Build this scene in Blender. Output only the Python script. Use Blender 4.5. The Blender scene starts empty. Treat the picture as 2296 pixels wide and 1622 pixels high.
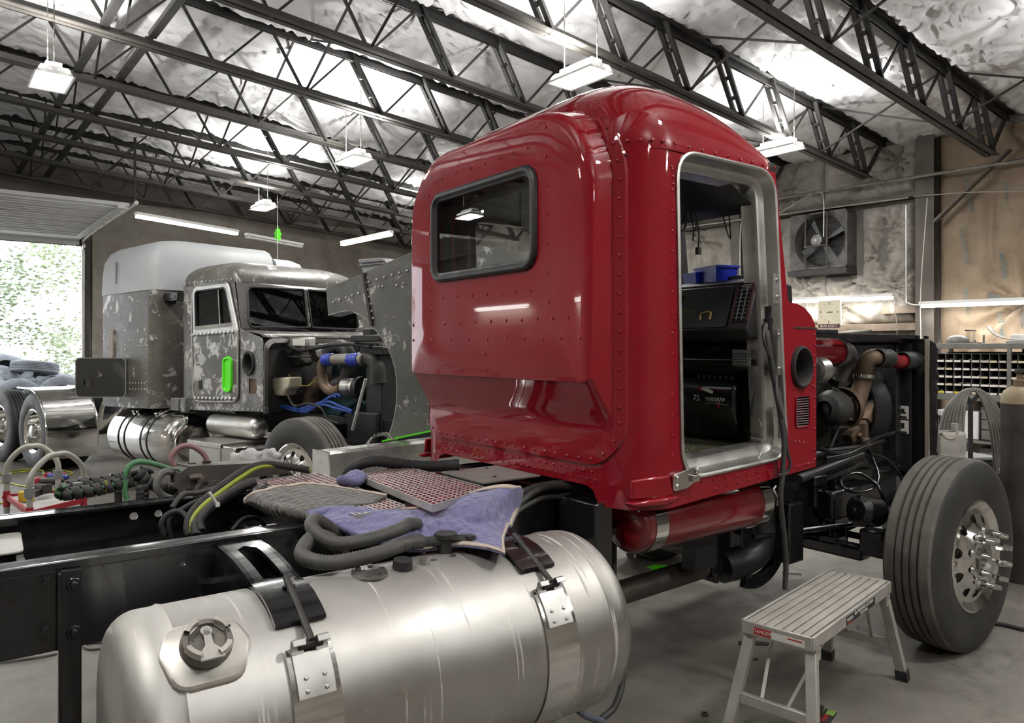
import bpy, bmesh, math, random
import numpy as np
from mathutils import Vector, Matrix
PI = math.pi
sc = bpy.context.scene
COL = sc.collection
R = random.Random(7)
# ---------------------------------------------------------------- camera numbers (26 mm lens, eye height 1.65 m)
F, CX, CY, H = 1660.0, 1148.0, 780.0, 1.65
CAM = (0.0, 0.0, H)

class Frame:
    """A place's own axes: x along its length, y to its left, z up."""
    def __init__(s, org, ang):
        s.o = org; s.ang = ang; s.c = math.cos(ang); s.s = math.sin(ang)
    def wor(s, x, y, z=0.0):
        return (s.o[0] + x*s.c - y*s.s, s.o[1] + x*s.s + y*s.c, s.o[2] + z)
    def vec(s, d):
        return (d[0]*s.c + d[1]*s.s, -d[0]*s.s + d[1]*s.c, d[2])
    def loc(s, p):
        return s.vec((p[0]-s.o[0], p[1]-s.o[1], p[2]-s.o[2]))
    def on(s, px, py, ax, val):
        """measured point of the photo on the plane x, y or z = val of this frame"""
        d = s.vec(((px-CX)/F, 1.0, (CY-py)/F)); o = s.loc(CAM)
        i = 'xyz'.index(ax); t = (val-o[i])/d[i]
        return (o[0]+t*d[0], o[1]+t*d[1], o[2]+t*d[2])
W = Frame((0, 0, 0), 0.0)
B = Frame((0, 0, 0), math.radians(38.768))              # the building
T = Frame((1.7803, 4.9873, 0), math.radians(36.395))    # red truck, origin under its front axle
G = Frame((-1.142, 7.38, 0), math.radians(-37.684))     # stripped grey truck

# ---------------------------------------------------------------- objects
def link(o, parent=None):
    COL.objects.link(o)
    if parent is not None: o.parent = parent
    return o
def tag(o, label=None, cat=None, group=None, kind=None):
    if label: o['label'] = label
    if cat: o['category'] = cat
    if group: o['group'] = group
    if kind: o['kind'] = kind
    return o
def thing(name, label, cat, frame, at=(0, 0, 0), rot=0.0, group=None, kind=None):
    o = bpy.data.objects.new(name, None); o.empty_display_size = .2
    o.location = frame.wor(*at); o.rotation_euler = (0, 0, frame.ang + rot)
    return tag(link(o), label, cat, group, kind)
def dup(root, loc=None, rotz=None, label=None, group=None):
    r = root.copy(); COL.objects.link(r)
    if loc is not None: r.location = loc
    if rotz is not None: r.rotation_euler = (0, 0, rotz)
    if label: r['label'] = label
    if group: r['group'] = group
    for ch in list(root.children):
        c = ch.copy(); COL.objects.link(c); c.parent = r
        for g in list(ch.children):
            d = g.copy(); COL.objects.link(d); d.parent = c
    return r

def resample(pts, n=6, closed=False):
    P = [Vector(p) for p in pts]
    if len(P) < 3: return P
    out = []; m = len(P); seg = m if closed else m-1
    for i in range(seg):
        p0 = P[(i-1) % m] if (closed or i > 0) else P[0]*2-P[1]
        p1 = P[i]; p2 = P[(i+1) % m]
        p3 = P[(i+2) % m] if (closed or i+2 < m) else p2*2-p1
        for k in range(n):
            t = k/n
            out.append(.5*((2*p1)+(p2-p0)*t+(2*p0-5*p1+4*p2-p3)*t*t+(3*p1-p0-3*p2+p3)*t**3))
    if not closed: out.append(P[-1])
    return out
def basis(d):
    d = Vector(d).normalized()
    a = Vector((0, 0, 1)) if abs(d.z) < .9 else Vector((1, 0, 0))
    u = d.cross(a).normalized(); v = d.cross(u).normalized()
    return u, v
def rrect(x0, x1, y0, y1, r, n=5):
    """rounded rectangle outline, counter-clockwise; r one radius or four (bl, br, tr, tl)"""
    if not isinstance(r, (tuple, list)): r = (r,)*4
    out = []
    for (cx, cy, a0, q) in ((x0+r[0], y0+r[0], PI, r[0]), (x1-r[1], y0+r[1], 1.5*PI, r[1]), (x1-r[2], y1-r[2], 0, r[2]), (x0+r[3], y1-r[3], .5*PI, r[3])):
        for k in range(n+1):
            a = a0 + .5*PI*k/n
            out.append((cx+q*math.cos(a), cy+q*math.sin(a)))
    return out

class MB:
    def __init__(s): s.v = []; s.f = []
    def add(s, vs, fs):
        b = len(s.v); s.v += [tuple(v) for v in vs]; s.f += [tuple(b+i for i in f) for f in fs]; return s
    def box(s, x0, x1, y0, y1, z0, z1):
        return s.add([(x, y, z) for z in (z0, z1) for y in (y0, y1) for x in (x0, x1)],
                     [(0, 2, 3, 1), (4, 5, 7, 6), (0, 1, 5, 4), (2, 6, 7, 3), (0, 4, 6, 2), (1, 3, 7, 5)])
    def cbox(s, c, sx, sy, sz, rot=None):
        vs = [Vector((x*sx/2, y*sy/2, z*sz/2)) for z in (-1, 1) for y in (-1, 1) for x in (-1, 1)]
        if rot is not None: vs = [rot @ v for v in vs]
        return s.add([v+Vector(c) for v in vs], [(0, 2, 3, 1), (4, 5, 7, 6), (0, 1, 5, 4), (2, 6, 7, 3), (0, 4, 6, 2), (1, 3, 7, 5)])
    def bar(s, p0, p1, w, h, up=(0, 0, 1)):
        p0 = Vector(p0); p1 = Vector(p1); d = (p1-p0).normalized(); u = Vector(up)
        if abs(d.dot(u)) > .98: u = Vector((1, 0, 0))
        a = d.cross(u).normalized()*w/2; b = a.cross(d).normalized()*h/2
        vs = [p+i*a+j*b for p in (p0, p1) for i, j in ((-1, -1), (1, -1), (1, 1), (-1, 1))]
        return s.add(vs, [(3, 2, 1, 0), (4, 5, 6, 7), (0, 1, 5, 4), (1, 2, 6, 5), (2, 3, 7, 6), (3, 0, 4, 7)])
    def rings(s, rings, cap0=True, cap1=True, close=True):
        n = len(rings[0]); b = len(s.v)
        for r in rings: s.v += [tuple(p) for p in r]
        m = n if close else n-1
        for i in range(len(rings)-1):
            for j in range(m):
                k = (j+1) % n
                s.f.append((b+i*n+j, b+i*n+k, b+(i+1)*n+k, b+(i+1)*n+j))
        if cap0: s.f.append(tuple(b+j for j in reversed(range(n))))
        if cap1: s.f.append(tuple(b+(len(rings)-1)*n+j for j in range(n)))
        return s
    def cyl(s, p0, p1, r0, r1=None, n=20, cap=True):
        r1 = r0 if r1 is None else r1
        u, v = basis(Vector(p1)-Vector(p0))
        return s.rings([[Vector(p)+u*r*math.cos(2*PI*k/n)+v*r*math.sin(2*PI*k/n) for k in range(n)] for p, r in ((p0, r0), (p1, r1))], cap, cap)
    def lathe(s, prof, p0, axis, n=40, cap0=False, cap1=False, a0=0., a1=2*PI):
        """prof: list of (distance along axis, radius)"""
        ax = Vector(axis).normalized(); u, v = basis(ax); p0 = Vector(p0)
        full = abs(a1-a0-2*PI) < 1e-6
        m = n if full else n+1
        rg = [[p0+ax*d+u*r*math.cos(a0+(a1-a0)*k/n)+v*r*math.sin(a0+(a1-a0)*k/n) for k in range(m)] for d, r in prof]
        return s.rings(rg, cap0, cap1, full)
    def tube(s, pts, r, n=8, sub=6, closed=False, cap=True, ribs=None):
        P = resample(pts, sub, closed) if sub else [Vector(p) for p in pts]
        if ribs:                                            # corrugated hose: finer steps with a wavy radius
            Q = [P[0]]; L = 0
            for a, b in zip(P, P[1:]):
                k = max(1, int((b-a).length/ribs)); Q += [a+(b-a)*(i+1)/k for i in range(k)]
            P = Q
        m = len(P); rad = r if callable(r) else (lambda t: r)
        def tan(i):
            return ((P[(i+1) % m]-P[(i-1) % m]) if closed else (P[min(i+1, m-1)]-P[max(i-1, 0)])).normalized()
        u, v = basis(tan(0)); rg = []
        for i in range(m):
            t = tan(i); u = (u-t*u.dot(t)).normalized(); v = t.cross(u)
            q = rad(i/(m-1))*((1.0 if i % 2 else .88) if ribs else 1)
            rg.append([P[i]+u*q*math.cos(2*PI*k/n)+v*q*math.sin(2*PI*k/n) for k in range(n)])
        if closed:
            rg.append(rg[0]); return s.rings(rg, False, False)
        return s.rings(rg, cap, cap)
    def prism(s, poly, fn, h0, h1):
        """2-D outline extruded; fn(a, b, h) -> 3-D"""
        return s.rings([[fn(a, b, h0) for a, b in poly], [fn(a, b, h1) for a, b in poly]])
    def grid(s, fn, us, vs):
        b = len(s.v); n = len(vs)
        for u in us:
            for v in vs: s.v.append(tuple(fn(u, v)))
        for i in range(len(us)-1):
            for j in range(n-1):
                s.f.append((b+i*n+j, b+(i+1)*n+j, b+(i+1)*n+j+1, b+i*n+j+1))
        return s
    def ball(s, c, r, n=12, sq=(1, 1, 1)):
        c = Vector(c); m = n//2
        rg = [[c+Vector((sq[0]*r*math.sin(PI*i/m)*math.cos(2*PI*k/n), sq[1]*r*math.sin(PI*i/m)*math.sin(2*PI*k/n), sq[2]*r*math.cos(PI*i/m))) for k in range(n)] for i in range(1, m)]
        s.rings(rg); return s
    def sheet(s, rings_a, thick, nrm):
        pass
    def rivet(s, p, nrm, r=.008, h=.005):
        u, v = basis(nrm); p = Vector(p); q = Vector(nrm).normalized()
        s.rings([[p+u*a*r*math.cos(2*PI*k/8)+v*a*r*math.sin(2*PI*k/8)+q*h*b for k in range(8)] for a, b in ((1, -.3), (.9, .45), (.55, .9))], False, True)
    def bolt(s, p, nrm, r=.014, h=.012, n=6):
        p = Vector(p); q = Vector(nrm).normalized()
        s.cyl(p-q*.002, p+q*.004, r*1.5, n=14); s.cyl(p, p+q*h, r, r*.92, n=n)
    def build(s, name, mat, parent=None, smooth=35, bevel=0, seg=2, solid=0, frame=None, sub=0, kind=None, label=None, fix=True, offset=-1):
        me = bpy.data.meshes.new(name); me.from_pydata(s.v, [], s.f); me.validate()
        if fix:
            bm = bmesh.new(); bm.from_mesh(me)
            bmesh.ops.remove_doubles(bm, verts=bm.verts, dist=1e-5)
            bmesh.ops.recalc_face_normals(bm, faces=bm.faces); bm.to_mesh(me); bm.free()
        if smooth:
            for p in me.polygons: p.use_smooth = True
            if smooth < 180: me.set_sharp_from_angle(angle=math.radians(smooth))
        for m in (mat if isinstance(mat, (list, tuple)) else (mat,)): me.materials.append(m)
        o = bpy.data.objects.new(name, me); link(o, parent)
        if frame is not None and parent is None:
            o.location = frame.o; o.rotation_euler = (0, 0, frame.ang)
        if solid:
            md = o.modifiers.new('Solid', 'SOLIDIFY'); md.thickness = solid; md.offset = offset
        if bevel:
            md = o.modifiers.new('Bevel', 'BEVEL'); md.width = bevel; md.segments = seg; md.limit_method = 'ANGLE'; md.angle_limit = math.radians(40)
            md.harden_normals = False
        if sub:
            md = o.modifiers.new('Sub', 'SUBSURF'); md.levels = sub; md.render_levels = sub
        if kind: o['kind'] = kind
        if label: o['label'] = label
        return o
def text(body, name, mat, parent, at, size, nrm, right, depth=.0006, align='CENTER', label=None):
    """lettering lying on a surface: nrm = the way it faces, right = reading direction (parent's axes)"""
    cu = bpy.data.curves.new(name, 'FONT'); cu.body = body; cu.size = size; cu.align_x = align; cu.align_y = 'CENTER'; cu.extrude = depth
    cu.materials.append(mat); o = bpy.data.objects.new(name, cu); link(o, parent)
    z = Vector(nrm).normalized(); x = Vector(right); x = (x-z*x.dot(z)).normalized(); y = z.cross(x)
    o.matrix_local = Matrix(((x.x, y.x, z.x, at[0]), (x.y, y.y, z.y, at[1]), (x.z, y.z, z.z, at[2]), (0, 0, 0, 1)))
    ev = o.evaluated_get(bpy.context.evaluated_depsgraph_get()); me = bpy.data.meshes.new_from_object(ev); me.name = name
    q = bpy.data.objects.new(name, me); mw = o.matrix_local.copy(); bpy.data.objects.remove(o); bpy.data.curves.remove(cu)
    link(q, parent); q.matrix_local = mw
    if label: q['label'] = label
    return q

# ---------------------------------------------------------------- materials
MATS = {}
class NT:
    def __init__(s, name):
        s.m = bpy.data.materials.new(name); s.m.use_nodes = True; s.n = s.m.node_tree.nodes; s.l = s.m.node_tree.links
        s.b = s.n['Principled BSDF']; s.co = s.n.new('ShaderNodeTexCoord')
    def node(s, t, **k):
        x = s.n.new('ShaderNode'+t)
        for a, v in k.items():
            if a in x.inputs: x.inputs[a].default_value = v
            else: setattr(x, a, v)
        return x
    def noise(s, scale=5, detail=4, rough=.55, vec=None, stretch=None, dist=0):
        t = s.node('TexNoise', Scale=scale, Detail=detail, Roughness=rough, Distortion=dist)
        src = vec or s.co.outputs['Object']
        if stretch:
            mp = s.node('Mapping', Scale=stretch); s.l.new(src, mp.inputs['Vector']); src = mp.outputs[0]
        s.l.new(src, t.inputs['Vector']); return t.outputs['Fac']
    def ramp(s, fac, stops):
        r = s.node('ValToRGB'); cr = r.color_ramp
        while len(cr.elements) < len(stops): cr.elements.new(.5)
        for e, (p, c) in zip(cr.elements, stops):
            e.position = p; e.color = (c, c, c, 1) if isinstance(c, (int, float)) else (*c, 1)
        s.l.new(fac, r.inputs[0]); return r.outputs[0]
    def mix(s, fac, a, b, mode='MIX'):
        x = s.node('Mix', data_type='RGBA', blend_type=mode)
        for k, v in ((0, fac), (6, a), (7, b)):
            if isinstance(v, (int, float)): x.inputs[k].default_value = v if k == 0 else (v, v, v, 1)
            elif isinstance(v, tuple): x.inputs[k].default_value = (*v, 1)
            else: s.l.new(v, x.inputs[k])
        return x.outputs[2]
    def set(s, **k):
        for a, v in k.items():
            a = {'color': 'Base Color', 'rough': 'Roughness', 'metal': 'Metallic', 'coat': 'Coat Weight', 'coatr': 'Coat Roughness', 'spec': 'Specular IOR Level', 'emit': 'Emission Strength', 'ecol': 'Emission Color', 'alpha': 'Alpha', 'trans': 'Transmission Weight', 'ior': 'IOR'}.get(a, a)
            i = s.b.inputs[a]
            if isinstance(v, (int, float)): i.default_value = v
            elif isinstance(v, tuple): i.default_value = (*v, 1)
            else: s.l.new(v, i)
        return s
    def bump(s, h, strength=.3, dist=.01):
        b = s.node('Bump', Strength=strength, Distance=dist); s.l.new(h, b.inputs['Height']); s.l.new(b.outputs[0], s.b.inputs['Normal']); return s
def mat(name, color, rough=.5, metal=0., var=.12, scale=6, bump=0, bscale=40, rvar=.08, **k):
    """plain material with a little mottling"""
    t = NT(name)
    f = t.noise(scale, 5)
    lo = tuple(max(0, c*(1-var)) for c in color); hi = tuple(min(1, c*(1+var)) for c in color)
    t.set(color=t.ramp(f, [(.3, lo), (.7, hi)]), metal=metal, **k)
    if rvar: t.set(rough=t.ramp(t.noise(scale*1.7, 4), [(.3, max(.02, rough-rvar)), (.7, min(1, rough+rvar))]))
    else: t.set(rough=rough)
    if bump: t.bump(t.noise(bscale, 4), bump, .004)
    MATS[name] = t.m; return t.m
def emat(name, color, strength):
    t = NT(name); t.set(color=color, ecol=color, emit=strength, rough=.5); return t.m
def glassmat(name, tint=(.9, .95, .95), rough=.02, alpha=.25):
    """window glass: a thin clear sheet that reflects and lets light straight through"""
    t = NT(name); g = t.node('BsdfGlossy', Roughness=rough); tr = t.node('BsdfTransparent'); tr.inputs[0].default_value = (*tint, 1)
    fr = t.node('LayerWeight', Blend=.5); mx = t.node('MixShader')
    rf = t.ramp(fr.outputs['Facing'], [(.0, alpha*.30), (.6, alpha*.55), (1., .95)]); t.l.new(rf, mx.inputs[0]); t.l.new(tr.outputs[0], mx.inputs[1]); t.l.new(g.outputs[0], mx.inputs[2])
    t.l.new(mx.outputs[0], t.n['Material Output'].inputs[0]); return t.m

def _red():
    t = NT('red_paint'); f = t.noise(2.2, 3)
    t.set(color=t.ramp(f, [(.3, (.235, .0050, .0125)), (.7, (.27, .0072, .0165))]), rough=.45, coat=1., coatr=.03, spec=.05)
    return t.m
RED = _red()
REDTANK = mat('dark_red_paint', (.22, .006, .010), .22, 0, .1, 3, coat=1., coatr=.03)
BLACK = mat('gloss_black_paint', (.010, .010, .011), .22, 0, .2, 5, rvar=.1, coat=.6, coatr=.08)
DUSTBLACK = mat('dusty_black', (.035, .034, .032), .55, 0, .4, 9)
SATIN = mat('satin_black', (.016, .016, .017), .45, 0, .3, 7)
RUBBER = mat('black_rubber', (.022, .022, .022), .62, 0, .3, 12, bump=.15, bscale=120)
HOSE = mat('hose_rubber', (.038, .038, .036), .55, 0, .35, 10)
GREYHOSE = mat('grey_hose', (.13, .13, .12), .6, 0, .3, 8)
CHROME = mat('polished_steel', (.78, .77, .74), .10, 1., .06, 4, rvar=.05)
ALU = mat('aluminium', (.62, .61, .58), .38, 1., .1, 8)
DULLALU = mat('oxidised_aluminium', (.60, .58, .53), .48, .85, .14, 9, bump=.1, bscale=60)
STEEL = mat('bare_steel', (.30, .29, .27), .42, .9, .25, 9)
TRUSS = mat('black_joist_paint', (.020, .019, .018), .5, 0, .3, 3)
TRUSSD = mat('dusty_joist_paint', (.045, .041, .036), .6, 0, .35, 2)
WHITE = mat('white_enamel', (.75, .75, .73), .4, 0, .05)
GREYP = mat('grey_plastic', (.22, .23, .24), .5, 0, .1)
GREEN = mat('fluorescent_green', (.10, .80, .004), .5, 0, .08, 9)
RUST = mat('rusty_steel', (.13, .085, .055), .6, .5, .4, 9, bump=.2)
BRASS = mat('heat_stained_metal', (.17, .12, .08), .58, .45, .35, 6)
GLASS = glassmat('window_glass', (.93, .96, .96), .01, .28)
DARKGLASS = glassmat('tinted_glass', (.34, .40, .40), .02, .16)
PAPER = mat('white_label', (.72, .70, .64), .6, 0, .1)
BLACKINK = mat('black_ink', (.012, .012, .012), .6, 0, 0)
LAMP_W, TUBE_W, UP = 58.0, 22.0, 3.0
def poly_plate(m, outer, holes, fn):
    """flat outline with holes, filled with triangles and mapped to 3-D"""
    bm = bmesh.new()
    for lp in [outer]+list(holes):
        vs = [bm.verts.new((a, b, 0)) for a, b in lp]
        for i in range(len(vs)): bm.edges.new((vs[i], vs[(i+1) % len(vs)]))
    bmesh.ops.triangle_fill(bm, use_beauty=True, use_dissolve=False, edges=bm.edges[:], normal=(0, 0, 1))
    bm.verts.index_update()
    m.add([fn(v.co.x, v.co.y) for v in bm.verts], [[v.index for v in f.verts] for f in bm.faces]); bm.free(); return m
def circ(cx, cy, r, n=24, ry=None):
    ry = ry or r
    return [(cx+r*math.cos(2*PI*k/n), cy+ry*math.sin(2*PI*k/n)) for k in range(n)]
def inset(poly, d):
    """offset a closed outline inwards by d (mitred)"""
    n = len(poly); A = sum(poly[i][0]*poly[(i+1) % n][1]-poly[(i+1) % n][0]*poly[i][1] for i in range(n))
    sg = 1 if A > 0 else -1; out = []
    for i in range(n):
        p0, p1, p2 = Vector(poly[i-1]), Vector(poly[i]), Vector(poly[(i+1) % n])
        a = (p1-p0); b = (p2-p1)
        if a.length < 1e-7: a = b
        if b.length < 1e-7: b = a
        a.normalize(); b.normalize(); na = Vector((-a.y, a.x))*sg; nb = Vector((-b.y, b.x))*sg
        k = na+nb
        k = k/max(.35, (1+na.dot(nb)))
        out.append((p1.x+k.x*d, p1.y+k.y*d))
    return out
def rounded(pts, n=5):
    """outline from (x, y, radius) corners"""
    out = []; m = len(pts)
    for i in range(m):
        p = Vector(pts[i][:2]); r = pts[i][2]; a = (Vector(pts[i-1][:2])-p); b = (Vector(pts[(i+1) % m][:2])-p)
        if r <= 0: out.append((p.x, p.y)); continue
        ang = a.angle(b); d = min(r/math.tan(ang/2), a.length*.49, b.length*.49); a.normalize(); b.normalize()
        q0 = p+a*d; q1 = p+b*d
        for k in range(n+1):
            t = k/n; w = q0*(1-t)**2+p*2*t*(1-t)*.95+q1*t*t+p*2*t*(1-t)*.05; out.append((w.x, w.y))
    return out
def densify(P, d):
    out = []; n = len(P)
    for i in range(n):
        a, b = Vector(P[i]), Vector(P[(i+1) % n]); k = max(1, int((b-a).length/d))
        for j in range(k): q = a.lerp(b, j/k); out.append((q.x, q.y))
    return out
def join_into(o, m, mt, smooth=60):
    """add the shapes of m to the mesh o (pattern that belongs to the surface, such as rivets)"""
    me = bpy.data.meshes.new('tmp'); me.from_pydata(m.v, [], m.f); me.validate()
    names = [x.name for x in o.data.materials]
    if mt.name not in names: o.data.materials.append(mt); names.append(mt.name)
    for p in me.polygons: p.use_smooth = True; p.material_index = names.index(mt.name)
    bm = bmesh.new(); bm.from_mesh(o.data); bm.from_mesh(me); bm.to_mesh(o.data); bm.free(); bpy.data.meshes.remove(me)

# ---------------------------------------------------------------- wheels (axis along y; face looks to -y at y = 0)
def tyre_profile(w, r, rim):
    """(distance, radius) from the outer bead round the tread to the inner bead"""
    P = [(.030, rim-.012), (.012, rim+.02), (.0, rim+.085), (.004, r-.075), (.012, r-.040), (.024, r-.014), (.036, r-.004)]
    g = []; x0, x1 = .048, w-.048; n = 4
    for k in range(n):
        c = x0+(x1-x0)*(k+1)/(n+1)-.0; g += [(c-.0075, r), (c-.0055, r-.014), (c+.0055, r-.014), (c+.0075, r)]
    P += [(x0, r-.004)]+g+[(x1, r-.004)]
    P += [(w-a, b) for a, b in [(.036, r-.004), (.024, r-.014), (.012, r-.040), (.004, r-.075), (.0, rim+.085), (.012, rim+.02), (.030, rim-.012)]]
    return P
TREAD = mat('dusty_tread', (.105, .096, .083), .8, 0, .4, 6, bump=.12, bscale=90)
SIDEWALL = mat('tyre_sidewall', (.032, .031, .029), .55, 0, .3, 5, bump=.06, bscale=60)
def wheel(parent, at, r=.53, w=.29, face=-1, dish=.07, nuts='long', mt=None, nameset=('tyre', 'rim'), deep=False):
    """steer wheel at 'at' (centre of the outer sidewall plane); returns the wheel's own object"""
    rim = .288; ax = (0, -face, 0); P0 = Vector(at)
    mt = mt or (TREAD if not deep else RUBBER)
    m = MB(); m.lathe(tyre_profile(w, r, rim), P0, ax, 72); wl = m.build(nameset[0], [SIDEWALL, mt], parent, smooth=28)
    for p in wl.data.polygons:
        d = p.center-P0; 
        if math.hypot(d.x, d.z) > r-.011: p.material_index = 1
    m = MB()
    if not deep:
        pr = [(.20, rim-.03), (.03, rim-.018), (.022, rim+.012), (.012, rim+.014), (.008, rim+.004), (.022, rim-.016), (.034, rim-.035), (.030, rim-.06), (.012, rim-.10), (-.018, rim-.135), (-.026, rim-.15), (-.022, .105), (-.022, .10), (.03, .098)]
        seg = 80; u, v = basis(ax); hole_r = .027; hc = rim-.078; N = 10
        m.lathe(pr[:8], P0, ax, seg); m.lathe(pr[9:], P0, ax, seg)
        axv = Vector(ax).normalized(); r0, r1 = pr[9][1], pr[7][1]; half = PI/N
        def fn(th, q):
            t = (r1-q)/(r1-r0); d = pr[7][0]+(pr[9][0]-pr[7][0])*t+.010*math.sin(PI*t); return P0+u*q*math.cos(th)+v*q*math.sin(th)+axv*d
        for k in range(N):
            tc = 2*PI*(k+.35)/N; hole = []; edge = []; M = 32
            for i in range(M):
                ph = 2*PI*(i+.0)/M+PI/M*0; c_, s_ = math.cos(ph), math.sin(ph)
                hole.append(fn(tc+hole_r*c_/hc, hc+hole_r*s_))
                e = max(abs(c_), abs(s_)); a_ = c_/e; b_ = s_/e
                edge.append(fn(tc+half*a_, hc+((r1-hc) if b_ > 0 else (hc-r0))*b_))
            m.rings([edge, [p.lerp(q, .6) for p, q in zip(edge, hole)], hole, [p+axv*.03 for p in hole]], False, False)
        m.build('rim', CHROME, wl, smooth=40)
        m = MB(); m.lathe([(.05, rim-.03), (.05, .09)], P0, ax, 40); m.build('brake_drum', DUSTBLACK, wl)
        m = MB(); m.lathe([(.03, .098), (-.03, .085), (-.035, .07), (-.02, .05), (.01, .045), (.01, .0)], P0, ax, 40); m.build('hub', STEEL, wl)
        for k in range(10):
            a = 2*PI*(k+.5)/10; c = P0+u*.143*math.cos(a)+v*.143*math.sin(a)-axv*.02; m = MB()
            m.cyl(c, c-axv*.012, .026, .023, 16); m.cyl(c-axv*.012, c-axv*.05, .019, .0185, 6); m.cyl(c-axv*.05, c-axv*(.085 if nuts == 'long' else .055), .0175, .012, 16)
            m.build('lug_nut', CHROME, wl, smooth=30)
    else:
        pr = [(.012, rim+.014), (.008, rim+.004), (.02, rim-.014), (.04, rim-.035), (.13, rim-.04), (.17, rim-.06), (.175, .12)]
        m.lathe(pr, P0, ax, 64); m.build('rim', CHROME, wl, smooth=40)
        m = MB(); m.lathe([(.175, .125), (.10, .12), (.055, .10), (.045, .085), (.0, .08), (-.01, .06), (-.01, 0)], P0, ax, 40); m.build('hub', CHROME, wl)
        for k in range(10):
            a = 2*PI*k/10; u, v = basis(ax); axv = Vector(ax); c = P0+u*.15*math.cos(a)+v*.15*math.sin(a)+axv*.175; m = MB()
            m.cyl(c, c-axv*.05, .018, .013, 8); m.build('lug_nut', CHROME, wl)
    return wl
# ================================================================ camera, world
cam = bpy.data.cameras.new('camera'); cam.sensor_width = 36; cam.lens = 36*F/2296; cam.shift_y = -(811-CY)/2296
cam.clip_start = .05; cam.clip_end = 300
co = bpy.data.objects.new('camera', cam); COL.objects.link(co); co.location = CAM; co.rotation_euler = (PI/2, 0, 0); sc.camera = co
sc.view_settings.view_transform = 'Standard'; sc.view_settings.look = 'None'; sc.view_settings.gamma = 1; sc.view_settings.use_curve_mapping = False
sc.view_settings.exposure = 0.0
sc.cycles.use_denoising = True; sc.cycles.max_bounces = 5; sc.cycles.diffuse_bounces = 3; sc.cycles.glossy_bounces = 3; sc.cycles.transparent_max_bounces = 10
sc.cycles.use_adaptive_sampling = True; sc.cycles.adaptive_threshold = .11; sc.cycles.adaptive_min_samples = 16
sc.cycles.sample_clamp_indirect = 6; sc.cycles.caustics_reflective = False; sc.cycles.caustics_refractive = False
wd = bpy.data.worlds.new('overcast_sky'); wd.use_nodes = True; sc.world = wd
wn = wd.node_tree.nodes; bg = wn['Background']; bg.inputs[0].default_value = (.90, .95, 1.0, 1); bg.inputs[1].default_value = 4.2

XL, XR, YN, YF = -4.6, 10.5, -6.5, 16.2       # inside faces of the walls
def roof_z(x): return 4.50 + (10.5-x)*.0746
def chord_z(x): return 3.94 + (10.0-x)*.0746

# ================================================================ materials of the room
def _floor():
    t = NT('concrete'); n1 = t.noise(.8, 8, .65); n2 = t.noise(7, 6, .6); n3 = t.noise(60, 3)
    c = t.ramp(n1, [(.30, (.095, .084, .070)), (.48, (.170, .155, .134)), (.70, (.245, .230, .206))])  # broad mottling, contrast deepened for dirt and for truck shade
    c = t.mix(t.ramp(n2, [(.35, .0), (.75, .35)]), c, (.13, .12, .105))
    st = t.ramp(t.noise(1.6, 6, .7, dist=.6), [(.56, 0.), (.68, .65)]); c = t.mix(st, c, (.065, .058, .048))  # dark blotches: dirt, with some of the truck's shadow painted in
    v = t.node('TexVoronoi', feature='DISTANCE_TO_EDGE', Scale=.42)
    w = t.noise(2.5, 4); m = t.node('VectorMath', operation='ADD'); t.l.new(t.co.outputs['Object'], m.inputs[0])
    sx = t.node('CombineXYZ'); t.l.new(w, sx.inputs[0]); t.l.new(w, sx.inputs[1]); t.l.new(sx.outputs[0], m.inputs[1]); t.l.new(m.outputs[0], v.inputs['Vector'])
    crack = t.ramp(v.outputs['Distance'], [(.0, 1.), (.0035, 0.)])
    c = t.mix(crack, c, (.09, .085, .075))
    t.set(color=c, rough=t.ramp(n2, [(.3, .34), (.7, .52)]), spec=.4); t.bump(n3, .12, .003); return t.m
FLOOR = _floor()
def _insul(name, c0, c1, rough, spec=.5):
    t = NT(name); n = t.noise(1.1, 5, .6); t.set(color=t.ramp(n, [(.3, c0), (.7, c1)]), rough=rough, spec=spec, **{'Subsurface Weight': 0.})
    n2 = t.noise(22, 3, .5, stretch=(1, 1, .6)); t.bump(n2, .10, .01); return t.m
CEIL = _insul('white_vinyl_insulation', (.80, .80, .81), (.90, .90, .91), .55, .35)
def _kraft(name, a, b, c):
    t = NT(name); n = t.noise(.9, 6, .65); n2 = t.noise(9, 6, .7)
    col = t.ramp(n, [(.3, a), (.52, b), (.75, c)]); col = t.mix(t.ramp(n2, [(.5, 0.), (.8, .45)]), col, tuple(x*.55 for x in a))
    t.set(color=col, rough=.55, spec=.3); t.bump(t.noise(30, 4), .15, .006); return t.m
BAG = _kraft('dusty_insulation_bag', (.21, .19, .16), (.36, .335, .295), (.50, .475, .43))
KRAFT = _kraft('brown_kraft_facing', (.20, .145, .095), (.29, .22, .15), (.37, .29, .21))
DARKWALL = _kraft('dark_sooty_insulation', (.10, .09, .08), (.17, .155, .14), (.24, .22, .20))
COLUMN = mat('dusty_steel_column', (.10, .085, .07), .6, .2, .3, 3)
WOOD = mat('old_timber', (.17, .13, .095), .7, 0, .3, 6)
DOORP = mat('white_door_panel', (.66, .67, .66), .45, 0, .06)

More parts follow.
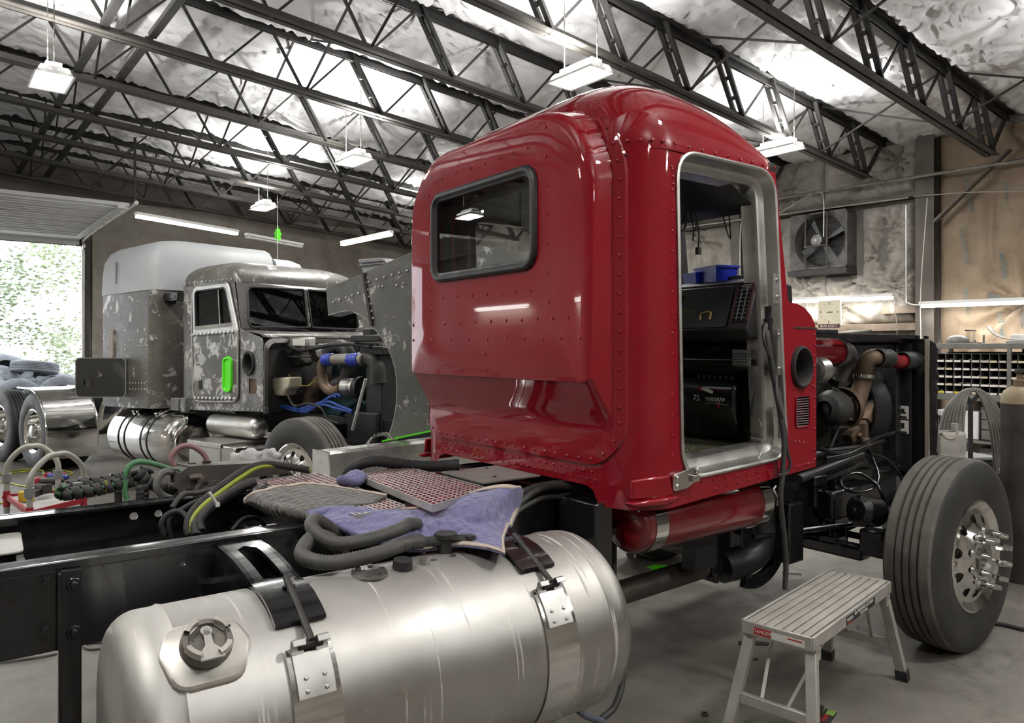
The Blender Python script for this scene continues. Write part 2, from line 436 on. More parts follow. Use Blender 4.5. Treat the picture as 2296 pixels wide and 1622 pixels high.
# ================================================================ floor and shell
m = MB(); m.box(-6, 11.5, -8, YF+.35, -.2, 0); m.build('floor', FLOOR, frame=B, smooth=0, kind='structure')
def quilt(px, py, pins, amp, folds, reach):
    """height of a pinned plastic sheet: pulled up at each pin with radiating folds"""
    h = np.zeros_like(px); best = np.full_like(px, 9.0); th = np.zeros_like(px); ph = np.zeros_like(px)
    for i, (a, b) in enumerate(pins):
        dx = px-a; dy = py-b; d = np.hypot(dx, dy); k = d < best
        best = np.where(k, d, best); th = np.where(k, np.arctan2(dy, dx), th); ph = np.where(k, (i*2.39) % 6.28, ph)
    s = 1-np.exp(-(best/reach)**1.3)
    wave = np.sin(folds*th+ph)+.6*np.sin((folds*1.7)*th+2*ph)+.45*np.sin((folds*.6)*th+3*ph)
    return amp*s, wave*np.exp(-best/reach)*np.minimum(best/.06, 1)*.046
TY = [3.3+1.49*k for k in range(-6, 9)]          # joist lines
step = .045
xs = np.arange(XL-.3, XR+.25, .06); ys = np.arange(YN, YF+.3, step)
gx, gy = np.meshgrid(xs, ys, indexing='ij')
rr = np.random.RandomState(5)
pins = []
for k in range(-7, 10):
    y0 = 3.3+1.49*k
    for i in range(18):
        x = XL+.3+i*.86+rr.uniform(-.22, .22)
        pins.append((x, y0+.42+rr.uniform(-.09, .09))); pins.append((x+.43+rr.uniform(-.15, .15), y0+1.07+rr.uniform(-.09, .09)))
pins = [p for p in pins if p[1] > -1]
sag, fold = quilt(gx, gy, pins, .10, 15, .36)
fr = np.abs(((gy-3.3+.745) % 1.49)-.745)         # distance from a joist line
tuck = .11*np.exp(-(fr/.11)**2)
low = .035*np.sin(gx*1.9+gy*.7)+.025*np.sin(gx*.8-gy*2.3)
gz = 4.50+(10.5-gx)*.0746 - sag*np.minimum(fr/.22, 1) + tuck*.8 + fold + low*np.minimum(fr/.3, 1) + .02
m = MB(); n = len(ys); m.v = [tuple(v) for v in np.stack([gx, gy, gz], -1).reshape(-1, 3)]
m.f = [(i*n+j, i*n+j+1, (i+1)*n+j+1, (i+1)*n+j) for i in range(len(xs)-1) for j in range(n-1)]
m.build('ceiling', CEIL, frame=B, smooth=180, fix=False, kind='structure')
# end wall behind the red truck: bagged insulation between girts, kraft paper beyond the column
def wall_sheet(name, y0, y1, z0, z1, mt, pins, amp, folds, reach, x=XR, seam=()):
    ys = np.arange(y0, y1+.001, .035); zs = np.arange(z0, z1+.001, .035)
    a, b = np.meshgrid(ys, zs, indexing='ij'); s, f = quilt(a, b, pins, amp, folds, reach)
    w = .03*np.sin(a*5.1+b*1.3)+.02*np.sin(b*4.7-a*2)+.012*np.sin(a*11+b*7)
    for q in seam: w = w-.10*np.exp(-((a-q)/.05)**2)*amp/.12
    e = np.minimum(np.minimum(a-y0, y1-a), np.minimum(b-z0, z1-b)); tk = np.clip(e/.16, 0, 1)
    X = x-.015-np.minimum(.26, (s*1.25+f*1.9+w))*np.sqrt(tk)
    m = MB(); n = len(zs); m.v = [tuple(v) for v in np.stack([X, a, b], -1).reshape(-1, 3)]
    m.f = [(i*n+j, i*n+j+1, (i+1)*n+j+1, (i+1)*n+j) for i in range(len(ys)-1) for j in range(n-1)]
    return m.build(name, mt, frame=B, smooth=180, fix=False, kind='structure')
def rpins(y0, y1, z0, z1, n, seed):
    q = random.Random(seed); return [(q.uniform(y0, y1), q.uniform(z0, z1)) for _ in range(n)]
m = MB(); m.box(XR, XR+.2, YN-.3, YF+.3, 0, 4.75); m.build('wall_right', DARKWALL, frame=B, smooth=0, kind='structure')
wall_sheet('trim_1', 4.36, 5.08, 2.42, 3.62, BAG, [(4.62, 3.3), (4.86, 2.95), (4.7, 2.5)], .13, 9, .30, seam=(4.78,))
wall_sheet('trim_2', 6.12, 6.98, 2.42, 3.66, BAG, [(6.5, 3.2), (6.7, 2.7)], .12, 8, .3)
wall_sheet('trim_3', 4.34, 5.62, 1.98, 2.70, BAG, [(4.66, 2.45), (5.1, 2.62), (5.45, 2.3)], .11, 10, .28)
wall_sheet('trim_4', 5.6, 7.0, 1.98, 2.76, BAG, [(5.9, 2.5), (6.5, 2.4)], .11, 10, .28)
wall_sheet('trim_5', 4.34, 5.64, 3.74, 4.46, BAG, [(5.0, 4.12), (4.6, 4.2)], .13, 8, .34, seam=(5.1,))
wall_sheet('trim_6', 5.62, 7.0, 3.74, 4.50, BAG, [(6.2, 4.1), (6.8, 4.2)], .13, 9, .30)
wall_sheet('trim_7', 4.30, 7.0, .1, 1.93, BAG, rpins(4.4, 6.9, 1.2, 1.9, 8, 3), .09, 9, .25)
wall_sheet('trim_8', 7.15, 10.2, 2.0, 3.7, BAG, rpins(7.3, 10, 2.2, 3.6, 9, 4), .11, 9, .35, seam=(8.0, 9.1))
wall_sheet('trim_9', 7.15, 10.2, 3.78, 4.5, BAG, rpins(7.3, 10, 3.9, 4.4, 5, 9), .11, 9, .3, seam=(8.4,))
wall_sheet('trim_10', 1.6, 4.06, .05, 4.42, KRAFT, rpins(1.7, 3.9, .5, 4.2, 7, 8), .05, 8, .4, seam=(2.35, 2.9, 3.46))
wall_sheet('trim_11', 10.25, 16.1, 1.0, 4.5, BAG, rpins(10.3, 16, 1.2, 4.4, 16, 12), .09, 9, .4, seam=(11.5, 13, 14.5))
# steel columns, girts, brace, pipes of the end wall
for y0, y1, i in ((4.07, 4.30, 12), (6.99, 7.14, 13), (10.2, 10.38, 14)):
    m = MB(); m.box(XR-.20, XR-.185, y0, y1, 0, 4.5); m.box(XR-.185, XR-.02, (y0+y1)/2-.012, (y0+y1)/2+.012, 0, 4.5); m.box(XR-.03, XR-.012, y0, y1, 0, 4.5)
    m.build('column', COLUMN, frame=B, smooth=0, kind='structure')
m = MB(); m.bar((XR-.21, 4.06, 3.28), (XR-.21, 3.2, 4.05), .03, .09, (1, 0, 0)); m.build('trim_15', COLUMN, frame=B, smooth=0, kind='structure')
for i, (za, h, y0, y1) in enumerate(((3.70, .07, 4.3, 10.2), (1.93, .10, 4.30, 7.1), (2.16, .10, 4.1, 4.75))):
    m = MB(); m.box(XR-.19, XR-.05, y0, y1, za-h/2, za+h/2); m.build('trim_%d' % (16+i), COLUMN if i == 0 else WOOD, frame=B, smooth=0, kind='structure', bevel=.004)
def pipe(name, label, pts, r, mt, cat='pipe', sub=0, group=None):
    m = MB(); m.tube(pts, r, 10, sub); o = m.build(name, mt, frame=B); return tag(o, label, cat, group)
pipe('sprinkler_pipe', 'long grey pipe running high across the end wall above the fan', [(XR-.30, 2.2, 3.86), (XR-.30, 6.4, 3.92), (XR-.30, 10.2, 3.96)], .022, STEEL)
pipe('conduit', 'thin galvanised conduit running along the girt just above the wall fan', [(XR-.25, 4.36, 3.645), (XR-.25, 6.4, 3.68), (XR-.25, 10.2, 3.76)], .012, ALU)
pipe('conduit', 'thin sagging cable crossing the kraft paper right of the column', [(XR-.25, 4.3, 3.645), (XR-.25, 3.7, 3.60), (XR-.25, 3.1, 3.52), (XR-.25, 2, 3.4)], .008, ALU, 'cable', 4)
pipe('conduit', 'vertical conduit beside the column dropping to the tube lamps', [(XR-.24, 4.40, 3.55), (XR-.24, 4.395, 2.4), (XR-.25, 4.36, 2.24), (XR-.25, 4.16, 2.20)], .011, ALU, 'conduit', 5)
pipe('conduit', 'bent conduit arching down into the wall fan motor', [(XR-.26, 6.3, 3.68), (XR-.30, 5.75, 3.88), (XR-.32, 5.56, 3.90), (XR-.33, 5.5, 3.78), (XR-.33, 5.5, 3.25)], .010, ALU, 'conduit', 5)
pipe('conduit', 'bent conduit loop right of the steel post seen through the cab', [(XR-.26, 6.55, 3.70), (XR-.26, 6.85, 3.66), (XR-.26, 6.93, 3.5), (XR-.26, 6.93, 2.3)], .010, ALU, 'conduit', 5)
pipe('hanging_cable', 'white cable hanging down beside the column to the shelf', [(XR-.27, 4.12, 3.6), (XR-.42, 4.14, 2.4), (9.72, 3.99, 1.72)], .006, PAPER, 'cable', 3)
pipe('hanging_cable', 'short grey cable dangling from the tube lamp behind the clock', [(XR-.25, 4.55, 2.26), (XR-.22, 4.53, 2.0), (XR-.2, 4.53, 1.78)], .005, ALU, 'cable', 3)
# kraft facing print, as on the paper of the wall
INKB = mat('blue_grey_print', (.10, .17, .18), .7, 0, .2)
kp = bpy.data.objects['trim_10']
for (y, z, s) in ((3.70, 3.62, .15), (3.75, 2.95, .15), (3.32, 2.75, .16), (3.35, 2.05, .16), (3.72, 2.2, .14), (3.05, 2.15, .14), (2.75, 2.9, .15), (3.28, 3.5, .12), (2.6, 2.2, .15)):
    text('CertainTeed', 'lettering', INKB, kp, (XR-.10, y, z), s*.62, (-1, .0, 0), (.0, -.13, -1) if s > .145 else (0, .1, 1))
# far wall with the open overhead door
m = MB(); DX0, DX1, DZ = -4.3, 2.47, 3.62
for b in ((XL-.2, DX0, 0, 5.6), (DX1, XR+.2, 0, 5.6), (DX0, DX1, DZ, 5.6)): m.box(b[0], b[1], YF, YF+.22, b[2], b[3])
m.build('wall_far', DARKWALL, frame=B, smooth=0, kind='structure')
wall_sheet2 = MB()
ys = np.arange(2.62, 10.4, .06)
wall_sheet2.grid(lambda a, z: (a, YF-.03-.05*abs(math.sin(a*2.1))*abs(math.sin(z*1.7+.4))-.02*math.sin(a*9+z*3), z), list(ys), [i*.06 for i in range(0, 76)])
wall_sheet2.build('trim_20', _kraft('stained_far_wall_paper', (.24, .215, .18), (.36, .33, .29), (.46, .43, .39)), frame=B, smooth=180, kind='structure')
m = MB(); m.box(DX1-.02, DX1+.10, YF-.06, YF+.02, 0, DZ); m.box(DX0-.1, DX1+.1, YF-.05, YF+.02, DZ-.03, DZ+.09); m.build('trim_21', TRUSSD, frame=B, smooth=0, kind='structure')
m = MB(); m.box(XL-.2, XL, YN, YF+.2, 0, 5.8); m.build('wall_left', BAG, frame=B, smooth=0, kind='structure')
m = MB(); m.box(XL-.2, XR+.2, YN-.2, YN, 0, 5.9); m.build('wall_near', BAG, frame=B, smooth=0, kind='structure')
m = MB(); m.box(XL-.4, XR+.4, YN-.4, YF+.4, 6.2, 6.3)
m.build('roof', DARKWALL, frame=B, smooth=0, kind='structure')
# overhead door, run up on its tracks: horizontal panels plus the last one still hanging
t = thing('overhead_door', 'white sectional overhead door run up level under the joists', 'garage door', B, (-.9, YF-.1, 0))
for k in range(6):
    y1 = -.55-k*.62; m = MB(); m.box(-3.3, 3.3, y1-.60, y1, 3.70, 3.75)
    for q in (.12, .30, .48): m.box(-3.3, 3.3, y1-q-.02, y1-q+.02, 3.675, 3.70)
    for q in (-3.2, -1.6, 0, 1.6, 3.2): m.box(q-.05, q+.05, y1-.6, y1, 3.665, 3.70)
    m.build('panel', DOORP, t, smooth=0)
m = MB()
for k in range(7):
    a0 = .5*PI*k/6; m.v += [(s, -.55*(1-math.sin(a0))-.0-.02, 3.73-.35*(1-math.sin(a0)) if 0 else 3.73-.0) for s in ()]
m.box(-3.3, 3.3, .02, .06, 3.60, 3.75); m.box(-3.3, 3.3, -.55, .04, 3.70, 3.75)
m.build('panel', DOORP, t, smooth=0)
for sx in (-3.34, 3.36):
    m = MB(); m.tube([(sx, 0, .1), (sx, 0, 3.2), (sx, -.08, 3.55), (sx, -.45, 3.72), (sx, -4.4, 3.74)], .03, 8, 5); m.build('track', ALU, t)
    m = MB(); m.bar((sx, -4.3, 3.75), (sx, -4.3, 4.7), .03, .03); m.build('hanger', TRUSS, t)

# ================================================================ open-web joists
for k, y in enumerate(TY):
    if y < -1: continue
    x0 = XL
    t = thing('roof_joist', ('black open-web steel joist ' + ('whose bottom chord ends nearest the kraft paper wall, first from the right', 'ending above the wall fan, second from the right', 'passing above the red cab, third from the right', 'fourth from the right, above the lamp over the red sleeper', 'fifth from the right crossing the upper left', 'sixth from the right just behind the upper left lamp', 'seventh from the right behind the lamp left of the sleeper', 'eighth from the right in front of the tube lamps', 'ninth from the right over the grey truck')[k-6]) if 6 <= k < 15 else 'black open-web steel joist at the near edge above the camera', 'joist', B, (0, y, 0), kind='structure')
    if k == 5: t['label'] = 'black open-web steel joist cut off by the top right corner'
    def cz(x): return chord_z(x)
    def tz(x): return chord_z(x)+.62
    m = MB()
    for s in (-1, 1):
        a = (x0, s*.045, cz(x0)); b = (10.0, s*.045, cz(10.0)); m.bar(a, b, .065, .012); m.bar((x0, s*.016, cz(x0)+.035), (10.0, s*.016, cz(10)+.035), .012, .07)
    m.build('bottom_chord', TRUSSD, t, smooth=0)
    m = MB()
    for s in (-1, 1):
        m.bar((x0, s*.045, tz(x0)), (XR, s*.045, tz(XR)), .07, .014); m.bar((x0, s*.016, tz(x0)-.04), (XR, s*.016, tz(XR)-.04), .014, .08)
    m.build('top_chord', TRUSS, t, smooth=0)
    n = 15; p = (10.0-x0-.5)/n
    vis = y > .2
    for i in range(n if vis else 0):
        xa = 9.9-i*p; m = MB()
        if xa > 3.4:
            for s in (-1, 1): m.bar((xa, s*.045, cz(xa)), (xa-p*.42, s*.045, tz(xa-p*.42)), .030, .05, (0, 1, 0))
            for s in (.35, .65): m.cbox((xa-p*.42*s, 0, cz(xa)+.62*s+.0), .035, .05, .035)
        else: m.bar((xa, 0, cz(xa)), (xa-p*.42, 0, tz(xa-p*.42)), .026, .026)
        m.build('web', TRUSS, t, smooth=0)
        xb = xa-p; m = MB(); m.bar((xa-p*.42, 0, tz(xa-p*.42)), (xb, 0, cz(xb)), .022, .022); m.build('web', TRUSS, t, smooth=0)
    m = MB(); m.bar((9.95, 0, cz(9.95)+.03), (XR-.05, 0, tz(XR)-.02), .03, .05); m.build('end_strut', TRUSSD, t, smooth=0)
# cross bridging between the joists
for j, (x, nm) in enumerate(((8.6, 'nearest the end wall'), (6.0, 'over the red cab'), (3.2, 'over the sleeper window'), (1.4, 'at the upper left'))):
    for k in range(5, 14):
        a, b = TY[k], TY[k+1]; lab = 'crossed rod bridging %s, in the bay %s' % (nm, ('over the column', 'of the wall fan', 'over the cab lamp', 'behind the cab lamp', 'before the upper left lamp', 'behind the upper left lamp', 'of the far lamp', 'of the tube lamps', 'over the grey truck')[k-5])
        t = thing('bridging', lab, 'bridging', B, (x, a, 0), kind='structure', group='rod bridging between joists')
        if j == 3:
            for q in (-.05, .36):
                m = MB(); m.bar((q, .05, chord_z(x)+.07), (q, b-a-.05, chord_z(x)+.07), .07, .05); m.build('strut', TRUSS, t, smooth=0)
        m = MB(); m.bar((0, .05, chord_z(x)+.03), (.1, b-a-.05, chord_z(x)+.58), .02, .02); m.build('rod', TRUSS, t, smooth=0)
        m = MB(); m.bar((.02, .05, chord_z(x)+.58), (.12, b-a-.05, chord_z(x)+.03), .02, .02); m.build('rod', TRUSS, t, smooth=0)

# ================================================================ lamps
TUBE = emat('lit_tube', (1.0, .98, .94), 14.)
LW = mat('lamp_white', (.85, .85, .83), .35, 0, .03)
def area(at, frame, sx, sy, power, rot=(0, 0, 0), col=(1, .982, .95)):
    l = bpy.data.lights.new('lamp_light', 'AREA'); l.shape = 'RECTANGLE'; l.size = sx; l.size_y = sy; l.energy = power; l.color = col
    o = bpy.data.objects.new('lamp_light', l); COL.objects.link(o); o.location = frame.wor(*at); o.rotation_euler = (rot[0], rot[1], frame.ang+rot[2]); return o
LAMPS = [((4.42, 4.57), 'white high-bay tube lamp hanging above the red cab roof'), ((.90, 7.50), 'white high-bay tube lamp at the upper left of the photo'), ((4.20, 8.36), 'white high-bay tube lamp hanging left of the red sleeper top'),
         ((4.45, 12.1), 'small far high-bay lamp over the grey truck'), ((7.85, 4.80), 'white high-bay tube lamp seen beyond the front of the cab roof'),
         ((7.8, 8.4), 'high-bay tube lamp hidden behind the red cab'), ((7.8, 12.0), 'far high-bay tube lamp hidden behind the red sleeper'), ((7.85, 1.0), 'high-bay tube lamp over the aisle, out of view to the right'), ((3.4, .2), 'high-bay tube lamp above the photographer'), ((-.6, 2.2), 'high-bay tube lamp above the left aisle'), ((-2.6, 6.2), 'high-bay tube lamp by the left wall'),  # lamps behind cab and sleeper are added to brighten the ceiling
         ((1.0, -3.2), 'high-bay tube lamp behind the photographer'), ((6.0, -3.2), 'high-bay tube lamp behind the aisle'), ((-2.6, 11.0), 'high-bay tube lamp by the overhead door')]  # unseen lamps carrying on the rows, some left and back added for brightness
for i, ((x, y), lab) in enumerate(LAMPS):
    z = 3.95
    t = thing('high_bay_lamp', lab, 'ceiling lamp', B, (x, y, z), group='high-bay tube lamps')
    m = MB(); m.rings([[(a*w, b*l, h) for a, b in ((-1, -1), (1, -1), (1, 1), (-1, 1))] for w, l, h in ((.15, .27, 0), (.135, .26, .005), (.10, .24, .07))], False, True); m.build('reflector', LW, t, smooth=0, solid=.004)
    m = MB(); m.box(-.06, .06, -.2, .2, .07, .12); m.build('ballast_housing', LW, t, smooth=0, bevel=.006)
    for q in (-.09, -.03, .03, .09):
        m = MB(); m.cyl((q, -.25, .03), (q, .25, .03), .014, n=10); m.build('tube', TUBE, t)
    for q in (-.2, .2):
        m = MB(); h = chord_z(x)+.5-z
        for c in range(int(h/.04)): m.cbox((0, q, .12+c*.04+.02), .010 if c % 2 else .004, .004 if c % 2 else .010, .044)
        m.build('chain', STEEL, t, smooth=0)
    area((x, y, z-.02), B, .28, .5, LAMP_W)
    for s_ in (-1, 1): area((x+s_*.13, y, z+.06), B, .05, .5, LAMP_W*UP*.5, rot=(0, PI+s_*-1.22, 0))  # tilted strips added beside each fixture to brighten the ceiling
def tube_lamp(lab, p0, p1, parts=1, power=30):
    a = Vector(p0); b = Vector(p1); d = (b-a)
    t = thing('tube_lamp', lab, 'tube lamp', B, (*p0[:2], p0[2]), rot=math.atan2(d.y, d.x)); L = d.xy.length; dz = d.z
    m = MB(); m.bar((0, 0, .045), (L, 0, dz+.045), .07, .04); m.build('housing', LW, t, smooth=0)
    for s in (-.022, .022):
        m = MB(); m.cyl((.02, s, 0), (L-.02, s, dz), .016, n=10); m.build('tube', TUBE if power > 8 else LW, t)
    if power <= 8: return t
    c = (a+b)/2; area((c.x, c.y, c.z-.04), B, L, .08, power, rot=(0, 0, math.atan2(d.y, d.x)))
    return t
tube_lamp('long lit tube lamp on the end wall behind the square clock', (XR-.33, 6.75, 2.34), (XR-.33, 4.52, 2.31), power=TUBE_W)
tube_lamp('long lit tube lamp on the end wall over the parts shelf at the right edge', (XR-.40, 4.16, 2.18), (XR-.40, 1.75, 2.17), power=TUBE_W)
tube_lamp('long lit tube lamp above the grey truck roof beside the overhead door', (2.28, 10.9, 3.41), (3.85, 11.55, 3.40), power=TUBE_W*.8)
tube_lamp('unlit tube lamp right of the long lit one above the grey truck', (4.0, 11.62, 3.38), (5.1, 12.05, 3.36), power=TUBE_W*.15)
tube_lamp('short lit tube lamp hanging between the grey truck and the red sleeper', (5.64, 11.65, 3.40), (5.72, 10.1, 3.40), power=TUBE_W*.6)
tube_lamp('lit tube lamp on the left side wall', (XL+.1, 11.9, 2.50), (XL+.1, 13.9, 2.50), power=TUBE_W)
tube_lamp('lit tube lamp on the left side wall nearer the photographer', (XL+.1, 7.9, 2.50), (XL+.1, 9.4, 2.50), power=TUBE_W)
# ================================================================ the red truck
TR = thing('semi_truck', 'red semi truck cab with open doorway on a bare black chassis, hood off', 'truck', T)
HW, XRW, RC = .88, -2.25, .20          # half width, rear wall, corner radius
ZS, ZT = 2.48, 2.86                    # roof seam, roof top
def tp(px, py, ax, val): return T.on(px, py, ax, val)
def dome(f):
    """inset and height of the roof at f = 0..1 from the seam to the crown"""
    return (1-math.cos(f*PI/2))**1.0, math.sin(f*PI/2)
def fq(d, w, p=2.0): t = 1-max(0, min(1, d/w)); return (1-t**p)**(1/p)
# --- side panels with their door holes
DOOR = rounded([(-1.965, 1.105, .13), (-1.235, 1.135, .11), (-1.335, 2.468, .13), (-2.0, 2.468, .12)], 7)
SIDE = rounded([(-2.05, .985, 0), (-.97, 1.055, .0), (-.97, 1.73, 0), (-.982, 1.768, 0), (-1.015, 1.810, 0), (-1.07, 1.846, 0), (-1.14, 1.866, 0), (-1.21, 1.868, .03), (-1.315, ZS, 0), (-2.05, ZS, 0)], 5)
GR, VN = (-1.105, 1.556), (-1.092, 1.338)
for s in (-1, 1):
    m = MB(); hs = [DOOR]
    if s < 0: hs += [circ(*GR, .066, 24, .080), rrect(VN[0]-.060, VN[0]+.060, VN[1]-.078, VN[1]+.078, .02)]
    poly_plate(m, SIDE, hs, lambda a, b: (a, s*HW, b))
    # rear corner
    arc = [(XRW+RC-RC*math.sin(k/10*PI/2), s*(HW-RC+RC*math.cos(k/10*PI/2))) for k in range(11)]
    m.rings([[(x, y, .985+.012*k) for k, (x, y) in enumerate(arc)] if 0 else [(x, y, .985) for x, y in arc], [(x, y, ZS) for x, y in arc]], False, False, False)
    sidep = m.build('side_panel', RED, TR, smooth=40)
    if s < 0: side_r = sidep
    # little return under the side and along its front edge
# --- rear wall
m = MB()
WB = [(-.68, .985)]+[(-.66, 1.0), (-.63, 1.045), (-.59, 1.06), (.59, 1.06), (.63, 1.045), (.66, 1.0)]+[(.68, .985), (.68, ZS), (-.68, ZS)]
poly_plate(m, WB, [rrect(-.58, .60, 1.62, 2.46, .08)], lambda a, b: (XRW, a, b)); rearw = m.build('rear_wall', RED, TR, smooth=0)
def rear_x(y, z):
    x = XRW
    if abs(y) > HW-RC: x += RC-math.sqrt(max(0, RC*RC-(abs(y)-HW+RC)**2))
    if z > ZS:
        g = min(.995, (z-ZS)/(.395*fq(HW+.006-abs(y), .62, 2.4)*1.0)); x += .34*(1-(1-g**2.2)**(1/2.2))
    return x
# --- roof: stacked outlines drawn in towards the crown
def plan(ins_r, ins_s, ins_f, n=8):
    return rrect(XRW-.006+ins_r, -1.30-ins_f, -HW-.006+ins_s, HW+.006-ins_s, (max(.05, RC+.02-ins_s*.3), .10, .10, max(.05, RC+.02-ins_s*.3)), n)
m = MB(); base = rrect(XRW-.006, -1.285, -HW-.006, HW+.006, (RC+.02, .12, .12, RC+.02), 10)
base = [(a, b, 0) for a, b in densify(base, .06)]; xc = -1.80
def fq(d, w, p=2.0): t = 1-max(0, min(1, d/w)); return (1-t**p)**(1/p)
def roof(x, y): return ZS+.395*fq(x-XRW+.006, .34, 2.2)*fq(-1.285-x, .62, 1.9)*fq(HW+.006-abs(y), .62, 2.4)
rg = [[(x, y, ZS-.012) for x, y, _ in base]]
for k in range(26):
    f = (k/25)**1.8*.97; q = [(xc+(x-xc)*(1-f), y*(1-f)) for x, y, _ in base]; rg.append([(x, y, roof(x, y) if k else ZS) for x, y in q])
m.rings(rg, False, True); roofc = m.build('roof_cap', RED, TR, smooth=50)
# --- rear flange plate and the box that stands out of the back
N = 8
SE = rrect(-.80, .80, 1.150, 2.765, (.19, .19, .40, .40), N); BA = rrect(-.752, .752, 1.300, 2.715, (.05, .05, .36, .36), N)
SEi = inset(SE, .03)
m = MB()
m.rings([[(rear_x(y, z)+.002, y, z) for y, z in SE], [(rear_x(y, z)-.012, y, z) for y, z in inset(SE, .003)], [(rear_x(y, z)-.012, y, z) for y, z in SEi], [(rear_x(y, z)-.012, y, z) for y, z in [(a*.5+c*.5, b*.5+d*.5) for (a, b), (c, d) in zip(SEi, BA)]], [(rear_x(y, z)-.012, y, z) for y, z in BA]], False, False)
rflange = m.build('rear_flange', RED, TR, smooth=30)
WIN = rrect(-.395, .480, 2.010, 2.452, .075, N)
m = MB(); FX = -2.375
def lerp(A, Bq, t): return [(a+(c-a)*t, b+(d-b)*t) for (a, b), (c, d) in zip(A, Bq)]
FC = rrect(-.742, .742, 1.505, 2.690, (.035, .035, .36, .36), N); FI = rrect(-.690, .722, 1.509, 2.640, (.02, .02, .32, .32), N)
rg = [[(rear_x(y, z)+.03, y, z) for y, z in BA], [(rear_x(y, z)-.014, y, z) for y, z in BA]]
for t in (.15, .35, .55, .75, .88): rg.append([((1-t)*min(rear_x(y, z), -2.1)+t*(FX+(.012 if z2 < 1.56 else .016 if y2 > .735 else .055)), y2, z2) for (y, z), (y2, z2) in zip(BA, lerp(BA, FC, t))])
for k in range(6):
    a = k/5*PI/2; rg.append([(FX+(.010 if z < 1.56 else .014 if y > .70 else .05)*(1-math.sin(a)), y, z) for y, z in lerp(FC, FI, 1-math.cos(a))])
rg.append([(FX, y, z) for y, z in lerp(FI, WIN, .5)]); rg.append([(FX, y, z) for y, z in WIN]); rg.append([(FX+.02, y, z) for y, z in inset(WIN, .01)])
m.rings(rg, False, False); sbox = m.build('sleeper_box', RED, TR, smooth=30)
m = MB(); gp = [(FX-.004, y, z) for y, z in inset(WIN, .004)]
m.tube(gp, .021, 10, 0, True); m.tube([(FX-.001, y, z) for y, z in inset(WIN, .022)], .012, 8, 0, True); gk = m.build('window_gasket', SATIN, TR)
m = MB(); m.add([(FX+.002, y, z) for y, z in inset(WIN, .02)], [tuple(range(len(WIN)))]); m.build('rear_window', GLASS, TR, smooth=0)
# --- rivets
def rivets(into, pts, nrm, parent=TR, mt=RED, r=.0085):
    m = MB()
    for p in pts: m.rivet(p, nrm(p) if callable(nrm) else nrm, r, .005)
    join_into(into, m, mt)
def along(P, d, closed=False):
    """points every d along a polyline"""
    out = []; acc = 0; P = [Vector(p) for p in P]
    if closed: P = P+[P[0]]
    for a, b in zip(P, P[1:]):
        L = (b-a).length; s = acc
        while s <= L:
            out.append(a+(b-a)*(s/L if L else 0)); s += d
        acc = s-L
    return out
mid = inset(SE, .026)
rivets(rflange, [(rear_x(y, z)-.012, y, z) for y, z in [tuple(p) for p in along(mid, .078, True)]], (-1, 0, 0))
def bx(px, py): q = tp(px, py, 'x', FX); return q
rows = [(927, 730, 1274, 712, 11), (927, 763.4, 1300, 757.5, 10), (993, 669, 1190, 652, 7), (990, 400, 1183, 331.8, 7)]
pts = []
for x0, y0, x1, y1, n in rows: pts += [bx(x0+(x1-x0)*k/(n-1), y0+(y1-y0)*k/(n-1)) for k in range(n)]
for (px, y0, y1, n) in ((961, 440, 610, 5), (966, 645, 695, 2), (1223, 285, 612, 6), (1087, 795, 830, 2)): pts += [bx(px+k*1.1, y0+(y1-y0)*k/(n-1)) for k in range(n)]
pts += [bx(1231, 677), bx(957, 385)]
rivets(sbox, [(FX, p[1], p[2]) for p in pts], (-1, 0, 0))
pts = []
for k in range(25):
    pts.append((XRW, .62-k*.052, 1.122)); pts.append((XRW, .60-k*.052, 1.088))
rivets(rearw, pts, (-1, 0, 0), r=.0075)
pts = [(x-.004, -HW-.006, ZS+.018) for x in [-2.02+.087*k for k in range(9)]]
pts += [(-2.0+.080*k, -HW, 1.02+.0048*k*.9) for k in range(13)] + [(-1.93+.08*k, -HW, 1.075) for k in range(10)]
pts += [(-2.035+.0*k, -HW, 1.2+.085*k) for k in range(15)]
pts += [(-.985, -HW, 1.09+.052*k) for k in range(13)]+[(-1.17+.028*k, -HW, 1.07+.001*k) for k in range(7)]+[(-1.19+.035*k, -HW, 1.2-.006*k) for k in range(5)]
pts += [(-2.10+.03*k, -HW, 2.40) for k in (1, 2)]+[(-2.03, -HW, 2.36), (-2.03, -HW, 2.33), (-1.2, -HW, 1.48), (-1.17, -HW, 1.45), (-1.0, -HW, 1.46)]
rivets(side_r, [p for p in pts if p[0] > -2.05], (0, -1, 0), r=.008)
pts = []
for k in range(6):
    a = .2+k*.25; pts.append((XRW+RC-(RC+.006)*math.sin(a), -(HW-RC+(RC+.006)*math.cos(a)), ZS+.018))
rivets(roofc, pts, lambda p: (p[0]-(XRW+RC), p[1]+HW-RC, 0))
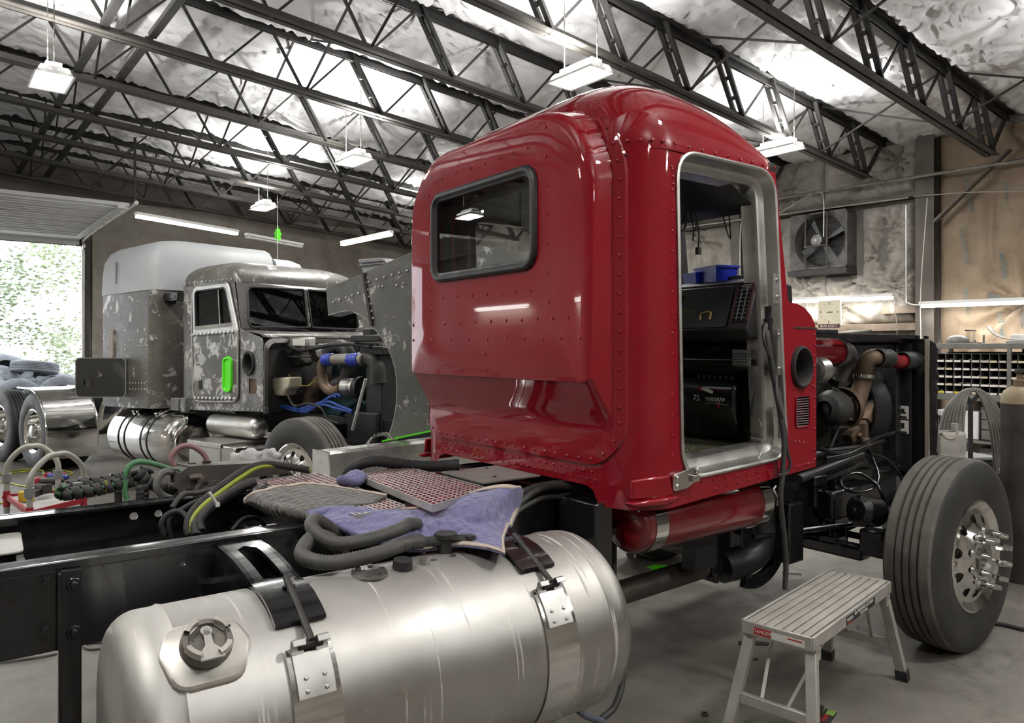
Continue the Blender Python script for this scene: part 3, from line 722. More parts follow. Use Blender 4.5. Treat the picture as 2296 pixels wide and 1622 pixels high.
# --- aluminium door frame
m = MB()
def dfr(d, y): return [(x, y, z) for x, z in inset(DOOR, d)]
m.rings([dfr(-.016, -.879), dfr(-.017, -.888), dfr(-.008, -.893), dfr(0, -.888), dfr(.008, -.862), dfr(.016, -.835), dfr(.03, -.825), dfr(.055, -.820), dfr(.062, -.80), dfr(.062, -.74), dfr(.058, -.735)], False, False)
m.build('door_frame', ALU, TR, smooth=30)
m = MB()
m.rings([[(x, -y, z) for x, y, z in r] for r in (dfr(-.016, -.879), dfr(-.008, -.893), dfr(.008, -.862), dfr(.03, -.825), dfr(.06, -.80), dfr(.06, -.74))], False, False)
m.build('door_frame', ALU, TR, smooth=30)
for z0, z1 in ((1.22, 1.36), (1.52, 1.74), (1.86, 2.0)):      # hinge plates on the front post
    m = MB(); m.cbox((-1.262-.075*(z0+z1-2.4)/2.6, -.878, (z0+z1)/2), .03, .012, z1-z0)
    for z in (z0+.03, z1-.03): m.bolt((-1.262-.075*(2*z-2.4)/2.6, -.886, z), (0, -1, 0), .006, .004)
    m.build('hinge', ALU, TR)
# --- cowl, windshield posts, inner trim
prof = [(-1.235, 1.845), (-1.20, 1.868), (-1.14, 1.866), (-1.07, 1.845), (-1.015, 1.808), (-.982, 1.765), (-.97, 1.72)]
m = MB(); m.grid(lambda i, y: (prof[i][0], y, prof[i][1]), list(range(len(prof))), [-HW, -.3, .3, HW]); m.build('cowl', RED, TR, smooth=60)
m = MB(); m.box(-1.17, -.966, -HW-.004, -HW+.01, 1.744, 1.751); m.build('trim_bead', CHROME, TR)  # bright strip laid along the cowl seam as its white highlight
m = MB(); m.box(-.972, -.955, -HW+.01, HW-.01, 1.06, 1.75); m.build('firewall', DUSTBLACK, TR, smooth=0)
for s in (-1, 1):
    m = MB(); m.bar((-1.20, s*.825, 1.87), (-1.285, s*.825, 2.43), .05, .05, (1, 0, 0)); m.build('windshield_post', SATIN, TR, bevel=.01)
m = MB(); m.bar((-1.07, -.13, 1.85), (-1.14, -.13, 2.45), .04, .05, (1, 0, 0)); m.build('windshield_post', SATIN, TR)
m = MB(); m.box(-1.36, -1.28, -HW+.05, HW-.05, 2.40, 2.47); m.build('windshield_header', SATIN, TR)
m = MB()                                      # dark headliner and inner rear lining
m.grid(lambda x, y: (x, y, 2.44-.16*max(0, (x+1.75)/.45)**2*(1 if x > -1.75 else 0)), [-2.22+.08*k for k in range(12)], [-.80, -.4, 0, .4, .80]); m.box(-2.21, -2.20, -.70, -.60, 1.1, 2.46); m.box(-2.21, -2.20, .60, .70, 1.1, 2.46); m.box(-2.21, -2.20, -.6, .6, 1.1, 1.6)
m.build('headliner', SATIN, TR, solid=.006, offset=0)
m = MB()
for x, y, dz in ((-1.50, -.55, .22), (-1.46, -.5, .12), (-1.42, -.45, .16), (-1.40, -.35, .14)): m.tube([(x, y, 2.36), (x+.01, y-.02, 2.36-dz*.6), (x+.03, y, 2.36-dz)], .004, 5, 4)
m.tube([(-1.7, -.6, 2.36), (-1.6, -.55, 2.25), (-1.5, -.5, 2.33), (-1.40, -.40, 2.26), (-1.33, -.25, 2.3)], .005, 5, 5); m.tube([(-1.36, -.60, 2.36), (-1.33, -.62, 2.22), (-1.36, -.66, 2.2), (-1.38, -.66, 2.36)], .004, 5, 5)
m.cbox((-1.47, -.55, 2.13), .02, .02, .035); m.build('loose_wiring', RUBBER, TR)
m = MB(); m.box(-2.22, -2.0, -.66, .66, 1.09, 1.160); m.box(-2.0, -.98, -.80, .80, 1.09, 1.160)
FLOORMAT = mat('olive_floor_mat', (.050, .050, .022), .8, 0, .4, 12, bump=.3, bscale=50)
m.build('cab_floor', FLOORMAT, TR, smooth=0)
# debris on the cab floor
m = MB()
for i in range(70):
    x = R.uniform(-1.95, -1.5); y = R.uniform(-.80, -.15); a = R.random()*3; l = R.uniform(.004, .016)
    m.bar((x, y, 1.1625), (x+l*math.cos(a), y+l*math.sin(a), 1.1625), .004, .003)
m.build('floor_crumbs', PAPER, TR, smooth=0, kind='stuff')
# --- dashboard
VINYL = mat('black_vinyl', (.014, .014, .0145), .42, 0, .2, 20, bump=.1, bscale=200)
m = MB()
def dash(y0, y1, pts): m.prism(pts, lambda a, b, h: (a, h, b), y0, y1)
dash(-.80, .80, [(-1.05, 1.97), (-1.29, 1.992), (-1.345, 1.972), (-1.425, 1.735), (-1.40, 1.695), (-1.28, 1.68), (-1.02, 1.66)]); m.build('dashboard', VINYL, TR, bevel=.012)
def dpt(a, y, off=.0):   # on the sloping glove-box face, a 0..1 from top to bottom
    x = -1.348+(-1.424+1.348)*a; z = 1.966+(1.74-1.966)*a; n = Vector((-.90, 0, .43)).normalized(); return (x+n[0]*off, y, z+n[2]*off)
m = MB(); m.rings([[dpt(a, y, o) for a, y in rrect(.06, .97, -.68, -.16, .03, 3)] for o in (.0, .008)]); gb = m.build('glove_box_door', VINYL, TR, bevel=.002)
m = MB(); m.rings([[dpt(.30+.09*math.cos(k), -.36+.022*math.sin(k), o) for k in [2*PI*i/16 for i in range(16)]] for o in (.006, .010)]); m.build('lock', BLACK, gb)
m = MB(); m.tube([dpt(a, y, .012) for a, y in ((.80, -.52), (.66, -.52), (.64, -.575), (.80, -.58))], .005, 6, 3); m.build('latch_loop', mat('tan_loop', (.38, .25, .09), .5), gb)
m = MB(); rs = random.Random(3)
for i in range(16):
    y = -.26-i*.013; m.tube([dpt(.52+rs.uniform(-.08, .08), y+rs.uniform(-.02, .02), .0095), dpt(.58+rs.uniform(-.1, .1), y-.02+rs.uniform(-.03, .03), .0095)], .0018, 5, 0)
m.build('yellow_scribble', mat('yellow_green_marker', (.12, .16, .02), .6), gb)
m = MB(); fr = rrect(.04, .86, -.80, -.70, .012, 2)
m.rings([[dpt(a, y, .0) for a, y in fr], [dpt(a, y, .012) for a, y in fr], [dpt(a, y, .012) for a, y in inset(fr, .012)], [dpt(a, y, .002) for a, y in inset(fr, .014)]], False, False); av = m.build('air_vent', mat('dark_maroon_trim', (.05, .015, .018), .45), TR)
m = MB()
for k in range(9): m.bar(dpt(.09+k*.085, -.715, .007), dpt(.09+k*.085, -.785, .007), .006, .004)
for q in (-.735, -.765): m.bar(dpt(.06, q, .008), dpt(.82, q, .008), .004, .004)
m.build('grille_bars', GREYP, av)
m = MB(); dash(-.80, .80, [(-1.0, 1.66), (-1.28, 1.672), (-1.34, 1.58), (-1.31, 1.53), (-1.0, 1.51)]); m.build('lower_dash', BLACK, TR, bevel=.015)
m = MB(); m.box(-1.345, -1.335, -.76, -.66, 1.56, 1.64)
for k in range(5): m.box(-1.352, -1.345, -.75, -.67, 1.57+k*.013, 1.577+k*.013)
m.build('lower_vent', GREYP, TR)
m = MB(); dash(-.64, .20, [(-1.0, 1.50), (-1.24, 1.51), (-1.30, 1.45), (-1.30, 1.30), (-1.25, 1.18), (-1.0, 1.16)]); m.build('heater_box', BLACK, TR, bevel=.03, seg=3)
for k in range(7):
    m = MB(); m.box(-1.262, -1.25, -.60+k*.035, -.585+k*.035, 1.488, 1.505); m.build('heater_rib', SATIN, TR)
m = MB(); m.box(-1.22, -1.05, -.80, -.58, 1.16, 1.44); m.build('kick_panel', BLACK, TR, bevel=.02, seg=3)
m = MB(); m.cyl((-1.22, -.70, 1.24), (-1.23, -.70, 1.24), .022, n=20); m.cyl((-1.22, -.70, 1.25), (-1.235, -.70, 1.25), .008, n=12); m.build('kick_lamp', CHROME, TR)
MARK = mat('white_emblem', (.6, .58, .5), .4); MARKR = mat('red_emblem', (.30, .01, .02), .4)
text('75', 'lettering', MARK, TR, (-1.303, -.40, 1.385), .045, (-1, 0, 0), (0, -1, 0))
m = MB()
sc_ = [(-1.304, -.462-.0036*k, 1.385+.010*math.sin(k*1.25)*(1 if k % 5 else 1.9)) for k in range(34)]; m.tube(sc_, .0016, 5, 3); m.tube([(-1.304, -.46, 1.362), (-1.304, -.52, 1.366), (-1.304, -.60, 1.360)], .0014, 5, 3); m.build('script_lettering', MARK, TR)
m = MB(); m.prism([(0, 0), (.03, .012), (.05, .01), (.09, -.005), (.085, -.02), (.05, -.012), (.03, -.005)], lambda a, b, h: (-1.302-h, -.42-a, 1.432+b), 0, .002); m.build('emblem_outline', MARK, TR, smooth=0)
m = MB(); m.prism([(0, 0), (.02, .02), (.024, .0), (.012, -.02)], lambda a, b, h: (-1.302-h, -.53-a, 1.36+b), 0, .002); m.prism([(0, 0), (.012, .006), (.03, -.012), (.02, -.02)], lambda a, b, h: (-1.302-h, -.41-a, 1.44+b), 0, .002); m.build('emblem_outline', MARKR, TR, smooth=0)
# --- intake grommet, side vent
m = MB(); m.lathe([(-.02, 1), (.004, 1.02), (.016, .97), (.018, .90), (.006, .80), (-.03, .72), (-.09, .70), (-.09, 0)], (0, 0, 0), (0, 0, 1), 40)
m.v = [(GR[0]+x*.083, -HW-z*1.2, GR[1]+y*.103) for x, y, z in m.v]; m.build('intake_grommet', RUBBER, TR)
m = MB(); fr = rrect(VN[0]-.062, VN[0]+.062, VN[1]-.080, VN[1]+.080, .022, 4)
m.rings([[(a, -HW-.001, b) for a, b in fr], [(a, -HW-.006, b) for a, b in fr], [(a, -HW-.006, b) for a, b in inset(fr, .006)], [(a, -HW+.006, b) for a, b in inset(fr, .008)]], False, False)
m.box(VN[0]-.055, VN[0]+.055, -HW+.02, -HW+.022, VN[1]-.075, VN[1]+.075); cv = m.build('side_vent', RED, TR)
m = MB()
for k in range(13): m.bar((VN[0]-.054, -HW+.003, VN[1]-.072+k*.012), (VN[0]+.054, -HW+.003, VN[1]-.072+k*.012), .010, .003)
m.build('grille_bars', GREYP, cv)
# --- lower corner brackets
for s in (-1, 1):
    m = MB(); o = [(-2.225, 1.115), (-2.06, 1.125), (-2.04, 1.045), (-2.07, 1.03), (-2.235, 1.035)]
    m.prism(o, lambda a, b, h: (a, s*(HW-.055+h+max(0, (a+2.19)*.33)), b), .0, .022); m.prism([(-2.265, 1.028), (-2.035, 1.04), (-2.05, 1.015), (-2.10, 1.005), (-2.25, 1.01)], lambda a, b, h: (a, s*(HW-.06+h+max(0, (a+2.19)*.3)), b), .0, .055)
    m.build('corner_bracket', RED, TR, bevel=.008)
m = MB(); m.prism(rounded([(-2.045, 1.055, .015), (-1.96, 1.06, .01), (-1.885, 1.09, .012), (-1.885, 1.145, .015), (-1.95, 1.14, .01), (-2.045, 1.125, .015)], 4), lambda a, b, h: (a, -HW-h, b), 0, .018)
m.box(-1.94, -1.90, -HW-.035, -HW-.01, 1.085, 1.115); m.bolt((-1.90, -HW-.02, 1.13), (0, -1, 0), .009, .008); m.bolt((-2.025, -HW-.018, 1.075), (0, -1, 0), .008, .006); m.bolt((-2.025, -HW-.018, 1.11), (0, -1, 0), .008, .006)
m.build('hinge_casting', CHROME, TR, bevel=.005)
m = MB(); m.cyl((-1.47, -.52, 2.815), (-1.44, -.55, 2.81), .03, n=14); m.ball((-1.40, -.57, 2.775), .035, 14, (1.2, 1, .8)); m.box(-1.52, -1.40, -.58, -.53, 2.76, 2.80); m.build('marker_lamp', glassmat('clear_lamp', (.9, .9, .9), .02, .5), TR)
# --- air tank under the doorway
ATY, ATZ, ATR = -.665, .885, .130
def tank_profile(x0, x1, r, e):
    n = 7; return [(x0+e-e*math.sin(a), r*math.cos(a)**.8 if k < n else 0.0) for k, a in [(k, k/n*PI/2) for k in range(n, -1, -1)]]+[(x1-e+e*math.sin(a), r*math.cos(a)**.8 if k < n else 0.0) for k, a in [(k, k/n*PI/2) for k in range(n+1)]]
m = MB(); m.lathe([(a, max(.001, b)) for a, b in tank_profile(-2.13, -1.17, ATR, .07)], (0, ATY, ATZ), (1, 0, 0), 48); at = m.build('air_tank', REDTANK, TR, smooth=60)
for x in (-2.035, -1.275):
    m = MB(); m.lathe([(x, ATR), (x, ATR+.004), (x+.075, ATR+.004), (x+.075, ATR)], (0, ATY, ATZ), (1, 0, 0), 48); m.build('strap', CHROME, at, smooth=20)
m = MB(); m.cyl((-2.125, ATY+.03, ATZ-.03), (-2.16, ATY+.03, ATZ-.03), .018, n=6); m.tube([(-2.15, ATY+.03, ATZ-.03), (-2.19, ATY+.05, ATZ), (-2.2, ATY+.12, ATZ+.05)], .014, 8, 4); m.build('drain_fitting', HOSE, at)

# ================================================================ chassis
ZF0, ZF1 = .765, 1.02
def rail(s, holes):
    w = MB(); poly_plate(w, [(-6.2, ZF0), (.8, ZF0), (.8, ZF1), (-6.2, ZF1)], [circ(x, z, r, 14) for x, z, r in holes], lambda a, b: (a, s*.425, b)); r = w.build('frame_rail', BLACK, TR, smooth=0, solid=.009, offset=0)
    for zc, sg in ((ZF1, -1), (ZF0, 1)):
        q = MB(); P = [(s*.340, zc), (s*.340, zc+sg*.010)]+[(s*(.412-.006*(1-math.sin(a))), 0) for a in ()]
        arc = [(s*(.405+.025*math.sin(a)), zc+sg*.025*(1-math.cos(a))) for a in [k/6*PI/2 for k in range(7)]]; arc2 = [(s*(.405+.015*math.sin(a)), zc+sg*(.010+.015*(1-math.cos(a)))) for a in [k/6*PI/2 for k in range(7)]]
        P = [(s*.335, zc)]+arc+arc2[::-1]+[(s*.335, zc+sg*.010)]
        q.rings([[(x, y, z) for y, z in P] for x in (-6.2, -4.5, -3, -1.5, .8)]); q.build('flange', BLACK, r, smooth=30)
    return r
nr = rail(-1, [(-3.835, .960, .009), (-3.744, .956, .011)])
fr_ = rail(1, [(tp(300, 1158, 'y', .42)[0], tp(300, 1158, 'y', .42)[2], .016), (tp(355, 1152, 'y', .42)[0], tp(355, 1152, 'y', .42)[2], .015)])
for px, py in ((105, 1305), (18, 1320), (100, 1417), (656, 1222)):
    m = MB(); m.bolt(tp(px, py, 'y', -.43), (0, -1, 0), .015, .016); m.build('frame_bolt', BLACK, nr)
m = MB()
m.box(-4.172, -4.118, -.448, -.440, .04, 1.0); m.box(-4.180, -4.172, -.480, -.440, .04, 1.0); m.bolt((-4.138, -.448, .955), (0, -1, 0), .014, .015); m.bolt((-4.138, -.448, .815), (0, -1, 0), .014, .015)
m.cbox((-4.15, -.46, .02), .11, .10, .04); m.build('support_leg', BLACK, TR, bevel=.003)
for x in (-4.42, -2.35, -.9, .55):
    m = MB(); m.box(x-.06, x+.06, -.415, .415, .80, .81); m.box(x-.005, x+.005, -.415, .415, .80, .97); m.box(x-.06, x+.06, -.415, .415, .965, .975); m.build('crossmember', BLACK, TR, bevel=.002)
m = MB(); m.prism(rounded([(-4.62, .04, .02), (-4.235, .04, .03), (-4.228, .36, .03), (-4.62, .36, .02)], 4), lambda a, b, h: (a, b, h), .955, .963); m.build('cover_plate', mat('light_grey_plate', (.42, .41, .385), .5, 0, .1), TR, bevel=.002)
m = MB(); m.box(-4.26, -4.235, -.41, .41, .80, .953); m.build('crossmember', BLACK, TR, bevel=.003)
m = MB(); m.cyl((-3.2, .05, .83), (-3.05, .05, .83), .11, n=24); m.box(-3.5, -2.7, -.1, .25, .80, .93); m.build('axle_carrier', BLACK, TR, bevel=.02)
m = MB(); m.box(-3.32, -3.18, -.41, .41, .90, .99); m.box(-3.9, -3.5, -.2, .3, .74, .80); m.build('crossmember', DUSTBLACK, TR, bevel=.01)
def hoses(name, mt, paths, parent=TR, n=8, sub=6, label=None):
    m = MB()
    for P in paths: m.tube(P['p'], P['r'], P.get('n', n), sub, ribs=P.get('ribs'))
    return m.build(name, mt, parent, smooth=60, label=label)
def pp(pts, ax='y', val=None):
    """pixel polyline -> truck points; each entry (px, py, plane value)"""
    return [tp(p[0], p[1], ax, p[2] if len(p) > 2 else val) for p in pts]
# wiring loom lying in the channel
hoses('wiring_loom', BLACK, [dict(p=[(-4.35, .2-.03*k, .80+.012*(k % 3)), (-4.05, .15-.04*k, .805+.01*(k % 2)), (-3.7, .10-.045*k, .81), (-3.35, .05-.03*k, .83)], r=.015-.002*(k % 3)) for k in range(5)])
# --- fuel tank
FY, FZ, FR = -.845, .645, .315
def _tank():
    t = NT('weathered_fuel_tank'); n = t.noise(2.0, 5, .6); s = t.noise(18, 4, .6, stretch=(1, .03, .03))
    c = t.ramp(n, [(.3, (.46, .445, .41)), (.7, (.60, .59, .565))])
    drip = t.ramp(t.noise(62, 1.5, .4, stretch=(1, .022, .016)), [(.60, 0.), (.64, .75)])
    sep = t.node('SeparateXYZ'); t.l.new(t.co.outputs['Object'], sep.inputs[0])
    dm = t.node('Math', operation='MULTIPLY'); t.l.new(drip, dm.inputs[0]); t.l.new(t.ramp(t.noise(5.5, 3, .6, stretch=(2.2, .8, .8)), [(.47, 0.), (.56, 1.)]), dm.inputs[1]); drip = dm.outputs[0]
    c = t.mix(drip, c, (.66, .64, .59))
    br = t.ramp(t.noise(3.2, 6, .7), [(.64, 0.), (.72, .6)]); hi = t.ramp(sep.outputs[2], [(.0, 0.), (1., 1.)])
    mp = t.node('MapRange'); mp.inputs[1].default_value = .86; mp.inputs[2].default_value = .97; t.l.new(sep.outputs[2], mp.inputs[0])
    mm = t.node('Math', operation='MULTIPLY'); t.l.new(br, mm.inputs[0]); t.l.new(mp.outputs[0], mm.inputs[1]); c = t.mix(mm.outputs[0], c, (.26, .19, .12))
    r = t.ramp(t.noise(1.6, 6, .7), [(.35, .24), (.65, .38)]); mx = t.node('Math', operation='MAXIMUM'); t.l.new(r, mx.inputs[0]); md = t.node('Math', operation='MULTIPLY'); md.inputs[1].default_value = .7; t.l.new(drip, md.inputs[0]); t.l.new(md.outputs[0], mx.inputs[1])
    dust = t.node('MapRange'); dust.inputs[1].default_value = .70; dust.inputs[2].default_value = .93; dust.inputs[3].default_value = 0; dust.inputs[4].default_value = .30; t.l.new(sep.outputs[2], dust.inputs[0])
    ad = t.node('Math', operation='ADD'); t.l.new(mx.outputs[0], ad.inputs[0]); t.l.new(dust.outputs[0], ad.inputs[1])
    mt = t.node('Math', operation='MULTIPLY_ADD'); mt.inputs[1].default_value = -.7; mt.inputs[2].default_value = .97; t.l.new(drip, mt.inputs[0])
    t.set(color=c, metal=mt.outputs[0], rough=ad.outputs[0]); t.bump(s, .03, .003); return t.m
FTANK = _tank()
m = MB()
pr = [(-4.10, .001)]+[(-4.10+.075*(1-math.cos(a)), FR-.075+.075*math.sin(a)) for a in [k/8*PI/2 for k in range(9)]]+[(-3.985, FR), (-3.975, FR+.004), (-3.965, FR)]+[(x, FR) for x in (-3.5, -3.0, -2.66)]+[(-2.645, FR+.004), (-2.635, FR)]+[(-2.59+.075*math.sin(a), FR-.075+.075*math.cos(a)) for a in [k/8*PI/2 for k in range(9)]]+[(-2.515, .001)]
m.lathe(pr, (0, FY, FZ), (1, 0, 0), 96); ft = m.build('fuel_tank', FTANK, TR, smooth=35)
def around(x, ang, off=0): return (x, FY-(FR+off)*math.sin(ang), FZ+(FR+off)*math.cos(ang))
def plate_on(name, mt, x0, x1, a0, a1, off, th, parent, corner=None):
    m = MB(); n = max(2, int(abs(a1-a0)/.05)); A = [a0+(a1-a0)*k/n for k in range(n+1)]
    m.rings([[around(x0, a, off), around(x1, a, off), around(x1, a, off+th), around(x0, a, off+th)] for a in A]); return m.build(name, mt, parent, smooth=40, bevel=.0015)
def bracket(x, w=.140):
    """black cast arm from the rail over the tank top, with its strap"""
    PT = [(-.435, 1.008), (-.55, 1.008), (-.64, 1.004), (-.75, .990), (-.84, .972), (-.905, .950), (-.955, .915), (-.985, .868)]
    PT = [(p.x, p.y) for p in resample([(a, b, 0) for a, b in PT], 3)]
    low = [(p[1], p[2]) for p in [around(0, a, .006) for a in (.46, .36, .22, .08, -.08, -.30, -.62, -.95)]]
    pol = [(-.435, .79)]+PT+low; m = MB(); t_ = .014
    for q in (-w/2, w/2-t_): m.prism(pol, lambda a, b, h: (x+q+h, a, b), 0, t_)
    fl = .040
    for s_ in (-1, 1):
        A = [(x+s_*w/2, a, b) for a, b in PT]; Bq = [(x+s_*(w/2-(w/2+.001 if a > -.53 else fl if a > -.56 else .030 if a < -.9 else fl)), a, b) for a, b in PT]
        m.rings([[p, q, (q[0], q[1], q[2]-.014), (p[0], p[1], p[2]-.014)] for p, q in zip(A, Bq)])
    m.box(x-w/2, x+w/2, -.443, -.433, .79, 1.008); m.box(x-w/2+.005, x+w/2-.005, -.918, -.902, .90, .955)
    P = [around(x, a, .006) for a in (.60, .50, .3, .1, -.1, -.3)]
    m.rings([[(x-w/2, p[1], p[2]), (x+w/2, p[1], p[2]), (x+w/2, p[1], p[2]+.012), (x-w/2, p[1], p[2]+.012)] for p in P])
    m.prism([(-.445, .89), (-.60, .93), (-.60, .945), (-.445, .905)], lambda a, b, h: (x-w/2-h, a, b), 0, .05)
    m.box(x-w/2-.055, x-w/2, -.445, -.433, .80, .995)
    for z in (.84, .955): m.bolt((x-w/2-.032, -.446, z), (0, -1, 0), .013, .012)
    br = m.build('tank_bracket', BLACK, TR, bevel=.004)
    m = MB(); p0 = (x+.012, -.875, .995); p1 = around(x+.004, .80, .03); m.cyl(p0, p1, .010, n=10); m.bolt((x+.012, -.898, .975), (0, .35, 1), .012, .012); m.cyl(around(x-.03, .80, .016), around(x+.035, .80, .016), .013, n=12); m.build('strap_bolt', DUSTBLACK, br)
    s_ = plate_on('strap', CHROME, x-w/2+.005, x+w/2-.005, .80, 3.4, .001, .005, ft)
    m = MB(); A = [.86, .9, 1.0, 1.10, 1.2]
    m.rings([[around(x-.05, a, .006), around(x+.05, a, .006), around(x+.05, a, .011), around(x-.05, a, .011)] for a in A])
    for q0, q1 in ((-.05, -.016), (.016, .05)): m.rings([[around(x+q0, a, .006+h), around(x+q1, a, .006+h), around(x+q1, a, .011+h), around(x+q0, a, .011+h)] for a, h in ((.86, 0), (.82, .004), (.78, .016), (.77, .026), (.79, .034), (.83, .03))])
    for (dx, a) in ((-.025, 1.05), (.025, 1.05), (-.025, 1.15), (.025, 1.15)): m.rivet(around(x+dx, a, .011), (0, -math.sin(a), math.cos(a)), .007, .005)
    m.build('strap_end', ALU, s_, bevel=.001)
bracket(-3.67); bracket(-2.86)
# filler cap on its welded boss
ca = .62; cx_ = -3.915; cn = Vector((0, -math.sin(ca), math.cos(ca)))
m = MB(); bo = rounded([(-.085, -.10, .05), (.075, -.10, .05), (.11, .0, .04), (.08, .085, .05), (-.08, .085, .05), (-.11, 0, .05)], 4)
def capt(a, b, h):
    e = ca+(-b)/FR; q = around(cx_+a, ca, 0); tv = Vector((0, -math.cos(ca), -math.sin(ca)))
    p = Vector(around(cx_+a, ca-b/FR, 0)); return p+cn*h
m.rings([[capt(a, b, -.002) for a, b in bo], [capt(a, b, .010) for a, b in inset(bo, .002)], [capt(a, b, .014) for a, b in inset(bo, .008)]]); m.build('filler_boss', DULLALU, ft)
cc = Vector(around(cx_, ca, .012))
m = MB(); m.lathe([(.0, .062), (.018, .062), (.03, .058), (.03, .045), (.022, .042), (.022, .0)], cc, cn, 40); fc = m.build('filler_cap', mat('dusty_cast_cap', (.20, .185, .16), .6, .4, .3, 12), ft)
u_ = Vector((1, 0, 0)); v_ = cn.cross(u_)
m = MB()
for k in range(4):
    a = k*PI/2+.7
    m.lathe([(.028, .044), (.044, .046), (.044, .058), (.028, .062)], cc, cn, 8, True, True, a-.38, a+.38)
m.cyl(cc+cn*.022+v_*.02, cc+cn*.036+v_*.02, .014, n=16)
lev = [(-.008, .03), (.008, .03), (.010, -.02), (.030, -.045), (.028, -.06), (-.028, -.06), (-.030, -.045), (-.010, -.02)]
m.prism(lev, lambda a, b, h: cc+u_*a+v_*b+cn*(.030+h), 0, .006); m.build('cap_lever', DULLALU, fc, bevel=.001)
# sender plates and fittings on the tank top
m = MB(); m.lathe([(0, .055), (.006, .055), (.008, .05), (.008, 0)], around(-3.40, .10, 0), (0, -.1, 1), 28)
for k in range(6): a = k*PI/3; q = around(-3.40+.042*math.cos(a), .10, .008); m.bolt((q[0], q[1]+.042*math.sin(a), q[2]+.004*math.sin(a)), (0, -.1, 1), .006, .005)
m.build('sender_plate', STEEL, ft)
m = MB(); m.cyl(around(-3.29, .12, -.004), around(-3.29, .12, .028), .032, .030, 20); m.build('plug', RUBBER, ft)
m = MB(); m.cyl(around(-3.215, .12, -.004), around(-3.215, .12, .02), .014, .014, 6); m.build('plug', STEEL, ft)
m = MB(); fo = rounded([(-.095, -.075, .02), (.095, -.055, .02), (.095, .06, .02), (-.06, .075, .02)], 3)
m.prism(fo, lambda a, b, h: (-3.095+a, FY+.03+b, FZ+FR-.012+h+.06*0-1.4*(b+.0)**2), 0, .008)
for a, b in ((-.075, -.055), (.075, -.04), (.075, .045), (-.05, .055), (0, -.05)): m.bolt((-3.095+a, FY+.03+b, FZ+FR-.004), (0, 0, 1), .008, .007)
pl = m.build('pickup_plate', STEEL, ft)
m = MB(); m.cyl((-3.09, FY+.03, FZ+FR-.004), (-3.09, FY+.03, FZ+FR+.05), .03, .028, 6); m.cyl((-3.09, FY+.03, FZ+FR+.05), (-3.09, FY+.03, FZ+FR+.065), .04, n=10); m.cyl((-3.10, FY+.03, FZ+FR+.04), (-3.19, FY+.05, FZ+FR+.045), .018, .016, 10); m.cyl((-3.08, FY+.02, FZ+FR+.045), (-3.01, FY-.01, FZ+FR+.04), .015, n=8); m.cbox((-3.02, FY-.01, FZ+FR+.03), .03, .03, .05); m.build('elbow_fitting', DUSTBLACK, pl)
hz = FZ+FR
hoses('fuel_hose', mat('dusty_fuel_hose', (.075, .072, .067), .6, 0, .25, 9), [dict(p=[(-3.17, FY+.05, hz+.045), (-3.26, FY+.03, hz+.05), (-3.36, -.845, hz+.045), (-3.50, -.82, hz+.035), (-3.56, -.74, hz+.05), (-3.50, -.68, hz+.085), (-3.42, -.65, hz+.05), (-3.35, -.60, hz-.04)], r=.025, n=12, ribs=.005),
      dict(p=[(-3.12, -.68, hz+.07), (-3.17, -.70, hz+.085), (-3.22, -.745, hz+.085), (-3.36, -.775, hz+.075), (-3.46, -.75, hz+.075), (-3.50, -.67, hz+.11), (-3.46, -.60, hz+.12), (-3.37, -.56, hz+.05), (-3.30, -.52, hz-.03)], r=.023, n=12, ribs=.005)])
hoses('drain_hose', HOSE, [dict(p=pp([(1378, 1150, -.52), (1376, 1300, -.56), (1382, 1400, -.72), (1390, 1470, -.75), (1395, 1530, -.78), (1378, 1585, -.80), (1352, 1610, -.80), (1335, 1625, -.8)]), r=.014, n=10), dict(p=pp([(1368, 1150, -.50), (1366, 1230, -.50), (1358, 1310, -.50), (1352, 1360, -.5)]), r=.013, n=10)])
m = MB(); m.tube(pp([(1295, 1580, -.83), (1305, 1600, -.83), (1330, 1612, -.82), (1352, 1620, -.81)]), .014, 10, 5); m.bolt(tp(1302, 1598, 'y', -.83), (0, 0, 1), .012, .02); m.build('drain_valve', mat('blue_grey_fitting', (.10, .11, .15), .5), ft)

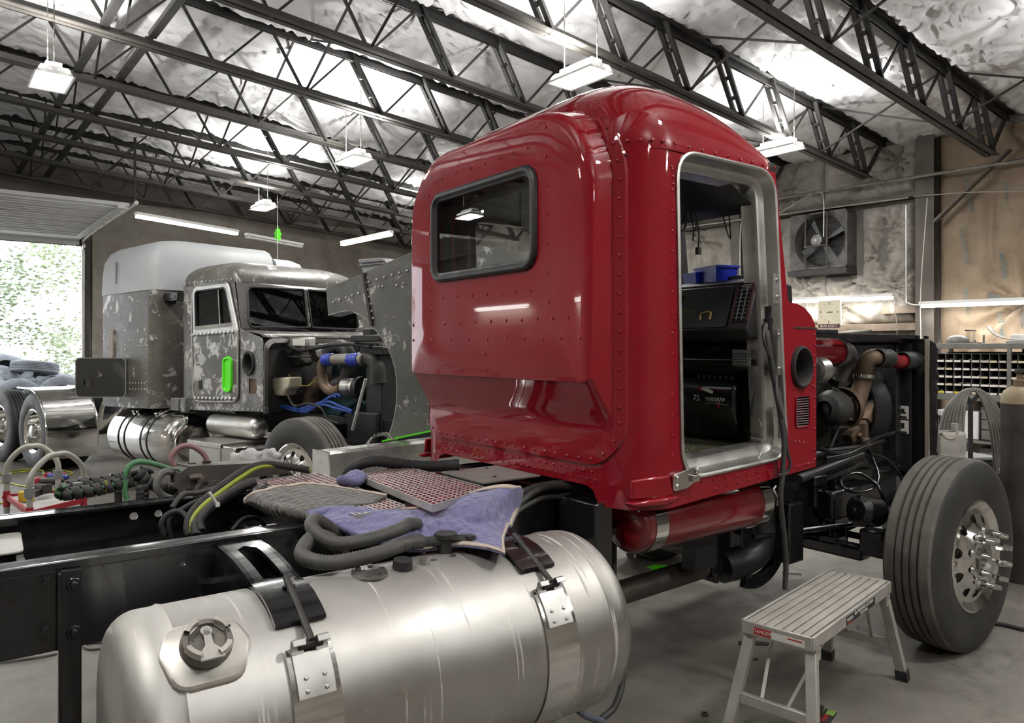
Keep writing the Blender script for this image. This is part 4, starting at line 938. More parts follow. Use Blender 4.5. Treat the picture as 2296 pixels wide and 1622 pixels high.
# ================================================================ running gear and engine
wheel(TR, (0.02, -1.235, .518), r=.523); wheel(TR, (0.02, 1.235, .518), r=.523, face=1)
m = MB(); m.box(-.06, .06, -.62, .62, .36, .44); m.box(-.055, .055, -.80, -.6, .40, .56); m.box(-.055, .055, .6, .8, .40, .56); m.cyl((0, -.82, .45), (0, -.82, .62), .05, n=16); m.cyl((0, .82, .45), (0, .82, .62), .05, n=16); m.cyl((0, -.95, .515), (0, -.75, .515), .09, n=20); m.cyl((0, .95, .515), (0, .75, .515), .09, n=20); m.build('front_axle', BLACK, TR, bevel=.015)
for s in (-1, 1):
    sp = MB()
    for k in range(3): sp.tube([(-.78, s*.41, .66-k*.012), (-.4, s*.41, .575-k*.02), (0, s*.41, .53-k*.02), (.4, s*.41, .575-k*.02), (.78, s*.41, .66-k*.012)][k if k < 1 else 0:], .011, 4, 5)
    sp.v = [(x, s*.41+(y-s*.41)*4.2, z) for x, y, z in sp.v]; lf = sp.build('leaf_spring', BLACK, TR)
    m = MB(); m.box(-.07, .07, s*.41-.055, s*.41+.055, .44, .47); m.cbox((0, s*.41, .585), .16, .12, .05)
    for a in (-.06, .06):
        for b in (-.05, .05): m.cyl((a, s*.41+b, .43), (a, s*.41+b, .63), .010, n=8)
    m.build('spring_clamp', BLACK, lf)
    m = MB(); m.cbox((-.80, s*.45, .70), .12, .06, .24); m.cbox((-.62, s*.455, .80), .10, .05, .26); m.build('spring_hanger', BLACK, TR, bevel=.01)
    m = MB(); m.cyl((-.15, s*.47, .50), (-.05, s*.46, .92), .028, n=14); m.cyl((-.12, s*.468, .62), (-.06, s*.46, .90), .036, n=14); m.build('shock_absorber', BLACK, TR)
m = MB(); m.cyl((-.16, -.76, .70), (-.30, -.74, .72), .085, .09, 24); m.cyl((-.30, -.74, .72), (-.33, -.735, .725), .09, .06, 24); m.cyl((-.335, -.735, .725), (-.36, -.73, .73), .02, n=10); m.build('brake_chamber', BLACK, TR, bevel=.004)
m = MB(); m.cyl((.14, -.9, .46), (.14, .9, .46), .022, n=12); m.cyl((-.95, -.50, .62), (-.1, -.62, .60), .016, n=10); m.build('tie_rod', BLACK, TR)
hoses('brake_hose', BLACK, [dict(p=pp([(2030, 1100, -.72), (1998, 1068, -.68), (1945, 1062, -.62), (1905, 1072, -.62), (1888, 1088, -.64), (1900, 1108, -.66), (1940, 1108, -.68), (1975, 1092, -.7), (2000, 1120, -.73)]) if 0 else pp([(1985, 1125, -.73), (1972, 1098, -.70), (1960, 1082, -.66), (1925, 1062, -.6), (1890, 1072, -.58), (1888, 1090, -.60), (1915, 1104, -.64), (1950, 1100, -.66), (1966, 1085, -.66), (1968, 1060, -.62), (1948, 1010, -.5)]), r=.010),
      dict(p=pp([(1850, 1030, -.62), (1900, 1020, -.62), (1945, 1000, -.60), (1980, 990, -.55)]), r=.016), dict(p=pp([(1800, 1090, -.60), (1850, 1072, -.60), (1905, 1050, -.58), (1940, 1040, -.55), (1975, 1055, -.5), (2010, 1035, -.45), (2040, 1008, -.40), (2075, 1040, -.40)]), r=.020), dict(p=pp([(1945, 1015, -.5), (1990, 1030, -.5), (2020, 1070, -.52), (2025, 1110, -.56), (2010, 1140, -.6)]), r=.009),
      dict(p=pp([(1835, 1005, -.62), (1870, 1015, -.62), (1920, 1012, -.6), (1960, 985, -.55), (2010, 970, -.5)]), r=.014)])
hoses('steering_hose', SATIN, [dict(p=pp([(1790, 1075, -.7), (1830, 1060, -.65), (1880, 1040, -.62), (1930, 1020, -.6)]), r=.024), dict(p=[(-.9, -.5, .98), (-.6, -.52, 1.0), (-.2, -.48, 1.02), (.3, -.45, 1.0)], r=.02)])
m = MB(); m.cbox(tp(1828, 1076, 'y', -.66), .12, .07, .05); m.cbox(tp(1822, 1100, 'y', -.63), .03, .05, .18); m.build('step_bracket', BLACK, TR, bevel=.006)
m = MB(); m.box(-1.05, -.95, -.50, -.44, .64, .98); m.build('frame_gusset', BLACK, TR, bevel=.006)
m = MB(); m.box(-.80, -.66, -.62, -.43, .47, .80); m.box(-1.0, -.5, -.46, -.43, .56, .86); m.build('spring_pedestal', BLACK, TR, bevel=.01)
m = MB(); m.box(-.95, .45, -.24, .26, .40, .80); m.cyl((.50, -.3, .62), (.50, .3, .62), .09, n=20); m.box(.40, .8, -.42, .42, .55, .82); m.build('oil_pan', SATIN, TR, bevel=.03)
m = MB(); m.box(-.28, .28, -.57, -.43, .62, .80); m.build('axle_stop', BLACK, TR, bevel=.02)
m = MB(); m.box(-.95, .75, -.42, -.38, .86, 1.02); m.build('inner_liner', SATIN, TR)
# transmission, driveline guard hoop, exhaust
m = MB(); m.box(-1.95, -1.3, -.22, .22, .66, .98); m.cyl((-1.3, 0, .75), (-.95, 0, .75), .24, .30, 24); m.cyl((-2.2, 0, .78), (-1.95, 0, .78), .10, .14, 20); m.build('gearbox', SATIN, TR, bevel=.04)
m = MB(); m.tube([(-.80, -.44, .84), (-.79, -.45, .66), (-.83, -.44, .53), (-.95, -.42, .47), (-1.1, -.40, .46)], .085, 20, 6); m.build('exhaust_elbow', SATIN, TR)
m = MB(); c0 = Vector((-.90, -.47, .63)); aa = [.35+k*(-2.3)/16 for k in range(17)]
m.rings([[c0+Vector((math.cos(a)*r, h, math.sin(a)*r)) for r, h in ((.30, -.02), (.30, .02), (.235, .02), (.235, -.02))] for a in aa]); m.build('guard_hoop', BLACK, TR, bevel=.003)
m = MB(); e0 = tp(1375, 1335, 'y', -.36); e1 = tp(1590, 1268, 'y', -.36); m.tube([(e0[0]-.5, e0[1], e0[2]-.01), e0, e1, (e1[0]+.12, e1[1], e1[2]+.005)], .058, 20, 0); m.build('exhaust_pipe', mat('heat_browned_pipe', (.10, .085, .072), .5, .6, .3, 4), TR)
m = MB(); q = tp(1596, 1255, 'y', -.40); m.box(q[0]-.03, q[0]+.03, -.43, -.36, q[2]-.10, .78); q2 = tp(1662, 1240, 'y', -.42); m.box(q2[0]-.02, q2[0]+.02, -.44, -.36, q2[2]-.12, .78); m.cyl((q[0], -.44, q[2]-.09), (q[0], -.34, q[2]-.09), .03, n=12); m.build('exhaust_hanger', BLACK, TR, bevel=.004)
m = MB(); m.box(-1.46, -1.28, -.52, -.43, .52, .78); m.build('battery_tray', SATIN, TR, bevel=.01)
m = MB(); m.box(-2.3, -2.2, -.70, -.46, .45, 1.0); m.bar((-2.26, -.55, .95), (-2.30, -.52, .30), .045, .03); m.cyl((-2.28, -.56, .9), (-2.31, -.55, .40), .02, n=8); m.build('mount_bracket', BLACK, TR, bevel=.006)
hoses('frame_cables', HOSE, [dict(p=pp([(1165, 1105, -.46), (1210, 1090, -.45), (1265, 1085, -.44), (1330, 1100, -.43), (1355, 1110, -.42)]), r=.014), dict(p=pp([(1160, 1135, -.48), (1195, 1105, -.47), (1240, 1090, -.46), (1300, 1098, -.45), (1350, 1118, -.44)]), r=.016),
      dict(p=pp([(1152, 1155, -.5), (1180, 1135, -.5), (1215, 1118, -.48), (1265, 1112, -.46), (1340, 1095, -.44)]), r=.011), dict(p=pp([(1300, 1200, -.46), (1340, 1180, -.5), (1385, 1145, -.55)]), r=.008), dict(p=pp([(1300, 1195, -.46), (1335, 1172, -.5), (1388, 1140, -.55)]), r=.008)])
m = MB(); m.box(-2.62, -2.30, -.33, -.02, 1.06, 1.068); m.cyl((-2.46, -.18, .85), (-2.46, -.18, 1.06), .10, .11, 20); m.bolt((-2.40, -.05, 1.068), (0, 0, 1), .01, .01); m.bolt((-2.50, -.26, 1.068), (0, 0, 1), .01, .01); m.build('air_spring', DUSTBLACK, TR)
m = MB(); m.box(-2.62, -2.31, -.35, 0.0, 1.069, 1.075); m.build('air_spring_plate', mat('dull_plate', (.33, .32, .30), .5, .3), TR)
m = MB(); m.box(-2.35, -2.28, -.42, .42, .98, 1.03); m.box(-2.7, -2.3, .1, .16, 1.0, 1.03); m.box(-2.75, -2.3, .25, .35, .96, 1.02); m.build('cab_mount', BLACK, TR, bevel=.005)
hoses('corrugated_loom', RUBBER, [dict(p=pp([(772, 1075, .18), (785, 1055, .16), (810, 1040, .14), (845, 1034, .12), (890, 1040, .10), (930, 1045, .08), (980, 1046, .05), (1030, 1042, .0)], 'y'), r=.028, n=12, ribs=.008)])
# engine: block, turbo, pipes, radiator
ENG = mat('grimy_engine', (.045, .04, .034), .6, .3, .4, 8, bump=.2)
m = MB(); m.box(-.90, .35, -.20, .28, .82, 1.42); m.box(-.85, .3, -.15, .24, 1.42, 1.56); m.box(-.8, .25, -.10, .2, .60, .82); m.build('engine_block', ENG, TR, bevel=.03, seg=2)
m = MB(); c = tp(1868, 915, 'y', -.36); m.lathe([(-.10, .05), (-.08, .09), (-.03, .115), (.03, .115), (.07, .10), (.08, .06)], c, (1, .0, 0), 32); m.ball((c[0]-.02, c[1], c[2]), .105, 18, (.7, .6, 1)); m.build('turbo_housing', DUSTBLACK, TR)
m = MB(); c2_ = tp(1892, 915, 'y', -.35); m.lathe([(-.03, .13), (.01, .135), (.03, .12), (.05, .07)], c2_, (1, 0, 0), 32); m.build('turbo_compressor', BRASS, TR)
m = MB(); m.tube(pp([(1905, 945, -.36), (1920, 905, -.38), (1936, 850, -.41), (1942, 818, -.44), (1956, 803, -.48), (1978, 802, -.52)], 'y'), .056, 20, 6); m.build('charge_pipe', BRASS, TR)
m = MB(); c3 = tp(1937, 845, 'y', -.415); m.lathe([(-.012, .06), (-.012, .068), (.012, .068), (.012, .06)], c3, (.1, 0, 1), 28); m.build('pipe_clamp', CHROME, TR)
def boot(name, a, b, r, mt, nr=4):
    a = Vector(a); b = Vector(b); L = (b-a).length; m = MB(); pr = []
    for k in range(nr): t0 = L*k/nr; d = L/nr; pr += [(t0, r), (t0+d*.25, r*1.10), (t0+d*.7, r*1.10), (t0+d*.95, r)]
    m.lathe(pr, a, b-a, 28); return m.build(name, mt, TR)
boot('hose_boot', tp(1966, 803, 'y', -.52), tp(1994, 804, 'y', -.52), .056, RUBBER, 4)
m = MB(); m.tube(pp([(1988, 803, -.52), (2002, 807, -.52), (2014, 812, -.52), (2028, 810, -.52)], 'y'), .046, 20, 5); m.build('red_pipe', RED, TR)
boot('hose_boot', tp(2022, 809, 'y', -.52), tp(2048, 808, 'y', -.52), .055, RUBBER, 4)
m = MB(); m.tube(pp([(2044, 807, -.52), (2056, 810, -.52), (2064, 832, -.52), (2066, 862, -.51), (2062, 880, -.5)], 'y'), .058, 20, 5); m.build('cooler_inlet', SATIN, TR)
m = MB(); a = tp(1825, 790, 'y', -.30); b = tp(1878, 790, 'y', -.30); m.cyl((a[0]-.15, a[1], a[2]), b, .085, n=36); m.build('intake_pipe', RED, TR)
m = MB(); m.lathe([(-.01, .088), (-.01, .098), (.04, .098), (.05, .09)], (b[0]-.03, b[1], b[2]), (1, 0, 0), 32); m.tube([(b[0], b[1], b[2]), (b[0]+.08, b[1], b[2]-.01), (b[0]+.15, b[1]+.03, b[2]-.07), (b[0]+.18, b[1]+.05, b[2]-.18)], .078, 24, 6); m.build('intake_elbow', mat('dusty_rubber_elbow', (.13, .125, .115), .6, 0, .2), TR)
m = MB(); c4 = tp(1832, 830, 'y', -.40); m.lathe([(-.04, .05), (-.03, .075), (.05, .08), (.07, .06), (.08, .02)], c4, (1, 0, 0), 28); m.build('filter_can', ALU, TR)
m = MB(); c5 = tp(1965, 880, 'y', -.24); m.lathe([(-.06, .05), (-.055, .085), (.03, .09), (.05, .07), (.06, .02)], c5, (1, 0, 0), 28)
for k in range(14): a_ = 2*PI*k/14; m.cbox((c5[0]-.057, c5[1]+.06*math.cos(a_), c5[2]+.06*math.sin(a_)), .01, .012, .012)
m.build('alternator', STEEL, TR)
m = MB()
for a, b, s in (((1960, 905), (1940, 945), .05), ((1935, 950), (1900, 985), .06), ((1945, 985), (1930, 1010), .05)): m.bar(tp(*a, 'y', -.3), tp(*b, 'y', -.3), s*1.3, s)
m.build('engine_bracket', RUST, TR, bevel=.01)
m = MB(); m.cyl(tp(1928, 975, 'y', -.36), tp(1940, 1005, 'y', -.36), .016, n=10); m.cbox(tp(1935, 965, 'y', -.34), .05, .05, .09); m.build('filter_head', BRASS, TR)
hoses('oil_line', HOSE, [dict(p=pp([(1868, 870, -.38), (1885, 885, -.38), (1890, 925, -.38), (1878, 965, -.38), (1862, 1005, -.36)]), r=.010), dict(p=pp([(1850, 848, -.3), (1880, 835, -.3), (1905, 815, -.3)]), r=.012)])
# radiator stack
m = MB(); m.box(.74, .94, -.44, .44, .82, 1.68); rd = m.build('radiator', SATIN, TR, bevel=.01)
m = MB(); m.box(.70, .98, -.48, .48, 1.68, 1.73); m.box(-.6, .42, -.40, .40, 1.655, 1.67) if 0 else None; m.build('top_tank', BLACK, rd, bevel=.012)
m = MB(); m.box(.80, .82, -.50, -.40, .80, 1.68); m.build('side_tank', SATIN, rd)
m = MB(); m.box(.86, .875, -.58, .5, .75, 1.71); m.box(.875, .90, -.575, -.555, .74, 1.73); m.build('shroud_panel', BLACK, rd)
m = MB(); m.box(.845, .852, -.60, -.575, .75, 1.71); m.build('edge_strip', mat('pale_edge_strip', (.30, .27, .21), .5), rd)
m = MB(); m.prism([(-.60, .75), (-.60, 1.70)]+[(-.635-.012*(k % 2)-.006*(k % 3), 1.68-.045*k) for k in range(21)], lambda a, b, h: (.86+h, a, b), 0, .006); m.build('torn_rubber_flap', RUBBER, rd, smooth=0)
m = MB(); m.lathe([(0, .41), (.04, .385), (.12, .36), (.12, .345)], (.74, 0, 1.22), (-1, 0, 0), 48); m.build('fan_shroud', SATIN, rd)
for k in range(6):
    a = k*PI/3; m = MB(); m.rings([[(.66+dx, r*math.cos(a+da), 1.22+r*math.sin(a+da)) for da, dx in ((-.22, .02), (.22, -.03), (.22, -.025), (-.22, .025))] for r in (.08, .2, .33)]); m.build('fan_blade', SATIN, rd)
m = MB(); q = tp(2058, 985, 'x', .39); m.box(.792, .80, -.49, -.43, 1.16, 1.25); m.box(.792, .80, -.49, -.43, 1.06, 1.15); m.build('warning_label', PAPER, rd)
m = MB(); m.cbox((.790, -.455, 1.215), .003, .02, .03); m.cbox((.790, -.468, 1.205), .003, .012, .012); m.cbox((.790, -.46, 1.172), .003, .045, .012); m.cbox((.790, -.455, 1.115), .003, .02, .035); m.cbox((.790, -.46, 1.07), .003, .045, .010); m.build('label_print', BLACKINK, rd)
m = MB(); m.bar(tp(1975, 792, 'y', -.40), tp(2042, 764, 'y', -.45), .03, .03); m.bar((-.95, .3, 1.70), (.75, .40, 1.70), .03, .03); m.bar((-.9, -.42, 1.722), (.86, -.50, 1.722), .07, .025); m.cbox(tp(2050, 770, 'y', -.48), .10, .03, .10); m.build('support_rod', BLACK, TR)
m = MB()
for k in range(7): m.cbox((-.72+k*.12, -.36, 1.75), .11, .10, .03)
m.build('battery_cover', SATIN, TR, bevel=.006)
m = MB(); m.cbox((.30, -.36, 1.752), .26, .14, .012, Matrix.Rotation(-.08, 3, 'Y')); m.build('top_plate', ALU, TR)
# hanging door harness
hoses('door_harness', HOSE, [dict(p=pp([(1722, 705, -.80), (1716, 740, -.84), (1725, 790, -.86), (1735, 850, -.87), (1748, 920, -.90), (1758, 990, -.92), (1755, 1060, -.92), (1750, 1120, -.92), (1758, 1200, -.92), (1762, 1270, -.92), (1760, 1322, -.92)]), r=.0125, n=8),
      dict(p=pp([(1722, 705, -.80), (1712, 760, -.86), (1738, 830, -.87), (1742, 890, -.90), (1760, 960, -.92), (1765, 1010, -.93), (1772, 1040, -.93), (1762, 1062, -.92), (1745, 1066, -.92)]), r=.007), dict(p=pp([(1715, 700, -.80), (1695, 720, -.78), (1690, 790, -.76), (1698, 850, -.78), (1685, 910, -.75), (1690, 960, -.74), (1702, 985, -.74)]), r=.005), dict(p=pp([(1728, 730, -.82), (1748, 800, -.87), (1740, 880, -.88), (1752, 950, -.90), (1764, 1000, -.92)]), r=.006)])
m = MB(); m.cyl(tp(1721, 688, 'y', -.82), tp(1721, 715, 'y', -.82), .032, .028, 16); m.cyl(tp(1722, 715, 'y', -.83), tp(1723, 740, 'y', -.83), .026, .018, 14); m.build('harness_plug', SATIN, TR)
hoses('thin_wire', PAPER, [dict(p=pp([(1702, 940, -.80), (1712, 975, -.80), (1708, 1010, -.82), (1700, 1030, -.88)]), r=.003, n=5), dict(p=pp([(1740, 1090, -.90), (1735, 1100, -.9), (1745, 1118, -.9), (1742, 1135, -.9)]), r=.004, n=5)])
# ================================================================ the stripped grey truck
GT = thing('semi_truck', 'stripped semi truck with sanded dark grey bodywork, grey sleeper roof and green door handle', 'truck', G)
def gp_(px, py, ax, val): return G.on(px, py, ax, val)
def gq(pts, ax='y', val=None): return [gp_(p[0], p[1], ax, p[2] if len(p) > 2 else val) for p in pts]
def _sanded(name, bare, seed, dark=(.045, .042, .034), mid=(.10, .095, .08), light=(.52, .52, .50)):
    """rubbed-down panel: dark primer with bare aluminium showing in blotches"""
    t = NT(name); mp = t.node('Mapping', Location=(seed, seed*2, seed)); t.l.new(t.co.outputs['Object'], mp.inputs[0]); v = mp.outputs[0]
    n = t.noise(1.7, 6, .65, v); n2 = t.noise(5, 6, .72, v, dist=.6)
    c = t.ramp(n, [(.30, dark), (.58, mid), (.75, (.17, .165, .145))])
    mk = t.ramp(n2, [(bare, 0.), (bare+.05, 1.)])
    c = t.mix(mk, c, light); m2 = t.node('Math', operation='MULTIPLY'); m2.inputs[1].default_value = .55; t.l.new(mk, m2.inputs[0])
    t.set(color=c, metal=m2.outputs[0], rough=t.ramp(n2, [(.3, .34), (.6, .48)])); t.bump(t.noise(70, 3), .06, .002); return t.m
SAND = _sanded('sanded_primer', .565, 0.); SANDB = _sanded('sanded_door_skin', .50, 3.); SANDC = _sanded('sanded_cab_skin', .53, 6., mid=(.19, .19, .185)); SANDH = _sanded('sanded_hood_skin', .575, 9., (.075, .075, .065), (.13, .13, .115))
PRIMER = mat('light_grey_primer', (.36, .375, .38), .5, 0, .05, 3); PRIMERD = mat('mid_grey_primer', (.20, .205, .21), .5, 0, .12, 4)
BAREALU = mat('bare_sheet_aluminium', (.60, .61, .60), .45, .6, .12, 8)
HL, ZS2, ZT2 = .72, 2.335, 2.58
def gpanel(name, poly, holes, y, mt, th=.004, parent=GT):
    m = MB(); poly_plate(m, poly, holes, lambda a, b: (a, y, b)); return m.build(name, mt, parent, smooth=0, solid=th, offset=0)
SIDE2 = rounded([(-2.44, .965, 0), (-.965, 1.02, 0), (-.965, 1.745, .06), (-1.20, 1.80, .05), (-1.36, 1.84, .05), (-1.465, ZS2, 0), (-2.47, ZS2, 0)], 4)
DOOR2 = rounded([(-2.215, 1.075, .12), (-1.375, 1.105, .12), (-1.375, 1.83, .03), (-1.545, 2.318, .10), (-2.255, 2.312, .10)], 6)
WIN2 = rounded([(-2.185, 1.862, .03), (-1.475, 1.892, .03), (-1.60, 2.275, .06), (-2.20, 2.262, .06)], 5)
gro = (-1.19, 1.495); gv = (-1.135, 1.265)
gside = gpanel('side_panel', SIDE2, [DOOR2, circ(gro[0], gro[1], .085, 24, .115), rrect(gv[0]-.075, gv[0]+.06, gv[1]-.075, gv[1]+.075, .02)], -.88, SANDC)
m = MB(); poly_plate(m, rounded([(-2.215, 1.075, .12), (-1.375, 1.105, .12), (-1.37, 1.80, .02), (-2.225, 1.775, .02)], 6), [], lambda a, b: (a, -.89, b)); dr = m.build('door', SANDB, GT, smooth=0, solid=.03, offset=0)
m = MB(); poly_plate(m, inset(rounded([(-2.225, 1.775, .02), (-1.37, 1.80, .02), (-1.545, 2.318, .10), (-2.255, 2.312, .10)], 6), .003), [WIN2], lambda a, b: (a, -.89, b)); m.build('window_surround', BAREALU, dr, smooth=0, solid=.03, offset=0)
m = MB(); poly_plate(m, WIN2, [], lambda a, b: (a, -.885, b)); m.build('door_window', DARKGLASS, dr, smooth=0)
m = MB(); m.tube([(a, -.90, b) for a, b in inset(WIN2, .006)], .012, 6, 0, True); m.build('window_gasket', SATIN, dr)
m = MB(); m.bar((-1.70, -.897, 1.885), (-1.735, -.897, 2.27), .016, .02); m.bar((-2.18, -.905, 1.862), (-1.475, -.905, 1.89), .02, .035); m.build('window_divider', CHROME, dr)
m = MB(); m.tube([(a, -.905, b) for a, b in inset(DOOR2, -.006)], .010, 6, 0, True); m.build('door_seal_bead', ALU, dr)
hc = (-1.545, 1.375); hd = rounded([(hc[0]-.088, hc[1]-.19, .085), (hc[0]+.088, hc[1]-.185, .085), (hc[0]+.088, hc[1]+.19, .085), (hc[0]-.088, hc[1]+.185, .085)], 8)
m = MB(); m.rings([[(a, -.905, b) for a, b in hd], [(a, -.925, b) for a, b in inset(hd, .008)], [(a, -.925, b) for a, b in inset(hd, .026)], [(a, -.912, b) for a, b in inset(hd, .036)]], True, True); m.build('handle_cup', GREEN, dr, smooth=40, label='fluorescent green masked handle recess')
m = MB(); m.box(-2.105, -2.045, -.912, -.90, 1.205, 1.30); m.build('latch_hole', BLACKINK, dr, bevel=.008); m = MB(); m.lathe([(0, .065), (.004, .06), (.006, 0)], (-2.05, -.905, 1.52), (0, -1, 0), 20); m.build('filler_patch', PRIMER, dr)
m = MB(); m.lathe([(0, 1.02), (.02, 1.08), (.035, 1.0), (.03, .86), (.0, .74), (-.06, .70), (-.06, 0)], (0, 0, 0), (0, 0, 1), 32); m.v = [(gro[0]+x*.088, -.88-z*1., gro[1]+y*.115) for x, y, z in m.v]; m.build('intake_grommet', RUBBER, GT)
m = MB(); m.box(gv[0]-.08, gv[0]+.065, -.872, -.868, gv[1]-.08, gv[1]+.08); m.build('vent_mesh', RUST, GT)
# rear corner, front, roof of the cab
m = MB(); m.box(-2.47, -2.44, -.88, HL, .965, ZS2); m.build('rear_wall', SAND, GT, smooth=0)
m = MB(); poly_plate(m, SIDE2, [], lambda a, b: (a, HL, b)); m.build('side_panel', SAND, GT, smooth=0)
m = MB()
def plan2(c, cf, n=6): return rrect(-2.475+.25*c, -1.43+.02-.45*cf, -.888+.36*c, HL+.008-.36*c, (.06+.1*c, .08+.1*c, .08+.1*c, .06+.1*c), n)
rg = [[(x, y, ZS2-.01) for x, y in plan2(0, 0)]]
for k in range(11): f = k/10; rg.append([(x, y, ZS2+(ZT2-ZS2)*math.sin(f*PI/2)**.85) for x, y in plan2((1-math.cos(f*PI/2))**1.1, (1-math.cos(f*PI/2))**.8)])
m.rings(rg, False, True); groof = m.build('roof_cap', SAND, GT, smooth=50)
rivets(groof, [(-2.40+.082*k, -.894, ZS2+.02) for k in range(12)], (0, -1, 0), GT, BAREALU, .009)
rivets(gside, [(-2.38+.09*k, -.886, .985+.0035*k) for k in range(16)]+[(-2.34, -.886, 1.06+.085*k) for k in range(14)]+[(-1.0, -.886, 1.08+.08*k) for k in range(8)], (0, -1, 0), GT, BAREALU, .008)
rivets(dr, [(-2.17+.075*k, -.908, 1.105+.0025*k) for k in range(11)]+[(-2.2+.075*k, -.908, 1.79+.0022*k) for k in range(11)], (0, -1, 0), GT, BAREALU, .007)
def wsx(y, z): return -1.345-(z-1.87)*.19+.05*(1-abs(y+.08)/.8)
WL = rounded([(-.80, 1.865, .05), (-.105, 1.875, .02), (-.105, 2.285, .02), (-.77, 2.275, .07)], 5); WR = rounded([(-.055, 1.875, .02), (HL-.08, 1.865, .05), (HL-.11, 2.275, .07), (-.055, 2.285, .02)], 5)
m = MB(); poly_plate(m, [(-.88, 1.84), (HL, 1.84), (HL, ZS2), (-.88, ZS2)], [WL, WR], lambda a, b: (wsx(a, b), a, b)); m.build('windshield_frame', SAND, GT, smooth=0, solid=.02, offset=0)
for wp in (WL, WR):
    m = MB(); poly_plate(m, wp, [], lambda a, b: (wsx(a, b), a, b)); wg = m.build('windshield', DARKGLASS, GT, smooth=0)
    m = MB(); m.tube([(wsx(a, b)+.012, a, b) for a, b in inset(wp, -.004)], .012, 6, 0, True); m.build('windshield_gasket', SATIN, wg)
m = MB(); m.box(-2.4, -1.5, -.85, HL-.04, .97, 1.2); m.box(-1.9, -1.42, -.8, HL-.1, 1.5, 1.80); m.box(-2.42, -2.40, -.85, HL-.04, 1.0, 1.7); m.build('interior', SATIN, GT, smooth=0)
m = MB(); m.tube([(-1.6+.10*math.cos(a), .34+.20*math.sin(a), 1.86+.13*math.cos(a)) for a in [2*PI*k/20 for k in range(20)]], .014, 8, 0, True); m.build('steering_wheel', RUBBER, GT)
m = MB(); m.bar((wsx(-.75, 1.86)+.03, -.70, 1.845), (wsx(-.3, 1.86)+.05, -.16, 1.845), .014, .014); m.bar((wsx(-.3, 1.86)+.06, -.45, 1.86), (wsx(-.3, 1.86)+.04, -.12, 1.835), .02, .01); m.build('wiper', RUBBER, GT)
m = MB(); pr2 = [(-1.36, 1.845), (-1.28, 1.825), (-1.18, 1.81), (-1.08, 1.80), (-1.0, 1.785), (-.965, 1.755)]
m.grid(lambda i, y: (pr2[i][0], y, pr2[i][1]), list(range(6)), [-.88, -.84, 0, HL]); m.build('cowl', SAND, GT, smooth=60, solid=.01)
m = MB(); oa = rounded([(-.88, 1.0, 0), (-.88, 1.745, .14), (HL, 1.745, .14), (HL, 1.0, 0)], 6); ob = rounded([(-.835, 1.0, 0), (-.835, 1.70, .11), (HL-.045, 1.70, .11), (HL-.045, 1.0, 0)], 6)
m.rings([[(-.962, a, b) for a, b in oa], [(-.945, a, b) for a, b in oa], [(-.945, a, b) for a, b in ob], [(-.962, a, b) for a, b in ob]], False, False); m.build('hood_lip', SAND, GT, smooth=30)
m = MB(); m.box(-1.06, -1.04, -.84, HL-.04, 1.0, 1.74); m.build('firewall', DUSTBLACK, GT, smooth=0)
# sleeper
S0, S1, SW = -3.99, -2.75, 1.08; SL = .98
m = MB(); oz = rounded([(S0, -SW, .02), (S1, -SW, .13), (S1, SL, .13), (S0, SL, .02)], 6)
m.rings([[(x, y, .945+.02*(x-S0)) for x, y in oz], [(x, y, 2.285+.025*(x-S0)) for x, y in oz]], True, True); sl = m.build('sleeper_box', SAND, GT, smooth=40)
m = MB(); rg = []
for z, i in ((2.275, -.006), (2.50, .0), (2.66, .015), (2.77, .06), (2.83, .13), (2.865, .24), (2.875, .4)): rg.append([(x, y, z+.02*(x-S0)) for x, y in rounded([(S0-.006+i*.8, -SW-.006+i, .04+i*.4), (S1+.006-i*.5, -SW-.006+i, .16+i*.5), (S1+.006-i*.5, .50-i*.2, .08), (S0-.006+i*.8, .50-i*.2, .04)], 6)])
m.rings(rg, True, True); m.build('sleeper_roof', PRIMER, GT, smooth=50, label='light grey primed sleeper roof')
m = MB(); rg = []
for z, i in ((2.275, -.006), (2.50, .0), (2.62, .02), (2.72, .08), (2.765, .2), (2.775, .34)): rg.append([(x, y, z+.02*(x-S0)) for x, y in rounded([(S0+.1+i, .49, .02), (S1+.05-i*.5, .49, .02), (S1+.05-i*.5, SL-i*.8, .14), (S0+.1+i, SL-i*.8, .1)], 6)])
m.rings(rg, True, True); m.build('sleeper_roof', PRIMER, GT, smooth=50)
m = MB(); m.box(-3.62, -3.60, -SW-.02, -SW, 2.40, 2.66); m.build('roof_rail', PRIMERD, GT); m = MB(); m.prism(rrect(-3.76, -3.68, 1.53, 1.86, .03), lambda a, b, h: (a, -SW-h, b), 0, .02); m.build('vent_patch', mat('pinkish_filler', (.40, .32, .28), .7), GT)
for z0 in (1.72, 1.65, 1.24, 1.17): rivets(sl, [(-3.9+.072*k, -SW-.0, z0+.0018*k) for k in range(15)] if z0 > 1.5 else [(-3.36+.07*k, -SW, z0+.0018*k) for k in range(7)], (0, -1, 0), GT, BAREALU, .009)
rivets(sl, [(-2.90, -SW, 1.0+.09*k) for k in range(14)]+[(-3.42, -SW, 1.35+.09*k) for k in range(9)], (0, -1, 0), GT, BAREALU, .008)
m = MB(); m.box(-2.80, -2.46, -.96, -.80, 2.17, 2.26); m.box(-2.79, -2.5, -.965, -.955, 2.19, 2.24); m.build('cab_link', BLACK, GT, bevel=.01)
m = MB(); m.cbox((-2.56, -.90, 1.02), .16, .08, .14); m.cbox((-2.40, -.90, 1.02), .10, .06, .16); m.build('corner_bracket', SANDC, GT, bevel=.01)
hg = Vector((-3.36, -SW-.015, 0)); dv = Vector((-.80, -.60, 0)).normalized(); nv = Vector((.6, -.8, 0)).normalized()
m = MB(); dp = rounded([(0, 1.085, .05), (0, 1.525, .05), (.57, 1.525, .05), (.57, 1.085, .05)], 5)
